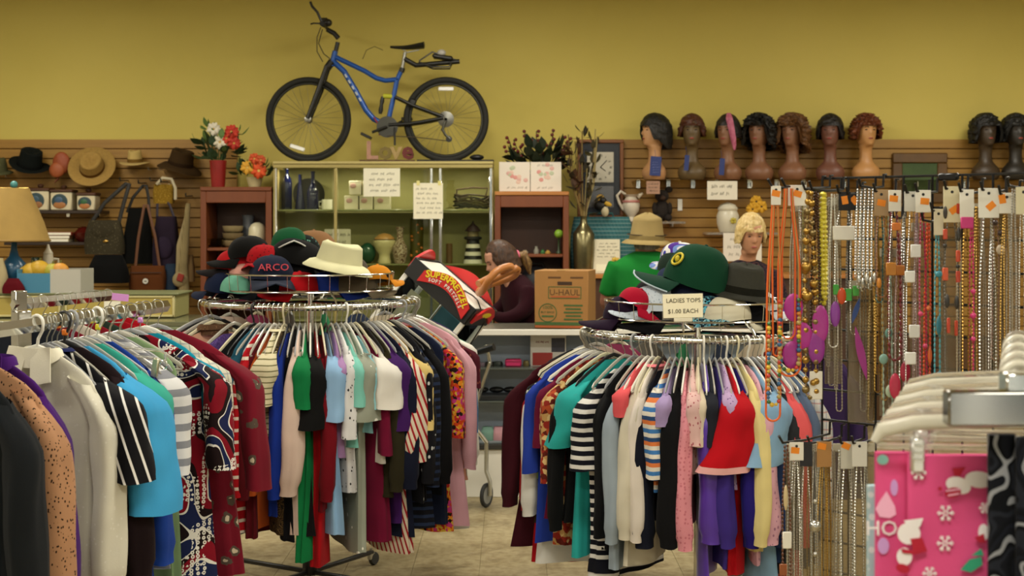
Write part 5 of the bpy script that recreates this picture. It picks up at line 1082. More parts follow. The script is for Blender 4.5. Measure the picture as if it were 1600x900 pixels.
for i, (px, zz, wd, nm) in enumerate(((550, 0, 23, 'lower left'), (573, 0, 22, 'lower middle'), (598, 0, 26, 'lower right'), (556, 23, 20, 'upper left'), (578, 23, 22, 'upper right'))):
    t = thing('gift_box', '%s of the small white printed boxes stacked in the case' % nm, 'box', (P(px, 0, dC).x, dC+0.01*i*(-1)**i*0.2, Z1+S(zz, dC)), group='printed boxes in the case')
    obj('carton', MB().box((0, 0, S(11, dC)), (S(wd-1.5, dC), 0.10, S(21.5, dC)), ch=0.002), paper('#cfc6b2'), t)
    obj('printed_motif', MB().ball((S(-3, dC), -0.051, S(14, dC)), (S(5, dC), 0.002, S(4, dC)), 10, 6), mat('#b08a86', 0.7), t)
lathed('hurricane_lamp', 'clear glass hurricane lamp on the upper case shelf', 'lamp', [(8, 0), (8, 2), (3, 4), (3, 8), (7, 14), (7, 34), (5, 38), (6, 44), (6, 46)], 704, 0, dC, '#c9c4a2', Z1, m=glass('#e9e6d0', 0.05))
vb = thing('vine_basket', 'dark wicker basket of twisted vines with a handle', 'basket', (P(738, 0, 10.92).x, 10.92, Z1))
rnd = random.Random(11)
obj('handle', MB().tube([(S(-26, 10.92), 0, 0.03), (S(-24, 10.92), 0, 0.155), (S(0, 10.92), 0, 0.17), (S(24, 10.92), 0, 0.165), (S(20, 10.92), 0, 0.09)], 0.008, 7), mat('#4a3a24', 0.8), vb)
for k in range(16):
    a0 = rnd.uniform(0, 6.28); zz = 0.014+0.085*rnd.random(); obj('vine', MB().tube([(S(28, 10.92)*math.cos(a0+0.5*j)*(0.8+0.3*rnd.random()), 0.09*math.sin(a0+0.5*j), max(0.012, zz+rnd.uniform(-0.02, 0.02))) for j in range(8)], 0.008, 5), mat(('#3a2f1c', '#4a4428', '#2a2a1c')[k % 3], 0.8), vb)
def leafy(par, n, R, hmin, hmax, c, seed, ls=0.035, name='leaf', flat=0.004, cx=0, cy=0):
    rnd = random.Random(seed)
    lm = MB(); n_ = 6; pl = [(ls*k/n_, ls*0.28*math.sin(PI*k/n_)) for k in range(n_+1)]+[(ls*k/n_, -ls*0.28*math.sin(PI*k/n_)) for k in range(n_-1, 0, -1)]
    lm.v = [Vector((x, y, 0.25*x*x/ls)) for x, y in pl]; lm.f = [tuple(range(len(pl)))]; N0 = len(pl); lm.v += [v+Vector((0, 0, -0.0012)) for v in lm.v]; lm.f.append(tuple(range(2*N0-1, N0-1, -1))); lm.f += [(i, i+N0, (i+1) % N0+N0, (i+1) % N0) for i in range(N0)]
    me = lm.mesh(name, mat(c, 0.6, var=0.4, vs=12), False)
    for k in range(n):
        a = rnd.uniform(0, 6.28); r = R*math.sqrt(rnd.random()); o = lk(name, me, par, (cx+r*math.cos(a), cy+r*math.sin(a)*0.7, rnd.uniform(hmin, hmax)), (rnd.uniform(-0.6, 0.6), rnd.uniform(-1.2, 0.3), a)); s = rnd.uniform(0.7, 1.25); o.scale = (s, s, s)
def bloom(par, loc, r, c, cc, seed, petals=11):
    rnd = random.Random(seed); f = obj('flower', MB().ball(loc, (r*0.32, r*0.22, r*0.32), 8, 6), mat(cc, 0.7), par)
    for k in range(petals):
        a = 2*PI*k/petals; ring = k % 2; M = Matrix.Rotation(a, 3, 'Y'); q = Vector(loc)+M @ Vector((r*0.58, -0.008*ring-0.002, 0)); obj('petal', MB().ball(q, (r*0.45, r*0.13, r*0.27), 8, 5, M @ Matrix.Rotation(0.5-0.4*ring, 3, 'Z')), mat(c, 0.7), f)
# lower shelf of the case
j = lathed('ginger_jar', 'cream footed jar with a tan domed lid', 'jar', [(10, 0), (10.5, 3), (9, 8), (9, 14), (15, 24), (18, 33), (17, 36), (16, 37)], 601, 0, dC, '#c9bd8c', Z2)
obj('lid', MB().lathe([(S(16, dC), 0), (S(15, dC), S(3, dC)), (S(9, dC), S(8, dC)), (S(1, dC), S(10, dC))], (0, 0, S(37, dC)), 24), mat('#b98a4c', 0.4), j); obj('rim_band', MB().ring((0, 0, S(37, dC)), S(16.5, dC), 0.004, 28, 6), mat('#5a3a18', 0.4), j)
lathed('ceramic_vase', 'patterned vase with a dark narrow flared neck', 'vase', [(8, 0), (9, 3), (12, 18), (11, 26), (7, 33), (5, 38), (5, 50), (7, 57)], 625, 0, dC-0.03, '#a08a72', Z2, m=cloth(('paisley', ['#b8a68c', '#8c7358', '#c4b49a', '#6a4e38'], 14)))
lathed('green_glass_globe', 'dark green glass globe in the case', 'globe', [(4, 0), (10, 4), (14, 14), (12, 25), (5, 31), (1, 32)], 574, 0, dC+0.03, '#1f4a34', Z2, rough=0.1)
v = lathed('amber_candle_glass', 'tall green glass with amber glints', 'candle glass', [(10, 0), (10, 2), (11, 55), (10, 70), (9, 70), (9, 4)], 651, 0, dC+0.05, '#4f4a1c', Z2, rough=0.15)
for k in range(9): obj('amber_bead', MB().ball((S(10.6, dC)*math.sin(k*1.3-1.2)*0.8, -S(9, dC), S(12+6*k, dC)), S(2.2, dC), 8, 6), mat('#c8742a', 0.2), v)
lathed('short_candle', 'small brown pillar candle behind the pretzel case', 'candle', [(5, 0), (5, 30), (4, 31)], 702, 0, dC, '#5a4020', Z2)
lh = thing('lighthouse_figurine', 'black and white spiral striped lighthouse figurine', 'figurine', (P(739, 0, dC).x, dC, Z2))
for k in range(6): obj('tower_band', MB().lathe([(S(15-k*0.9, dC), S(6*k, dC)), (S(14.1-k*0.9, dC), S(6*(k+1), dC))], (0, 0, 0), 20), mat('#d2cdbb' if k % 2 == 0 else '#12120f', 0.5), lh)
obj('gallery', MB().lathe([(S(10, dC), S(36, dC)), (S(14, dC), S(38, dC)), (S(14, dC), S(41, dC)), (S(9, dC), S(42, dC))], seg=20), black(), lh); obj('lantern', MB().lathe([(S(9, dC), S(42, dC)), (S(9, dC), S(50, dC))], seg=14), mat('#7a6a48', 0.4), lh)
obj('roof', MB().lathe([(S(13, dC), S(50, dC)), (S(8, dC), S(57, dC)), (S(2, dC), S(62, dC)), (S(1, dC), S(66, dC))], seg=20), mat('#2a1410', 0.5), lh)
sheet('paper_sign', 'large handwritten sign taped to the upper glass of the case', 568, 263, 625, 307, CD-0.006, '#e4dfc6', 4, 21)
s2 = sheet('paper_sign', 'typed notice held by yellow tape on the chrome posts', 646, 286, 692, 342, CD-0.006, '#e6dfc4', 6, 22, r=0.0013)
for x in (-0.075, 0.085): obj('tape', MB().box((x, -0.002, 0.135), (0.024, 0.001, 0.035)), mat('#d9cf86', 0.6), s2, smooth=False)
sheet('paper_sign', 'small white notice inside the lower part of the case', 507, 358, 548, 389, CD+0.10, '#cfc8b2', 2, 23)
# left wooden cabinet: crockery and flowers
dL = 10.88; zl = zsL[0]+0.0005
for k in range(3): lathed('stoneware_bowl', ('bottom', 'middle', 'top')[k]+' of the stacked stoneware bowls in the left cabinet', 'bowl', [(10, 0), (15, 4), (16.5, 11), (15.5, 11), (12, 5)], 364, 0, dL, ('#8a7a58', '#7d6d4c', '#94845f')[k], zl+S(11.2, dL)*k, group='stacked stoneware bowls')
lathed('glass_bowl', 'clear glass dish in the left cabinet', 'dish', [(8, 0), (13, 6), (15, 14), (14, 14), (9, 3)], 336, 0, dL-0.05, '#9c967c', zl, m=glass('#d8d4bc', 0.08))
lathed('ceramic_jar', 'cream rounded ceramic jar with a dark painted base, left cabinet', 'jar', [(9, 0), (13, 5), (14, 18), (13, 30), (9, 36), (3, 39)], 402, 0, dL-0.02, '#cfc6a4', zl)
lathed('striped_pitcher', 'grey blue pitcher at the back of the left cabinet', 'pitcher', [(9, 0), (12, 12), (10, 30), (8, 40), (10, 50), (9, 50)], 388, 0, dL+0.12, '#5c6166', zl)
fp = lathed('red_vase', 'tall red vase with white and red artificial flowers', 'vase', [(10, 0), (10.5, 2), (13, 38), (13.5, 42), (12, 42), (9, 3)], 341, 0, 10.90, '#8c1f1c', ztL+0.0005, rough=0.35)
h0 = S(42, 10.9); leafy(fp, 46, 0.15, h0, h0+0.16, '#1f3a16', 5, 0.10); leafy(fp, 14, 0.19, h0+0.06, h0+0.26, '#5c7a38', 6, 0.08)
for k in range(6): obj('stem', MB().tube([(0.01*k-0.03, 0, h0-0.02), (0.03*k-0.08, -0.02, h0+0.12+0.015*k)], 0.004, 5), mat('#35501f', 0.7), fp)
for k, (px, py, r, c) in enumerate(((334, 202, 0.055, '#cfc8b4'), (344, 222, 0.055, '#cfc6ae'), (362, 206, 0.058, '#b52c14'), (366, 224, 0.052, '#a82412'), (354, 216, 0.045, '#c23a1c'))): p = P(px, py, 10.8); bloom(fp, (p.x-fp.location.x, -0.10, p.z-fp.location.z), r, c, '#c9a24a', k)
fq = lathed('white_pot', 'cream pot of orange and yellow artificial flowers', 'flower pot', [(9, 0), (9.5, 2), (12.5, 14), (13, 16), (11.5, 16), (8, 3)], 398, 0, 10.88, '#b9ac80', ztL+0.0005)
h0 = S(16, 10.88); leafy(fq, 34, 0.12, h0-0.01, h0+0.09, '#2f4a1c', 8, 0.085)
for k, (px, py, r, c) in enumerate(((405, 267, 0.062, '#cc4a14'), (387, 262, 0.055, '#d09a2c'), (398, 248, 0.045, '#c24a1a'), (408, 250, 0.04, '#b84a1c'))): p = P(px, py, 10.8); bloom(fq, (p.x-fq.location.x, -0.09, p.z-fq.location.z), r, c, '#d8b45a', 20+k)
# right wooden cabinet
for k, (x0, x1, nm) in enumerate(((780, 828, 'left'), (829, 877, 'right'))):
    t = sheet('greeting_card', '%s of the two pale flower print cards on the cabinet' % nm, x0, 252, x1, 298, 10.80, '#ddd3c4', 0, cat='card'); t.location.z = ztR+S(46, 10.8)/2+0.001
    rnd = random.Random(k)
    for q in range(11): obj('printed_flower', MB().ball((rnd.gauss(0, 0.035), -0.0018, 0.02+rnd.gauss(0, 0.03)), (0.018, 0.0012, 0.016), 8, 5), mat(('#d0a59a', '#d8b8a6', '#b4ba9c', '#cf9088')[q % 4], 0.8), t)
    if k == 1: scribble(t, 0.2, 0.05, 1, mat('#8a8478', 0.9), (0, -0.0015, 0.085), 9, 'printed_lines')
    scribble(t, 0.2, 0.05, 1, mat('#8a8478', 0.9), (0, -0.0015, -0.085), 8+k, 'printed_lines')
bp = thing('berry_plant', 'dark leafy plant with red berries behind the cards', 'plant', (P(842, 0, 10.97).x, 10.97, ztR+0.0005))
obj('pot', MB().lathe([(0.07, 0), (0.09, 0.13), (0.095, 0.14), (0.07, 0.13)], seg=18), mat('#5a2a18', 0.6), bp)
leafy(bp, 70, 0.20, 0.16, 0.34, '#16260f', 14, 0.11)
rnd = random.Random(3)
for k in range(12):
    a = -0.24+0.044*k; top = Vector((a, rnd.uniform(-0.05, 0.05), rnd.uniform(0.34, 0.48))); st = obj('stem', MB().tube([(a*0.3, 0, 0.1), (a*0.8, 0, 0.3), top], 0.004, 5), mat('#2a2a14', 0.7), bp)
    for q in range(4): obj('berry', MB().ball(top+Vector((rnd.uniform(-0.025, 0.025), rnd.uniform(-0.03, 0.01), -0.035*q)), 0.014, 8, 6), mat('#5c0f14', 0.4), st)
zr = zsR[0]+0.0005
tr = lathed('flower_figurine', 'green flower head figurine on a thin stand in the right cabinet', 'figurine', [(4, 0), (4, 3), (1.5, 6), (1.5, 26), (3, 28)], 873, 0, 10.84, '#2a3a1c', zr); obj('green_head', MB().ball((0, 0, S(31, 10.84)), S(7, 10.84), 12, 8), mat('#7fa82c', 0.5), tr)
for k, (px, r, h, c, nm) in enumerate(((820, 5, 6, '#a89a80', 'shell shaped'), (838, 4, 12, '#7d7a6c', 'glass'), (848, 3.5, 7, '#3a6a3c', 'green'), (856, 4, 6, '#b08a44', 'brass'), (808, 5, 5, '#6a5a44', 'brown'))): lathed('trinket', nm+' trinket on the right cabinet shelf', 'trinket', [(r, 0), (r*1.1, h*0.4), (r*0.5, h*0.8), (r*0.6, h)], px, 0, 10.82, c, zr)
zr2 = zsR[1]+0.0005
lathed('plastic_bottle', 'pale plastic bottle low in the right cabinet', 'bottle', [(6, 0), (6.5, 3), (6.5, 26), (3, 34), (3, 40)], 874, 0, 10.84, '#b8b4b0', zr2)
bb = tag(obj('dark_bag', MB().ball((0, 0, 0.14), (0.13, 0.10, 0.13), 18, 12), mat('#14161c', 0.6), None, (P(838, 0, 10.9).x, 10.92, zr2-0.009)), 'dark slumped bag low in the right cabinet', 'bag'); obj('handle', MB().tube([(-0.06, 0, 0.245), (-0.05, 0, 0.285), (0.05, 0, 0.285), (0.06, 0, 0.245)], 0.008, 7), black(), bb)
# back ledge between the cabinet and the slatwall, with vase, bags, clock
ld = thing('back_ledge', 'wooden back counter below the slatwall', 'counter', (P(1080, 0, 10.7).x, 10.62, 0)); LZT = P(0, 428, 10.75).z
LW = P(1330, 0, 10.7).x-P(893, 0, 10.7).x
obj('ledge_top', MB().box((0, 0.33, LZT-0.015), (LW, 0.66, 0.03), ch=0.004), M_oakl, ld); obj('ledge_body', MB().box((0, 0.34, (LZT-0.03)/2), (LW-0.04, 0.60, LZT-0.03), ch=0.004), M_oakd, ld)
ld.location.x = P(893, 0, 10.62).x+LW/2+0.03
mv = lathed('metal_floor_vase', 'tall mottled silver bronze vase holding dried branches', 'vase', [(14, 0), (15, 3), (17, 40), (17, 62), (13, 68), (6, 78), (4.5, 86), (6, 90), (5, 90)], 912, 0, 10.80, '#8a8468', LZT+0.0005, m=mat('#8f8660', 0.28, 0.85, var=0.5, vs=14))
rnd = random.Random(17)
for k in range(13):
    a = rnd.uniform(-0.13, 0.10); tip = Vector((a, rnd.uniform(-0.06, 0.06), S(90, 10.8)+rnd.uniform(0.35, 0.66))); st = obj('branch', MB().tube([(0, 0, S(60, 10.8)), (a*0.25, 0, S(100, 10.8)), (a*0.8, 0, S(140, 10.8)), tip], 0.0045, 5), mat(('#5a4420', '#7a6430', '#8a7a4a')[k % 3], 0.8), mv)
    leafy(st, 6, 0.03, tip.z-0.38, tip.z, ('#2a2410', '#4a2c12', '#3a3416')[k % 3], 40+k, 0.075, cx=tip.x*0.8)
ck = thing('wall_clock', 'tall rectangular wall clock with roman numerals in a brown frame', 'clock', P(938, 280, 11.28)); CWd, CH = S(72, 11.28), S(124, 11.28)
for c, s in (((0, 0, CH/2-0.014), (CWd, 0.05, 0.028)), ((0, 0, -CH/2+0.014), (CWd, 0.05, 0.028)), ((-CWd/2+0.014, 0, 0), (0.028, 0.05, CH-0.056)), ((CWd/2-0.014, 0, 0), (0.028, 0.05, CH-0.056))): obj('frame_bar', MB().box(c, s, ch=0.004), wood('#6a3a18', '#84501f', (1, 1, 1)), ck)
obj('dark_mount', MB().box((0, 0.012, 0), (CWd-0.05, 0.01, CH-0.05)), mat('#141b26', 0.25), ck, smooth=False)
obj('dial', MB().box((0, 0.002, 0.095), (0.21, 0.012, 0.24)), paper('#c9c3b0'), ck, smooth=False)
for k, sN in enumerate(['XII', 'I', 'II', 'III', 'IIII', 'V', 'VI', 'VII', 'VIII', 'IX', 'X', 'XI']): a = 2*PI*k/12; text(sN, 0.026, mat('#3a362c', 0.7), ck, (0.082*math.sin(a), -0.006, 0.095+0.092*math.cos(a)), (PI/2, a, 0), name='numeral')
for a, L in ((0.75, 0.075), (2.2, 0.05)): obj('clock_hand', MB().rod((0, -0.007, 0.095), (L*math.sin(a), -0.007, 0.095+L*math.cos(a)), 0.003, 5), black(), ck)
obj('pendulum_window', MB().box((0, 0.002, -0.14), (0.21, 0.010, 0.17)), mat('#7d7a78', 0.12, 0.8), ck, smooth=False); obj('pendulum', MB().lathe([(0.03, -0.003), (0.032, 0), (0.03, 0.003)], (0.0, -0.006, -0.15), 18, (0, 1, 0)), M_bl['gold'](), ck)
# gingham tote, toucan, framed notice, pitcher, doll, covered jars
def soft_box(name, label, cat, px0, px1, py0, py1, d, dep, spec, z=None, seed=0, bulge=0.12, taper=0.9):
    W, H = S(px1-px0, d), S(py1-py0, d); c = P((px0+px1)/2, py1, d); rnd = random.Random(seed); rows = []; N = 28
    for i in range(13):
        t = i/12; ring = []
        for k in range(N):
            a = 2*PI*k/N; cc, ss = math.cos(a), math.sin(a); wv = 1+0.03*math.sin(5*a+seed+4*t)
            bw = (1+bulge*math.sin(PI*t))*lerp(1.0, taper, t)
            ring.append((W/2*math.copysign(abs(cc)**0.55, cc)*bw*wv, dep/2*math.copysign(abs(ss)**0.7, ss)*bw*wv*(1-0.5*sm(0.6, 1, t)), H*t))
        rows.append(ring)
    if z is not None: c.z = z
    return tag(obj(name, MB().rings(rows), cloth(spec), None, c, ang=80), label, cat)
tt = soft_box('gingham_tote', 'teal gingham tote bag behind the framed notice', 'bag', 893, 988, 340, 427, 11.05, 0.18, ('plaid', '#3f6e72', '#1f4a50', '#9ab0a8'), LZT+0.0005); obj('handle', MB().tube([(-0.12, 0, 0.40), (-0.1, 0, 0.46), (0.08, 0, 0.46), (0.1, 0, 0.40)], 0.008, 7), cloth(so('#3f6e72')), tt)
tc = thing('toucan_figurine', 'small black toucan figurine with a yellow beak hanging by the clock', 'figurine', P(938, 332, 10.98)); obj('body', MB().ball((0, 0, 0), (0.05, 0.035, 0.045), 12, 8), black(), tc); obj('head', MB().ball((0.02, -0.01, 0.04), 0.028, 12, 8), black(), tc); obj('beak', MB().ball((0.055, -0.02, 0.015), (0.035, 0.014, 0.018), 10, 6, Matrix.Rotation(0.4, 3, 'Y')), mat('#c9a02a', 0.4), tc); obj('belly', MB().ball((0.035, -0.02, -0.045), (0.03, 0.02, 0.04), 10, 6), mat('#c4b894', 0.6), tc); tc.location.z = LZT+S(427-340, 11.05)+0.085
fn = thing('notice_board', 'leaning white lined notice with a yellow flower corner', 'sign', (P(948, 0, 10.78).x, 10.78, LZT+0.001), (-0.14, 0, 0)); NW, NH = S(42, 10.78), S(54, 10.78)
obj('board', MB().box((0, 0, NH/2), (NW, 0.012, NH), ch=0.003), paper('#d8d0b4'), fn); scribble(fn, NW, NH*0.6, 5, mat('#8a8270', 0.9), (0, -0.0072, NH*0.68), 31, 'printed_lines')
bloom(fn, (NW*0.32, -0.012, NH*0.36), 0.035, '#c9a83a', '#7a3a1c', 4, 8); obj('pale_panel', MB().box((-NW*0.12, -0.007, NH*0.17), (NW*0.55, 0.002, NH*0.2)), paper('#e9e4c6'), fn, smooth=False)
pw = thing('small_shelf', 'short slatwall shelf carrying the ewer and the dark doll', 'shelf', (0, 0, 0)); PZ = P(0, 346, 11.2).z
obj('shelf_board', MB().box((P(1012, 0, 11.2).x, 11.19, PZ-0.01), (S(112, 11.2), 0.26, 0.018), ch=0.003), clearplastic(), pw)
for px in (975, 1050): obj('bracket', MB().box((P(px, 0, 11.2).x, 11.24, PZ-0.03), (0.012, 0.16, 0.025), ch=0.003), steel(), pw)
ew = lathed('porcelain_ewer', 'white porcelain ewer with pink trim and a tall curled handle', 'pitcher', [(9, 0), (9, 3), (5, 7), (12, 16), (14, 26), (10, 34), (8, 38), (12, 42), (11, 42)], 986, 0, 11.18, '#cfc4b0', PZ+0.0005)
obj('handle', MB().tube([(-S(12, 11.18), 0, S(18, 11.18)), (-S(18, 11.18), 0, S(28, 11.18)), (-S(22, 11.18), 0, S(40, 11.18)), (-S(16, 11.18), 0, S(47, 11.18)), (-S(9, 11.18), 0, S(42, 11.18))], 0.012, 8), mat('#cfc4b0', 0.3), ew); obj('pink_band', MB().ring((0, 0, S(31, 11.18)), S(12, 11.18), 0.010, 24, 8), mat('#c07c74', 0.4), ew); obj('spout', MB().tube([(S(10, 11.18), 0, S(38, 11.18)), (S(18, 11.18), 0, S(44, 11.18))], [0.02, 0.008], 8), mat('#cfc4b0', 0.3), ew)
dl = thing('plush_bear', 'dark brown plush bear with round ears on the small shelf', 'plush toy', (P(1034, 0, 11.18).x, 11.18, PZ)); M_bear = mat('#1d130c', 0.9, bump=0.6, vs=120)
for n_, c, r in (('body', (0, 0, 0.085), (0.065, 0.06, 0.085)), ('head', (0, -0.01, 0.20), (0.055, 0.05, 0.05)), ('ear', (-0.06, 0, 0.245), (0.03, 0.012, 0.026)), ('ear', (0.055, 0, 0.25), (0.03, 0.012, 0.026)), ('arm', (-0.06, -0.03, 0.10), (0.02, 0.03, 0.05)), ('arm', (0.06, -0.03, 0.10), (0.02, 0.03, 0.05)), ('leg', (-0.045, -0.06, 0.028), (0.03, 0.05, 0.028)), ('leg', (0.045, -0.06, 0.028), (0.03, 0.05, 0.028))): obj(n_, MB().ball(c, r, 14, 10), M_bear, dl)
obj('muzzle', MB().ball((0, -0.055, 0.185), (0.025, 0.02, 0.02), 10, 8), mat('#3a2618', 0.8), dl)
sh2 = thing('small_shelf', 'clear slatwall shelf carrying the white covered jar and sunflowers', 'shelf', (0, 0, 0)); JZ = P(0, 363, 11.15).z
obj('shelf_board', MB().box((P(1157, 0, 11.15).x, 11.17, JZ-0.01), (S(110, 11.15), 0.30, 0.018), ch=0.003), clearplastic(), sh2); obj('bracket', MB().box((P(1140, 0, 11.15).x, 11.24, JZ-0.03), (0.012, 0.16, 0.025), ch=0.003), steel(), sh2)
jr = lathed('covered_jar', 'white porcelain jar with a rounded lid and yellow flower', 'jar', [(12, 0), (14, 4), (17, 14), (17.5, 26), (15, 32), (14, 34)], 1137, 0, 11.12, '#cfc8b2', JZ+0.0005)
obj('lid', MB().lathe([(S(15, 11.12), 0), (S(16, 11.12), S(3, 11.12)), (S(12, 11.12), S(9, 11.12)), (S(4, 11.12), S(12, 11.12)), (S(1, 11.12), S(13, 11.12))], (0, 0, S(34, 11.12)), 24), mat('#cfc8b2', 0.3), jr); bloom(jr, (0.03, -0.092, 0.09), 0.028, '#b8a83a', '#7d6a20', 3, 8)
sf = lathed('sunflower_vase', 'white vase of yellow sunflowers on the slatwall shelf', 'vase', [(8, 0), (11, 6), (11, 18), (7, 26), (6, 30)], 1180, 0, 11.15, '#c9c4b4', JZ+0.0005)
for k, (dx, dz) in enumerate(((-0.03, 0.18), (0.04, 0.2), (0.0, 0.24))): bloom(sf, (dx, -0.04, dz), 0.05, '#c9961c', '#3a2010', 50+k, 13); obj('stem', MB().tube([(0, 0, 0.12), (dx, -0.02, dz)], 0.004, 5), mat('#3a5a20', 0.7), sf)
sheet('paper_sign', 'white boxed notice behind the blonde woman', 1130, 364, 1190, 408, 11.0, '#ddd6c6', 3, 44).rotation_euler = (0, 0, 0)
# ------------------------------------------------------------------ left wall: hats, canisters, bags
def felt(c): return mat(c, 0.92, 0.0, 0.1, bump=0.15, vs=90)
def brim_hat(name, label, loc, rot, cr, cb, rx=0.085, ry=0.10, h=0.11, bw=0.055, droop=0.01, dent=0.02, band=None, cat='hat', curl=0.0, m=None, taper=0.86):
    """crown with a pinched top, a wavy brim with thickness, and a band; local +Z is up, front is -Y"""
    mc = m or felt(cr); t = thing(name, label, cat, loc, rot); N = 36; rows = []
    for i in range(9):
        s = i/8; k = lerp(1.0, taper, s); rows.append([(rx*k*math.cos(a), ry*k*math.sin(a), h*s) for a in [2*PI*q/N for q in range(N)]])
    for s, dz in ((0.78*taper, 0.006), (0.5*taper, -dent*0.6), (0.2*taper, -dent), (0.02, -dent)): rows.append([(rx*s*math.cos(a), ry*s*math.sin(a), h+dz+0.006*math.cos(2*a)) for a in [2*PI*q/N for q in range(N)]])
    obj('crown', MB().rings(rows, False, True), mc, t, ang=80)
    br = []
    for w_, dz in ((0.0, 0.003), (0.5, 0.002), (1.0, 0.0), (1.02, -0.003), (0.5, -0.002), (0.0, -0.002)):
        ring = []
        for q in range(N):
            a = 2*PI*q/N; ring.append(((rx+bw*w_)*math.cos(a), (ry+bw*w_)*math.sin(a), dz-droop*w_*w_+curl*w_*w_*abs(math.cos(a))**2))
        br.append(ring)
    obj('brim', MB().rings(br, False, False), m or felt(cb), t, ang=80)
    if band: obj('hat_band', MB().rings([[((rx*lerp(1.0, taper, z/h)+0.002)*math.cos(a), (ry*lerp(1.0, taper, z/h)+0.002)*math.sin(a), z) for a in [2*PI*q/N for q in range(N)]] for z in (0.004, 0.03)], False, False), felt(band), t)
    return t
dH = 11.2
straw = lambda c1, c2: cloth(('stripe', c1, c2, 0.008, 0.4, 'z'))
brim_hat('felt_hat', 'black felt hat hanging at the left of the slatwall', P(46, 259, dH), (0.35, 0.30, 0.0), '#101412', '#101412', 0.095, 0.10, 0.125, 0.062, 0.0, band='#0a0c0b', curl=0.02)
brim_hat('straw_hat', 'wide golden straw hat tilted to show its brim', P(144, 262, dH-0.03), (0.95, 0.18, 0.0), '#a07a34', '#a07a34', 0.095, 0.105, 0.10, 0.085, -0.02, band='#5a3c16', m=mat('#a2803c', 0.85, var=0.35, vs=60, bump=0.4))
brim_hat('small_cowboy_hat', 'small cream cowboy hat on the slatwall', P(211, 254, dH), (0.12, 0.0, 0.0), '#b29a5e', '#a8905a', 0.058, 0.07, 0.09, 0.06, 0.01, curl=0.015, band='#6a4e20')
brim_hat('felt_hat', 'brown felt hat with a wide drooping brim', P(282, 258, dH), (0.2, 0.25, 0.0), '#3a2a16', '#3a2a16', 0.10, 0.10, 0.115, 0.075, 0.02, band='#2a1c0e', curl=-0.02)
brim_hat('knit_hat', 'olive grey hat cut off by the left edge', P(-4, 268, dH), (0.2, 0, 0), '#4a4a30', '#4a4a30', 0.08, 0.08, 0.10, 0.04, 0.01)
lm = thing('leather_mask', 'rust coloured leather ornament with a hanging tail', 'ornament', P(96, 262, dH)); obj('leather_body', MB().ball((0, 0, 0.035), (0.07, 0.03, 0.09), 14, 10), mat('#8a3f1a', 0.6, bump=0.6, vs=30), lm); obj('leather_flap', MB().ball((-0.03, -0.02, -0.02), (0.06, 0.02, 0.06), 12, 8), mat('#944a20', 0.6), lm); obj('leather_tail', MB().tube([(-0.01, 0, -0.05), (-0.03, 0, -0.09), (-0.055, 0, -0.12)], [0.012, 0.010, 0.004], 6), mat('#6a3416', 0.6), lm)
def hanger_pegs():
    t = thing('hat_hooks', 'row of small clear pegs holding the hats', 'pegs', (0, 0, 0))
    for px, py in ((46, 262), (96, 250), (144, 255), (211, 256), (282, 262), (-4, 266), (16, 278), (237, 266), (255, 266)): p = P(px, py, 11.31); obj('peg', MB().tube([p, p+Vector((0, -0.10, 0)), p+Vector((0, -0.11, 0.02))], 0.004, 6), clearplastic() if py > 264 else steel(), t)
hanger_pegs()
csf = thing('canister_shelf', 'dark shelf carrying three canisters on the left slatwall', 'shelf', (0, 0, 0)); CZ = P(0, 329, 11.18).z
obj('shelf_board', MB().box((P(98, 0, 11.18).x, 11.19, CZ-0.012), (S(130, 11.18), 0.27, 0.024), ch=0.003), mat('#2a1a0e', 0.5), csf)
for px in (46, 112, 158): obj('bracket', MB().box((P(px, 0, 11.2).x, 11.12, CZ-0.035), (0.03, 0.02, 0.035), ch=0.003), chrome(), csf)
for k, (x0, x1, y0) in enumerate(((46, 81, 299), (83, 117, 301), (124, 153, 306))):
    W, H = S(x1-x0-1, 11.16), S(329-y0, 11.16); t = thing('canister', '%s of three white canisters with landscape ovals' % ('leftmost', 'middle', 'smallest, rightmost')[k], 'canister', (P((x0+x1)/2, 0, 11.16).x, 11.16, CZ+0.0005), group='canisters with landscape ovals')
    obj('body', MB().box((0, 0, H/2), (W, 0.15, H), ch=0.008), mat('#c9bd9c', 0.4), t); obj('lid', MB().box((0, 0, H+0.012), (W+0.012, 0.16, 0.024), ch=0.006), M_oakd, t); obj('knob', MB().lathe([(0.012, 0), (0.024, 0.015), (0.024, 0.026), (0.01, 0.034)], (0, 0, H+0.024), 14), M_oakd, t)
    o = obj('landscape_oval', MB().ball((-W*0.06, -0.076, H*0.5), (W*0.38, 0.003, H*0.42), 20, 8), mat('#1f3a40', 0.5), t); obj('painted_ground', MB().ball((-W*0.06, -0.0775, H*0.30), (W*0.30, 0.003, H*0.20), 16, 6), mat(('#8a5a2c', '#9a6430', '#a86a34')[k], 0.5), o); obj('painted_tree', MB().ball((-W*0.1, -0.078, H*0.58), (W*0.2, 0.003, H*0.18), 12, 6), mat(('#2c4a5a', '#34506a', '#2a5a34')[k], 0.5), o)
sf2 = thing('lower_shelf', 'lower dark shelf on the left slatwall', 'shelf', (0, 0, 0)); SZ = P(0, 378, 11.18).z
obj('shelf_board', MB().box((P(90, 0, 11.18).x, 11.19, SZ-0.012), (S(150, 11.18), 0.27, 0.024), ch=0.003), mat('#2a1a0e', 0.5), sf2)
tp_ = lathed('red_teapot', 'dark red pot on the lower left shelf', 'pot', [(8, 0), (14, 6), (15, 14), (9, 21), (3, 24)], 131, 0, 11.16, '#4a140c', SZ+0.0005, rough=0.2); obj('spout', MB().tube([(S(13, 11.16), 0, S(10, 11.16)), (S(20, 11.16), 0, S(18, 11.16))], [0.012, 0.007], 8), mat('#4a140c', 0.2), tp_)
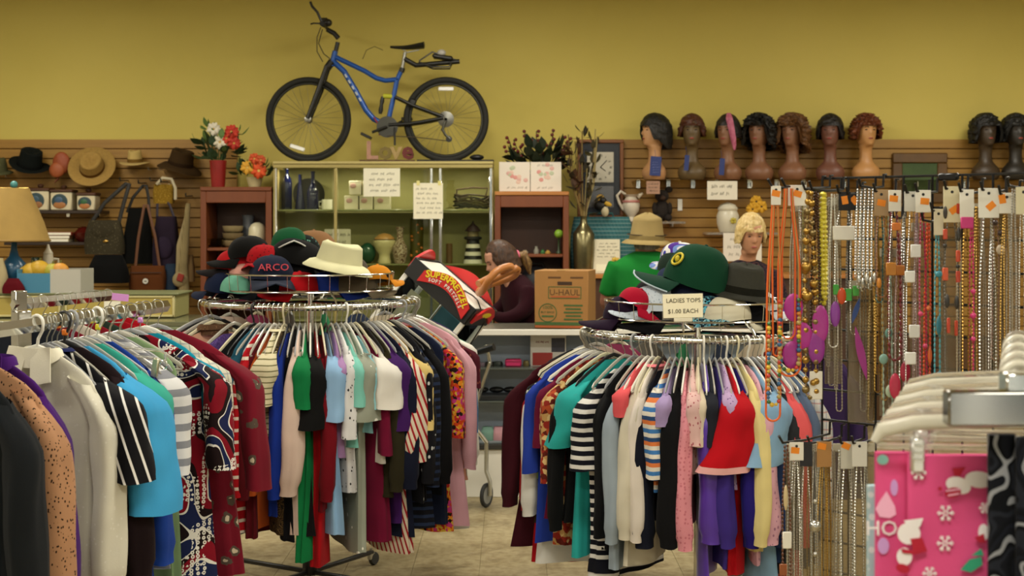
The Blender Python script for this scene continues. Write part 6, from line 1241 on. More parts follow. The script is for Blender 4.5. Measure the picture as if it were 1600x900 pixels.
for k in range(3): o = thing('book', '%s of the books lying on the lower left shelf' % ('bottom', 'middle', 'top')[k], 'book', (P(92, 0, 11.15).x+0.01*k, 11.15, SZ+0.0005+0.026*k), group='books on the lower shelf'); obj('cover', MB().box((0, 0, 0.0125), (0.20, 0.15, 0.025), ch=0.002), mat(('#b8ac8a', '#6a4a24', '#8a3a20')[k], 0.6), o); obj('page_block', MB().box((0, -0.072, 0.0125), (0.19, 0.01, 0.018)), paper(), o, smooth=False)
# bags hanging from slatwall arms
def strap(par, pts, r, m, flat=0.35): return obj('strap', MB().tube(pts, r, 8, flat=flat), m, par)
def bag(name, label, x0, x1, y0, y1, d, dep, spec, strap_top, scol, sw_=0.010, seed=0, taper=0.85, m=None):
    o = soft_box(name, label, 'bag', x0, x1, y0, y1, d, dep, spec, None, seed, 0.10, taper); W, H = S(x1-x0, d), S(y1-y0, d); tx, ty = strap_top; q = P(tx, ty, d)-o.location
    strap(o, [(-W*0.36, 0, H*0.92), (-W*0.25+q.x*0.4, 0, lerp(H, q.z, 0.45)), (q.x-0.012, 0, q.z-0.01), (q.x+0.012, 0, q.z-0.01), (W*0.25+q.x*0.4, 0, lerp(H, q.z, 0.45)), (W*0.36, 0, H*0.92)], sw_, mat(scol, 0.6)); return o
b1 = bag('drawstring_bag', 'grey brown speckled slouch bag with dark straps', 134, 194, 344, 397, 11.06, 0.16, ('animal', '#3c3626', '#5e563e', 60), (200, 285), '#1a1712', 0.016, 1, 0.8)
obj('clasp', MB().ball((0.03, -0.085, 0.10), (0.022, 0.006, 0.012), 10, 6), M_bl['gold'](), b1); obj('front_flap', MB().ball((0, -0.055, 0.17), (0.10, 0.035, 0.07), 14, 8), cloth(('animal', '#3c3626', '#5e563e', 60)), b1)
bag('black_bag', 'large black bag hanging behind the brown satchel', 192, 240, 325, 412, 11.12, 0.12, so('#0e0e0c'), (226, 288), '#151310', 0.012, 2, 0.6)
b3 = bag('purple_bag', 'dusky purple backpack hanging on the slatwall', 240, 279, 338, 415, 11.10, 0.14, so('#2c2230'), (250, 300), '#2a2230', 0.010, 3, 0.8); obj('pocket', MB().ball((0, -0.07, 0.14), (0.07, 0.03, 0.09), 14, 8), cloth(so('#33283a')), b3)
b4 = bag('brown_satchel', 'brown leather satchel with a round silver badge', 204, 257, 415, 459, 10.98, 0.10, so('#5a3216'), (228, 318), '#5e371a', 0.011, 4, 0.97); obj('badge', MB().lathe([(0.021, -0.002), (0.021, 0.003)], (0, -0.062, 0.10), 18, (0, 1, 0)), mat('#c9c5b8', 0.4), b4); obj('zip_line', MB().box((0, -0.056, 0.165), (0.24, 0.006, 0.006)), mat('#2e1a0c', 0.5), b4); obj('badge_mark', MB().box((0, -0.066, 0.10), (0.018, 0.002, 0.006)), black(), b4)
b5 = bag('gold_bag', 'gold sequinned handbag with a cream handle', 240, 272, 288, 318, 11.14, 0.09, ('animal', '#8a6a20', '#c9a84a', 110), (258, 288), '#c4b48a', 0.007, 5, 0.9); obj('cream_handle', MB().tube([(-0.05, -0.03, 0.15), (0.0, -0.04, 0.20), (0.07, -0.04, 0.19), (0.10, -0.04, 0.12), (0.10, -0.04, 0.03)], 0.012, 8, flat=0.5), mat('#b8ac8c', 0.5), b5)
soft_box('black_bag', 'low black duffel bag on the chest below the speckled bag', 'bag', 140, 200, 398, 442, 10.9, 0.2, so('#0c0c0c'), None, 7, 0.15, 0.7)
soft_box('denim_cloth', 'folded blue denim bag beside the brown satchel', 'bag', 257, 277, 412, 458, 11.05, 0.10, so('#2c3a4c'), None, 8, 0.05, 0.9)
soft_box('tan_pouch', 'tan fringed pouch hanging beside the brown cabinet', 'bag', 275, 304, 398, 440, 11.0, 0.08, so('#7a6240'), None, 9, 0.1, 0.8)
sk_ = thing('cream_stocking', 'long cream knitted stocking with a red patch hanging by the cabinet', 'stocking', P(288, 318, 10.95)); Ls = S(165, 10.95)
obj('knitted_leg', MB().tube([(0.03, 0, 0), (0.01, 0, -Ls*0.3), (-0.01, 0, -Ls*0.6), (0.0, 0, -Ls*0.85), (0.005, 0, -Ls)], [0.018, 0.03, 0.035, 0.04, 0.03], 12, flat=0.6), cloth(('stripe', '#9a8a62', '#847550', 0.012, 0.4, 'x')), sk_); obj('side_ribbon', MB().tube([(0.035, 0.01, 0), (-0.04, 0, -Ls*0.4), (-0.055, 0, -Ls*0.7)], [0.008, 0.02, 0.012], 8, flat=0.4), cloth(so('#a0906a')), sk_); obj('red_patch', MB().box((-0.02, -0.045, -Ls*0.7), (0.05, 0.012, 0.06), Matrix.Rotation(0.3, 3, 'Y'), 0.006), mat('#8a2a1c', 0.8), sk_)
obj('foot', MB().ball((-0.03, -0.01, -Ls*0.72), (0.06, 0.03, 0.06), 12, 8), cloth(so('#9c8c66')), sk_)
arm = thing('bag_hooks', 'black slatwall hooks carrying the bags', 'hooks', (0, 0, 0))
for px, py in ((200, 282), (228, 286), (246, 282), (262, 284), (300, 306)): p = P(px, py, 11.31); obj('hook', MB().tube([p, p+Vector((0.02, -0.30, -0.01)), p+Vector((0.02, -0.31, 0.015))], 0.006, 6), mat('#3a3a36', 0.4, 0.6), arm)
# things standing on the low display chest
KZ = 1.0+0.1525; dk = 8.78
lp = thing('table_lamp', 'table lamp with a parchment shade and blue ceramic base', 'lamp', (P(22, 0, dk).x, dk, KZ)); zs_ = P(0, 376, dk).z-KZ; zt_ = P(0, 294, dk).z-KZ
obj('shade', MB().lathe([(S(54, dk), zs_), (S(45, dk), lerp(zs_, zt_, 0.35)), (S(23, dk), zt_), (S(22, dk), zt_), (S(43, dk), lerp(zs_, zt_, 0.35)), (S(53, dk), zs_)], seg=36, cap0=False, cap1=False), mat('#ac8c48', 0.8, var=0.3, vs=10), lp); obj('shade_band', MB().ring((0, 0, zs_), S(54, dk), 0.006, 40, 6), mat('#8a6c30', 0.7), lp)
obj('base', MB().lathe([(0.07, 0), (0.075, 0.02), (0.05, 0.05), (0.08, 0.12), (0.075, 0.17), (0.03, 0.22), (0.02, 0.26), (0.012, zs_+0.04), (0.012, zt_)], seg=24), mat('#1f4a66', 0.25), lp); obj('finial', MB().ball((0, 0, zt_+0.022), 0.023, 14, 10), mat('#4a8a86', 0.3), lp); obj('harp', MB().tube([(-S(22, dk), 0, zt_), (S(22, dk), 0, zt_)], 0.003, 5), M_bl['gold'](), lp)
bx_ = thing('open_carton', 'pale blue and white open carton of yellow gourds on the display chest', 'box', (P(89, 0, dk).x, dk-0.02, KZ)); BW, BH = S(97, dk), S(36, dk)
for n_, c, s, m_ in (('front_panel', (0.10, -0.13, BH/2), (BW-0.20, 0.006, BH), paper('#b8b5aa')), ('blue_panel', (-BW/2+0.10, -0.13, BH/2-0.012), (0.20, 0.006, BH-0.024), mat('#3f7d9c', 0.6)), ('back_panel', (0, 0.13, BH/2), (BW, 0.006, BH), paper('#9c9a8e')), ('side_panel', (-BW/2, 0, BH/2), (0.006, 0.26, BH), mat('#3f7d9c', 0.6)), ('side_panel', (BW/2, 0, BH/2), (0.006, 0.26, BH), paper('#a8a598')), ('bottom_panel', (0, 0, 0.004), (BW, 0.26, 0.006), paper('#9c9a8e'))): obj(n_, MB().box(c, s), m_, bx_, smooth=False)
for k, (px, py, r, c) in enumerate(((52, 421, 0.055, '#c9a02a'), (64, 418, 0.058, '#c29a24'), (42, 424, 0.045, '#c8a434'), (84, 421, 0.05, '#a8a030'), (96, 420, 0.05, '#c2862a'))):
    p = P(px, py, dk); g = tag(obj('gourd', MB().ball((0, 0, 0), (r*1.15, r, r), 14, 10), mat(c, 0.5, bump=0.3, vs=40), None, (p.x, dk-0.03, p.z-0.012)), '%s yellow gourd in the open carton' % ('second', 'largest', 'leftmost', 'green tinged', 'rightmost')[k], 'gourd', 'gourds in the carton'); obj('stalk', MB().rod((0, 0, r*0.9), (0.008, 0, r*1.25), 0.006, 6), mat('#6a6a2a', 0.6), g)
cp = lathed('coffee_pot', 'white enamel coffee pot behind the carton', 'coffee pot', [(11, 0), (11.5, 2), (8.5, 30), (7, 36), (7.5, 37), (3, 42), (1.5, 46)], 83, 0, dk+0.26, '#b9b09a', KZ, rough=0.25); obj('spout', MB().tube([(-S(9, dk), 0, S(12, dk)), (-S(16, dk), 0, S(26, dk)), (-S(18, dk), 0, S(33, dk))], [0.014, 0.010, 0.007], 8), mat('#b9b09a', 0.25), cp); obj('handle', MB().tube([(S(8, dk), 0, S(32, dk)), (S(16, dk), 0, S(32, dk)), (S(17, dk), 0, S(16, dk)), (S(10, dk), 0, S(9, dk))], 0.007, 8), mat('#b9b09a', 0.25), cp)
cp.location.z = KZ+0.0; cp.location.y = dk+0.165; cp.scale = (1, 1, 1.55)
lathed('green_jar', 'dark green glass jar beside the coffee pot', 'jar', [(8, 0), (9, 3), (9, 40), (6, 46), (6, 52)], 55, 0, dk+0.15, '#22362a', KZ, rough=0.15)
soft_box('red_cloth', 'crumpled dark red velvet cloth at the left edge', 'cloth', 4, 38, 433, 456, dk-0.19, 0.07, so('#5a0f18'), KZ, 12, 0.2, 0.5)
soft_box('cream_cushion', 'cream rounded cushion cut off by the left edge', 'cushion', -28, 13, 398, 452, dk-0.13, 0.10, so('#b3a47c'), KZ, 13, 0.15, 0.6)
lathed('white_candle', 'thin white candle in a dark holder by the black bag', 'candle', [(5, 0), (5, 3), (1.2, 6), (1.2, 34)], 123, 0, dk+0.15, '#c9c5b4', KZ)
sheet('pink_tag', 'pink paper size tag on the left foreground rail', 175, 459, 201, 470, 4.4, '#c98acb', 0, cat='tag').rotation_euler = (0, 0.1, 0)
# ------------------------------------------------------------------ hats in the baskets
def cap(label, px, py, d, yaw, c, cb=None, pitch=0.0, roll=0.0, spec=None, size=1.0, edge=None, name='baseball_cap', group=None, dome=1.0):
    """soft cap; bill points along local +X; (px,py) is the middle of its base"""
    m = cloth(spec) if spec else cloth(so(c)); mb_ = cloth(so(cb)) if cb else m; d = d+(0.10 if d < 6.1 and d > 5.9 or d < 5.6 else 0.03); t = thing(name, label, 'cap', P(px, py, d), (roll, pitch, yaw), group); rx, ry, h = 0.095*size, 0.080*size, 0.085*size*dome; N = 28; rows = []
    rnd = random.Random(int(px*7+py))
    for i in range(10):
        a_ = PI/2*i/9; k = max(0.02, math.cos(a_)**0.75); rows.append([(rx*k*math.cos(a)*(1+0.04*math.sin(3*a+px)), ry*k*math.sin(a), h*math.sin(a_)+0.006*math.sin(2*a+px)*(1-i/9)) for a in [2*PI*q/N for q in range(N)]])
    obj('crown', MB().rings(rows, False, True), m, t, ang=80); br = []; nn = 13
    for lay in (0.0, -0.004):
        for w_ in ((0.0, 0.35, 0.7, 1.0) if lay == 0 else (1.0, 0.7, 0.35, 0.0)):
            ring = []
            for q in range(nn):
                a = lerp(-1.15, 1.15, q/(nn-1)); ext = 0.085*size*w_*max(0.0, math.cos(a*1.25))**0.6; ring.append((rx*math.cos(a)+ext, ry*math.sin(a)*(1+0.10*w_), lay-0.024*size*w_*abs(math.sin(a))*1.3-0.006*w_))
            br.append(ring)
    obj('bill', MB().rings(br, False, False, closed=False), mb_, t, ang=80); obj('top_button', MB().ball((0, 0, h), (0.008, 0.008, 0.005), 8, 6), mb_, t)
    if edge: ee = [v for v in br[3]]; obj('bill_edge', MB().tube(ee, 0.0035, 6), cloth(so(edge)), t)
    return t
GL = 'hats in the left basket'; GR = 'hats in the right basket'
cap('navy cap low at the left end of the left basket', 352, 455, 6.10, 2.6, '#101a34', group=GL)
cap('mint green cap showing through the left basket wires', 372, 456, 5.98, 0.4, '#6aa890', '#243a50', group=GL, size=0.85)
cap('dark grey cap lying in the middle of the left basket', 428, 455, 5.98, 3.0, '#181a20', group=GL)
cap('bright red cap lying in the left basket', 468, 456, 5.95, 3.5, '#b0121a', group=GL)
cap('royal blue cap lying in the left basket', 515, 455, 6.0, 0.2, '#1c2f78', group=GL)
cap('grey brown cap at the right end of the left basket', 555, 452, 6.0, 0.2, '#544a3a', '#5e5442', group=GL)
cap('navy cap at the back of the left basket', 440, 452, 6.35, 1.6, '#141a2c', group=GL); cap('black cap at the back of the left basket', 505, 452, 6.35, 1.4, '#0e0e10', group=GL); cap('maroon cap at the back left of the left basket', 385, 452, 6.33, 1.8, '#3a1018', group=GL)
cap('pale pink cap on the left basket rim', 383, 437, 6.02, 2.9, '#c99486', '#cfa294', roll=0.2, group=GL, size=0.8)
cap('red cap with a black bill, left end of the left basket', 372, 420, 6.08, 3.3, '#a8141a', '#141012', group=GL)
cap('black cap on top at the left end of the left basket', 388, 399, 6.14, 3.35, '#0f0f0e', roll=-0.1, pitch=0.12, group=GL)
cap('red lace cap with a tan patch in the left basket', 412, 410, 6.1, 4.5, '#8a1018', spec=('animal', '#9a1018', '#5a0a10', 70), group=GL, size=0.9)
ar = cap('navy cap with red and white block lettering in the left basket', 424, 437, 5.94, -PI/2+0.25, '#171d30', '#2a3040', pitch=0.0, group=GL, size=1.22)
text('ARCO', 0.042, mat('#b83a48', 0.8), ar, (0.113, 0.0, 0.054), (PI/2-0.30, 0, PI/2), name='cap_lettering', ext=0.004, sx=1.1)
cap('large black cap with a long bill on top of the left basket', 462, 415, 6.08, 0.45, '#0f0f0f', pitch=0.32, group=GL, size=1.35)
cap('green cap with a white edge at the top of the pile', 452, 386, 6.22, -1.3, '#0f4a2a', '#0f4a2a', pitch=-0.2, edge='#d5d5cf', group=GL)
cap('black cap with green dots behind the green cap', 470, 396, 6.25, 0.5, '#0c1a14', spec=('dots', '#0d1512', '#5a8a78', 60, 0.25), group=GL)
cap('black cap filling the middle of the left basket pile', 470, 436, 6.16, 1.2, '#101011', group=GL, size=1.2)
cap('tan brown suede cap at the back of the pile', 490, 398, 6.38, 1.0, '#7a5838', group=GL, size=1.3)
h_ = brim_hat('bucket_hat', 'cream cloth bucket hat on the left basket pile', P(530, 410, 6.0), (0.1, 0.18, 0.4), '#cfcca4', '#cfcca4', 0.10, 0.095, 0.075, 0.05, 0.03, 0.01, m=cloth(so('#cfcca4'))); h_['group'] = GL
cap('grey brown cap under the cream bucket hat', 545, 430, 6.02, 0.3, '#4a443a', group=GL)
cap('orange and black cap at the far right of the left basket', 590, 437, 6.02, 0.7, '#c8801c', spec=('animal', '#c07a1c', '#1a1410', 26), group=GL, size=0.75)
# right basket
cap('dark purple cap low at the left of the right basket', 988, 500, 5.58, 3.0, '#1f1024', roll=0.1, group=GR, size=1.2)
cap('black cap behind the ladies tops sign', 1045, 502, 5.56, 3.4, '#0c0c0e', group=GR, size=1.2); cap('black cap low at the right of the right basket', 1165, 504, 5.52, 0.1, '#0d0d10', group=GR, size=1.1)
cap('cream white cap in the right basket with a small motif', 1135, 500, 5.46, 0.5, '#cfc8b0', group=GR, size=1.1)
cap('teal patterned cap beside the sign', 1100, 494, 5.50, -1.2, '#2a6a78', spec=('floral', ['#1a3a4a', '#4a9ab0', '#101820', '#8ab8c0'], 60), group=GR)
cap('crimson cap at the left of the right basket', 992, 474, 5.52, -0.35, '#a0122c', '#a0122c', pitch=0.45, group=GR, size=0.72)
cap('pale blue and white lace cap in the right basket', 1026, 482, 5.56, 3.3, '#b9c4d0', spec=('animal', '#c2ccd6', '#8f9cac', 90), group=GR, size=1.1)
cap('navy cap under the dark green cap', 1085, 474, 5.62, 0.2, '#10152a', group=GR, size=1.2)
cap('royal blue cap under the charcoal hat', 1140, 482, 5.56, 0.1, '#1c3a8c', roll=0.15, group=GR, size=1.25)
cap('white cap at the right end of the right basket', 1178, 486, 5.55, 0.2, '#c9cdd2', group=GR)
gc = cap('dark green cap with a yellow emblem and a pale bill edge', 1088, 446, 5.62, PI-0.25, '#0f3a26', '#16382a', pitch=-0.25, edge='#a8b8c0', group=GR, size=1.42, dome=1.35)
obj('emblem', MB().ring((0.090, 0.072, 0.088), 0.026, 0.005, 20, 6, (0.73, 0.68, 0.5)), mat('#b9a81c', 0.7), gc); obj('emblem_bird', MB().ball((0.090, 0.072, 0.088), (0.010, 0.010, 0.014), 8, 6), mat('#b9a81c', 0.7), gc)
fh = brim_hat('charcoal_hat', 'charcoal felt hat with a black band on the right basket', P(1160, 458, 5.62), (0.1, 0.12, 0.2), '#33332c', '#2c2c26', 0.095, 0.10, 0.105, 0.035, 0.012, -0.012, band='#15150f', taper=0.72); fh['group'] = GR
cap('blue violet and white tie dye cap at the back of the right basket', 1062, 408, 5.98, 2.2, '#4a4aa0', spec=('paisley', ['#3a3a94', '#c9c9d0', '#6a86c0', '#4a2a84', '#d4d2cc'], 5), group=GR, size=0.95)
for k, (px, py, d, c, nm) in enumerate(((1020, 470, 5.95, '#141416', 'soft black'), (1062, 446, 5.92, '#26304a', 'slate blue'), (1100, 472, 6.0, '#2a2018', 'dark brown'), (1062, 492, 5.85, '#3a3a40', 'graphite'), (1062, 424, 5.96, '#1a2a20', 'bottle green'))): cap('%s cap deep in the right basket pile' % nm, px, py, d, 1.5+k, c, group=GR, size=1.1)
# ------------------------------------------------------------------ pretzel warmer in a stroller
PR = Matrix.Rotation(math.radians(38), 3, 'Y') @ Matrix.Rotation(math.radians(7), 3, 'X') @ Matrix.Rotation(math.radians(-16), 3, 'Z')
pz = thing('pretzel_warmer', 'tilted clear pretzel warmer with black header and red sign plaques', 'food warmer'); PW, PD_, PH = 0.42, 0.36, 0.50
anchor = P(650, 402, 7.28); pz.rotation_euler = PR.to_euler(); pz.location = anchor-PR @ Vector((-PW/2, -PD_/2, PH))
M_red = mat('#c01c1c', 0.4); M_yel = mat('#dcc814', 0.5); M_wht = mat('#dedbd0', 0.4)
for sx in (-1, 1):
    for sy in (-1, 1): obj('corner_post', MB().box((sx*(PW/2-0.012), sy*(PD_/2-0.012), PH/2-0.05), (0.024, 0.024, PH-0.10), ch=0.003), M_wht, pz)
obj('header_front', MB().box((0, -PD_/2, PH-0.05), (PW, 0.012, 0.10), ch=0.002), black(), pz); obj('header_back', MB().box((0, PD_/2, PH-0.05), (PW, 0.012, 0.10), ch=0.002), black(), pz)
for sx in (-1, 1): obj('header_side', MB().box((sx*PW/2, 0, PH-0.05), (0.012, PD_-0.014, 0.10), ch=0.002), black(), pz)
obj('top_panel', MB().box((0, 0, PH-0.012), (PW-0.03, PD_-0.03, 0.016), ch=0.002), M_wht, pz); obj('base_tray', MB().box((0, 0, 0.03), (PW, PD_, 0.06), ch=0.004), M_wht, pz)
for y in (-PD_/2+0.012, PD_/2-0.012): obj('clear_panel', MB().box((0, y, PH/2-0.03), (PW-0.05, 0.003, PH-0.16)), thin_glass('#eef2f2'), pz, smooth=False)
for sx in (-1, 1): obj('clear_side', MB().box((sx*(PW/2-0.012), 0, PH/2-0.03), (0.003, PD_-0.05, PH-0.16)), thin_glass('#eef2f2'), pz, smooth=False)
obj('center_rod', MB().rod((0, 0, 0.06), (0, 0, PH-0.03), 0.006), steel(), pz); obj('back_cloth', MB().box((0.05, PD_/2-0.03, 0.22), (0.2, 0.006, 0.24)), mat('#3f7486', 0.7), pz, smooth=False); obj('inner_card', MB().box((-0.10, -PD_/2+0.03, 0.26), (0.07, 0.003, 0.19)), paper('#c4bc9c'), pz, smooth=False)
def plaque(w_, h_, M4, big):
    n = 14; pl = [(lerp(-w_/2, w_/2, k/n), h_*0.5+h_*0.5*math.sin(PI*k/n)) for k in range(n+1)]+[(lerp(w_/2, -w_/2, k/n), 0.44*h_*math.sin(PI*k/n)) for k in range(n+1)]
    o = obj('sign_plaque', MB().prism(pl, -0.012, 0.0), M_red, pz, smooth=False); o.matrix_local = M4
    if big:
        for s, sz, m_, k0, k1, a0, zz in (('SUPERPRETZEL', 0.044, M_yel, -0.45, 0.45, 0.50, 0.34), ('SOFT PRETZELS', 0.026, M_wht, -0.36, 0.38, 0.46, 0.115)):
            n = len(s)
            for i, c in enumerate(s):
                if c == ' ': continue
                t = lerp(k0, k1, (i+0.5)/n)+0.5; text(c, sz*(1.2 if i in (0, 5) and sz > 0.03 else 1.0), m_, o, (w_*(t-0.5), -0.0135, h_*(zz+a0*math.sin(PI*t))), (PI/2, -math.atan(a0*h_*PI/w_*math.cos(PI*t)), 0), name='sign_letter', ext=0.001, bold=0.0012 if sz > 0.03 else 0.0004)
    else: obj('plaque_motif', MB().ball((0, -0.011, h_*0.55), (w_*0.3, 0.002, h_*0.18), 16, 6), M_yel, o)
    return o
plaque(0.31, 0.135, Matrix.Translation((0.03, -PD_/2-0.007, PH-0.085)), True); plaque(0.28, 0.105, Matrix.Translation((PW/2+0.007, 0, PH-0.08)) @ Matrix.Rotation(PI/2, 4, 'Z'), False)
plaque(0.34, 0.125, Matrix.Translation((0, PD_/2+0.007, PH-0.06)) @ Matrix.Rotation(PI, 4, 'Z'), False); plaque(0.28, 0.12, Matrix.Translation((-PW/2-0.007, 0, PH-0.07)) @ Matrix.Rotation(-PI/2, 4, 'Z'), False)
pts = []
for k in range(41):
    t = -1+2*k/40; a = t*2.75; r = 0.125*(1-0.22*math.exp(-((abs(t)-1)/0.25)**2)); pts.append(Vector((r*math.sin(a)*1.05, -0.02*math.sin(6*t), PH+0.135-0.10*math.cos(a)*1.0)))
pts = [Vector((-0.055, -0.03, PH+0.07)), Vector((0.03, -0.035, PH+0.115))]+pts+[Vector((-0.03, -0.01, PH+0.115)), Vector((0.055, -0.01, PH+0.07))]
pts = [Vector((0.10-p.x*0.05+p.y+0.35*(p.z-PH), 0.02+p.x*0.98, PH+(p.z-PH)*1.15)) for p in pts]
obj('pretzel_model', MB().tube(pts, 0.019, 10), mat('#b87538', 0.4, var=0.45, vs=16, bump=0.3), pz)
obj('power_cord', MB().tube([(0.05, 0, PH), (0.12, -0.06, PH+0.02), (0.17, -0.12, PH+0.03), (PW/2+0.03, 0, PH-0.05), (PW/2+0.04, 0.05, PH-0.3), (PW/2+0.0, 0.03, 0.05)], 0.004, 6), black(), pz)
st = thing('stroller', 'chrome framed stroller with grey wheels carrying the pretzel warmer', 'stroller', (P(700, 0, 7.6).x, 7.6, 0)); SX = P(700, 0, 7.6).x
def sp(px, py, d): p = P(px, py, d); return Vector((p.x-SX, d-7.6, p.z))
for k, (px, d, r) in enumerate(((717, 7.42, 0.074), (760, 7.88, 0.068), (600, 7.42, 0.074), (640, 7.88, 0.068))):
    c = Vector((P(px, 0, d).x-SX, d-7.6, r)); w_ = obj('wheel', MB().ring(c, r-0.012, 0.012, 32, 8, (0.9, -0.45, 0)), mat('#2a2b2c', 0.6), st); obj('wheel_disc', MB().lathe([(0.012, -0.012), (r-0.018, -0.008), (r-0.018, 0.008), (0.012, 0.012)], c, 24, (0.9, -0.45, 0)), mat('#8c8d8a', 0.5), w_); obj('axle_cap', MB().ball(c+Vector((-0.012, 0.008, 0)), 0.014, 10, 6), steel(), w_)
    obj('fork', MB().tube([c+Vector((0.02, -0.02, 0)), c+Vector((0.02, -0.02, 0.08)), c+Vector((0, 0, 0.13)), c+Vector((0, 0.0, 0.30))], 0.012, 8), steel(), st)
for s, (pa, pb) in enumerate((((717, 7.42), (760, 7.88)), ((600, 7.42), (640, 7.88)))):
    x0 = P(pa[0], 0, pa[1]).x-SX; x1 = P(pb[0], 0, pb[1]).x-SX
    obj('side_frame', MB().tube([(x0, pa[1]-7.6, 0.36), (lerp(x0, x1, 0.5), 0.02, 0.55), (x1+0.02, pb[1]-7.6, 0.80), (x1, pb[1]-7.6-0.05, 0.90)], 0.011, 8), chrome(), st); obj('side_frame', MB().tube([(x1, pb[1]-7.6, 0.36), (lerp(x0, x1, 0.5), 0.0, 0.5), (x0, pa[1]-7.6, 0.66)], 0.011, 8), chrome(), st)
a0 = P(735, 552, 7.75); obj('push_handle', MB().tube([sp(728, 556, 7.75), sp(748, 549, 7.72), sp(772, 542, 7.68)], [0.012, 0.018, 0.020], 10), mat('#16181a', 0.35), st)
obj('seat_sling', MB().box((-0.14, 0.05, 0.52), (0.34, 0.30, 0.02), Matrix.Rotation(0.3, 3, 'Y'), 0.006), mat('#2f5f78', 0.8), st); obj('cross_tube', MB().tube([Vector((P(600, 0, 7.6).x-SX, 0, 0.50)), Vector((P(740, 0, 7.6).x-SX, 0, 0.50))], 0.010, 8), chrome(), st)
# ------------------------------------------------------------------ things on and in the counter
ub = thing('moving_carton', 'brown printed moving carton standing on the counter', 'box', (P(884, 0, 8.32).x, 8.36, 0.9655), (0, 0, math.radians(-12))); W = 0.315; H = 0.335
M_kraft = mat('#9c6f38', 0.75, var=0.1, vs=12)
obj('carton_body', MB().box((0, 0, H/2), (W, W*0.9, H), ch=0.003), M_kraft, ub); ig = mat('#3f5a2c', 0.8); ik = mat('#5a3c1a', 0.8); io = mat('#a8542a', 0.8); yf = -W*0.45-0.0012
text('U-HAUL', 0.050, ik, ub, (0.02, yf, H*0.62)); fr = [(0.02, H*0.62+0.033, 0.19, 0.004), (0.02, H*0.62-0.033, 0.19, 0.004)]
for x, z, w_, h__ in fr+[(-0.075, H*0.62, 0.004, 0.066), (0.115, H*0.62, 0.004, 0.066)]: obj('print_border', MB().box((x, yf, z), (w_, 0.001, h__)), ig, ub, smooth=False)
obj('print_underline', MB().box((0.02, yf, H*0.62-0.024), (0.16, 0.001, 0.008)), io, ub, smooth=False); obj('hand_hole', MB().box((0.02, yf, H*0.78), (0.085, 0.002, 0.020), ch=0.0008), mat('#3a2410', 0.8), ub); [obj('print_line', MB().box((x_, yf, H*0.88), (0.075, 0.001, 0.010)), ik, ub, smooth=False) for x_ in (-0.04, 0.09)]
obj('print_seal', MB().ring((-0.08, yf+0.001, H*0.27), 0.052, 0.003, 28, 5, (0, 1, 0)), ig, ub); text('100%', 0.028, ig, ub, (-0.08, yf, H*0.36)); text('BUY BACK', 0.017, ig, ub, (-0.08, yf, H*0.28)); obj('print_line', MB().box((-0.08, yf, H*0.21), (0.07, 0.001, 0.010)), ig, ub, smooth=False)
for k in range(5): obj('print_line', MB().box((0.07, yf, H*(0.40-0.06*k)), (0.11-0.02*(k % 2), 0.001, 0.010)), ig, ub, smooth=False)
obj('green_band', MB().box((0, yf, 0.028), (W*0.98, 0.001, 0.018)), ig, ub, smooth=False); obj('orange_band', MB().box((0, yf, 0.010), (W*0.98, 0.001, 0.012)), io, ub, smooth=False); obj('tape', MB().box((0.0, 0, H+0.0006), (0.05, W*0.9, 0.001)), mat('#b08850', 0.3), ub, smooth=False)
sg2 = thing('counter_poster', 'white poster with a red panel and a photo inside the counter', 'poster', P(857, 558, 8.24)); PW2, PH2 = S(56, 8.24), S(50, 8.24)
obj('sheet', MB().box((0, 0, 0), (PW2, 0.002, PH2)), paper('#d9d5ce'), sg2, smooth=False); obj('red_panel', MB().box((-PW2*0.16, -0.0018, -PH2*0.28), (PW2*0.56, 0.001, PH2*0.40)), mat('#a83a34', 0.7), sg2, smooth=False); obj('photo', MB().box((PW2*0.28, -0.0018, PH2*0.16), (PW2*0.38, 0.001, PH2*0.44)), mat('#4a4a58', 0.6, var=0.5, vs=30), sg2, smooth=False); scribble(sg2, PW2*0.5, PH2*0.2, 1, mat('#9a4a4a', 0.8), (-PW2*0.18, -0.0018, PH2*0.25), 61, 'printed_lines', r=0.0012)
sg2.location.z = 0.7415+PH2/2; sg2.location.y = 8.30
zc = 0.7415
for k, (px, w_, h__, c, nm) in enumerate(((752, 0.035, 0.02, '#8a7a8c', 'mauve'), (765, 0.04, 0.024, '#2a2a28', 'black'), (778, 0.04, 0.026, '#33403a', 'dark green'), (822, 0.025, 0.03, '#7a7040', 'brass'))): tag(obj('trinket_box', MB().lathe([(w_*0.7, 0), (w_*0.75, h__*0.5), (w_*0.6, h__), (w_*0.3, h__*1.1)], (0, 0, 0), 14, sx=1.0, sy=0.7), mat(c, 0.35), None, (P(px, 0, 8.3).x, 8.3, zc)), '%s trinket box on the upper counter shelf' % nm, 'trinket')
pb = thing('pink_case', 'small pink case on the upper counter shelf', 'case', (P(802, 0, 8.28).x, 8.28, zc)); obj('body', MB().box((0, 0, 0.022), (0.095, 0.07, 0.044), ch=0.008), mat('#b8285c', 0.4), pb); obj('lid_line', MB().box((0, -0.0352, 0.030), (0.09, 0.002, 0.003)), mat('#7a183c', 0.4), pb)
for k, (px, c, nm) in enumerate(((762, '#6a8a7c', 'sage'), (780, '#b0848a', 'dusty pink'), (796, '#b5b09c', 'off white'))): soft_box('folded_cloth', '%s folded cloth low inside the counter' % nm, 'cloth', px-11, px+11, 692, 712, 8.275, 0.10, so(c), 0.3175, 70+k, 0.15, 0.7)
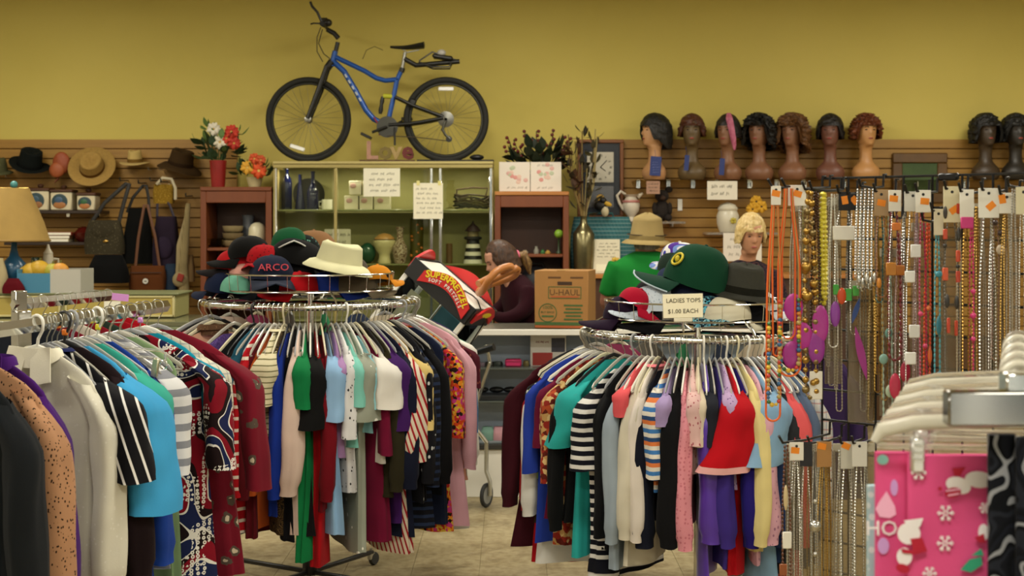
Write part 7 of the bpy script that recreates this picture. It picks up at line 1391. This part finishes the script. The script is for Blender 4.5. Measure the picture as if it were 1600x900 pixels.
for k, (px, nm) in enumerate(((752, 'left'), (776, 'middle'), (798, 'right'))): tag(obj('sunglasses_case', MB().ball((0, 0, 0.018), (0.045, 0.03, 0.018), 14, 8), mat('#141618', 0.3), None, (P(px, 0, 8.3).x, 8.30, 0.586)), '%s of three black glasses cases on the dark counter shelf' % nm, 'glasses case', 'black glasses cases in the counter')
# ------------------------------------------------------------------ people
def limb(mb, pts, rad, seg=14, flat=1.0): mb.tube(pts, rad, seg, flat=flat)
def smooth_pts(pts, rad, n=5):
    out, ro = [], []
    P_ = [Vector(p) for p in pts]
    for i in range(len(P_)-1):
        p0, p1, p2, p3 = P_[max(i-1, 0)], P_[i], P_[i+1], P_[min(i+2, len(P_)-1)]
        for k in range(n):
            t = k/n; out.append(0.5*((2*p1)+(p2-p0)*t+(2*p0-5*p1+4*p2-p3)*t*t+(3*p1-p0-3*p2+p3)*t**3)); ro.append(lerp(rad[i], rad[i+1], t))
    out.append(P_[-1]); ro.append(rad[-1]); return out, ro
def remesh(o, vox, it=4):
    m = o.modifiers.new('remesh', 'REMESH'); m.mode = 'VOXEL'; m.voxel_size = vox; m.use_smooth_shade = True
    s = o.modifiers.new('smooth', 'SMOOTH'); s.factor = 0.5; s.iterations = it
def torso_rings(zs, grow=0.0): return [[Vector(((a+grow)*math.copysign(abs(math.cos(q))**0.85, math.cos(q))+cx, (b+grow)*math.sin(q)+cy, z)) for q in [2*PI*k/28 for k in range(28)]] for z, a, b, cx, cy in zs]
def hand(mb, w, d, up, side, L=0.175):
    """five fingers on a palm, from wrist w along d; up = back of the hand, side = +1/-1 puts the thumb"""
    d = Vector(d).normalized(); up = Vector(up).normalized(); s = d.cross(up).normalized()*side; k = L/0.18
    mb.tube([w, w+d*0.03*k, w+d*0.085*k], [0.024*k, 0.036*k, 0.038*k], 12, flat=0.45, up=tuple(s))
    for i, (off, ln) in enumerate(((-0.027, 0.062), (-0.009, 0.074), (0.010, 0.078), (0.028, 0.070))):
        b = w+d*0.078*k+s*off*k; mb.tube([b, b+d*ln*0.5*k-up*0.004, b+d*ln*0.85*k-up*0.022, b+d*ln*k-up*0.036], [0.0098*k, 0.0094*k, 0.0086*k, 0.006*k], 8)
    b = w+d*0.035*k+s*0.030*k; mb.tube([b, b+s*0.028*k+d*0.022*k-up*0.006, b+s*0.036*k+d*0.052*k-up*0.016], [0.013*k, 0.011*k, 0.007*k], 8)
def person(label, loc, rotz, zsh, head_M, skin, shirt, trouser, arms, torso, hair, face=None, sleeve_frac=1.0, name='person', lean=0.0, ears=True):
    root = None; body = MB(); hr = head_rings(zmin=-0.09, feat=1.0)
    h2 = MB().rings(hr); h2.xf(head_M); body.add(h2.v, h2.f)
    if ears:
        for s in (-1, 1): e = MB().ball((s*0.076, 0.012, 0.105), (0.009, 0.020, 0.031), 10, 8); e.xf(head_M); body.add(e.v, e.f)
    nb = head_M @ Vector((0, 0.012, -0.05)); tcy = torso[-1]; body.tube([nb, Vector((tcy[3], tcy[4], zsh-0.02)), Vector((tcy[3], tcy[4], zsh-0.09))], [0.05, 0.055, 0.07], 14)
    body.rings(torso_rings(torso, -0.010)); cl = MB(); cl.rings(torso_rings(torso, 0.006))
    for pts, rad, dvec, upv, sd in arms:
        p, r = smooth_pts(pts, rad); body.tube(p, [x*0.82 for x in r], 12); hand(body, p[-1], dvec, upv, sd); n = max(3, int(len(p)*sleeve_frac)); cl.tube(p[:n], [x*1.12+0.004 for x in r[:n]], 14)
    zh = torso[0][0]; tr = MB(); lx = torso[0][3]; ly = torso[0][4]
    for s in (-1, 1):
        leg = [(lx+s*0.085, ly, zh+0.03), (lx+s*0.09, ly, zh*0.55), (lx+s*0.09, ly+0.01, 0.09)]; p, r = smooth_pts(leg, [0.085, 0.062, 0.042]); body.tube(p, [x*0.9 for x in r], 12); tr.tube(p[:-1], [x*1.12+0.006 for x in r[:-1]], 14)
        body.tube([(lx+s*0.09, ly+0.03, 0.05), (lx+s*0.09, ly-0.06, 0.045), (lx+s*0.09, ly-0.15, 0.028)], [0.04, 0.042, 0.026], 12)
    tr.rings(torso_rings([(zh-0.03, torso[0][1]+0.004, torso[0][2]+0.004, lx, ly), (zh+0.10, torso[0][1]+0.006, torso[0][2]+0.006, lx, ly)], 0.006))
    o = obj(name, body, mat(skin, 0.55, var=0.06, vs=9), None, loc, (0, 0, rotz), ang=180); tag(o, label, 'person'); remesh(o, 0.006, 3)
    c = obj('shirt', cl, cloth(shirt), o, ang=180); remesh(c, 0.012, 14); q = obj('trousers', tr, cloth(trouser), o, ang=180); remesh(q, 0.015, 4)
    for s in (-1, 1): obj('shoe', MB().ball((lx+s*0.09, ly-0.06, 0.036), (0.052, 0.135, 0.036), 14, 8), mat('#1c1a18', 0.5), o)
    if hair: hm2 = hair[0]; hm2.xf(head_M); obj('hair', hm2, hair_mat(*hair[1]), o, ang=80)
    if face: face_parts(o, head_M, *face)
    return o
def hm(x, y, z, pitch=0.0, yaw=0.0, roll=0.0, sc=1.0): return Matrix.Translation((x, y, z)) @ Matrix.Rotation(yaw, 4, 'Z') @ Matrix.Rotation(pitch, 4, 'X') @ Matrix.Rotation(roll, 4, 'Y') @ Matrix.Scale(sc, 4)
# man seen from behind, green shirt
MD = 9.15; mx = P(1012, 0, MD).x; zch = P(0, 398, MD).z
TM = [(0.78, 0.165, 0.115, 0, 0), (0.92, 0.170, 0.120, 0, 0), (1.06, 0.180, 0.125, 0, -0.01), (1.18, 0.205, 0.130, 0, -0.02), (1.28, 0.215, 0.120, 0, -0.03), (1.335, 0.19, 0.100, 0, -0.04), (1.375, 0.12, 0.075, 0, -0.05), (1.395, 0.07, 0.055, 0, -0.055)]
mn = person('person seen from behind in a green shirt and khaki bucket hat', (mx, MD, 0), PI, 1.38, hm(0, -0.075, zch+0.01, -0.12, 0), '#a8705a', so('#1c7a30'), so('#2a2a30'),
  [([(0.185, -0.03, 1.31), (0.245, -0.05, 1.17), (0.262, -0.12, 1.05), (0.20, -0.30, 1.06)], [0.062, 0.050, 0.045, 0.030], (-0.3, -1, 0.0), (0, 0, 1), 1), ([(-0.185, -0.03, 1.31), (-0.245, -0.05, 1.17), (-0.262, -0.12, 1.05), (-0.20, -0.30, 1.06)], [0.062, 0.050, 0.045, 0.030], (0.3, -1, 0.0), (0, 0, 1), -1)], TM, (wig_mesh(71, low=0.05, back_low=0.035, amp=0.003, puff=0.90), ('#6a6258', '#8a8276')), sleeve_frac=0.55)
bh = brim_hat('bucket_hat', 'khaki bucket hat with dark cord on the man in green', (mx, MD+0.060, P(0, 375, MD).z), (0.04, 0.03, 0), '#a8935e', '#a8935e', 0.114, 0.140, 0.142, 0.048, 0.020, -0.030, band='#7d6c44', m=cloth(so('#a28d5c')), taper=0.80)
obj('dark_cord', MB().ring((0, 0, 0.034), 0.128, 0.003, 36, 6, (0, 0, 1)), mat('#3a2a18', 0.7), bh)
# blonde woman looking down
WD = 8.98; wx = P(1168, 0, WD).x; zw = P(0, 394, WD).z
TW = [(0.80, 0.165, 0.115, 0, 0), (0.92, 0.160, 0.110, 0, 0), (1.04, 0.150, 0.105, 0, 0), (1.16, 0.165, 0.120, 0, 0), (1.24, 0.178, 0.110, 0, 0.0), (1.29, 0.165, 0.088, 0, 0.01), (1.325, 0.10, 0.068, 0, 0.015), (1.345, 0.062, 0.050, 0, 0.015)]
person('person with short blonde hair looking down, wearing a dark patterned top', (wx, WD, 0), 0.05, 1.33, hm(0.005, -0.03, zw+0.014, 0.32, 0.08, 0.0, 0.98), '#c08a68', ('paisley', ['#23202a', '#3a2c34', '#1a1a22', '#5a3a3a'], 16), so('#24242c'),
  [([(0.160, 0, 1.265), (0.205, 0.0, 1.13), (0.215, -0.05, 1.02), (0.13, -0.20, 1.02)], [0.052, 0.042, 0.037, 0.026], (-0.5, -1, -0.05), (0, 0, 1), 1), ([(-0.160, 0, 1.265), (-0.205, 0.0, 1.13), (-0.215, -0.05, 1.02), (-0.13, -0.20, 1.02)], [0.052, 0.042, 0.037, 0.026], (0.5, -1, -0.05), (0, 0, 1), -1)], TW, (wig_mesh(72, low=0.055, back_low=0.02, amp=0.006, fq=30, puff=1.04, front=0.150), ('#b89a5a', '#d8c08a')), ('#4a3428', '#a85a50', '#8a6a48'), sleeve_frac=0.85)
# girl in profile, dark maroon sweater, hands on the counter
GD = 8.98; gx = P(818, 0, GD).x; zg = P(0, 436, GD).z
TG = [(0.74, 0.145, 0.105, 0.02, 0), (0.86, 0.138, 0.100, 0.02, 0), (0.98, 0.140, 0.100, 0.015, -0.01), (1.08, 0.160, 0.105, 0.0, -0.02), (1.15, 0.165, 0.098, 0, -0.03), (1.20, 0.145, 0.080, 0, -0.04), (1.235, 0.09, 0.062, 0, -0.05), (1.255, 0.058, 0.048, 0, -0.055)]
gl = person('person with a brown ponytail and pink hair tie in a dark maroon sweater', (gx, GD, 0), -PI/2+0.35, 1.245, hm(0.02, -0.115, zg+0.02, 0.42, -0.10, 0.0, 0.98), '#c08c72', so('#2a0c14'), so('#23283a'),
  [([(0.150, -0.02, 1.17), (0.19, -0.06, 1.05), (0.185, -0.17, 0.99), (0.10, -0.24, 1.005)], [0.05, 0.042, 0.036, 0.026], (-0.5, -0.8, -0.1), (0, 0, 1), 1), ([(-0.150, -0.02, 1.17), (-0.19, -0.06, 1.05), (-0.185, -0.17, 0.99), (-0.10, -0.24, 1.005)], [0.05, 0.042, 0.036, 0.026], (0.5, -0.8, -0.1), (0, 0, 1), -1)], TG, (wig_mesh(73, low=0.075, back_low=0.03, amp=0.003, puff=0.97, front=0.16), ('#2c1a0e', '#4a2e18')), ('#2a1c14', '#b0605a', '#3a2414'), sleeve_frac=0.97)
gm = hm(0.02, -0.115, zg+0.02, 0.42, -0.10, 0.0, 0.98)
pt = MB(); pt.tube([gm @ Vector((0, 0.10, 0.10)), gm @ Vector((0, 0.15, 0.08)), gm @ Vector((0.0, 0.155, 0.02)), gm @ Vector((0, 0.14, -0.05))], [0.02, 0.032, 0.030, 0.008], 12); obj('ponytail', pt, hair_mat('#4a3018', '#8a6a3a'), gl)
obj('hair_tie', MB().ring(gm @ Vector((0, 0.115, 0.095)), 0.024, 0.010, 18, 8, gm.to_3x3() @ Vector((0, 1, -0.3))), mat('#d0607c', 0.6), gl)
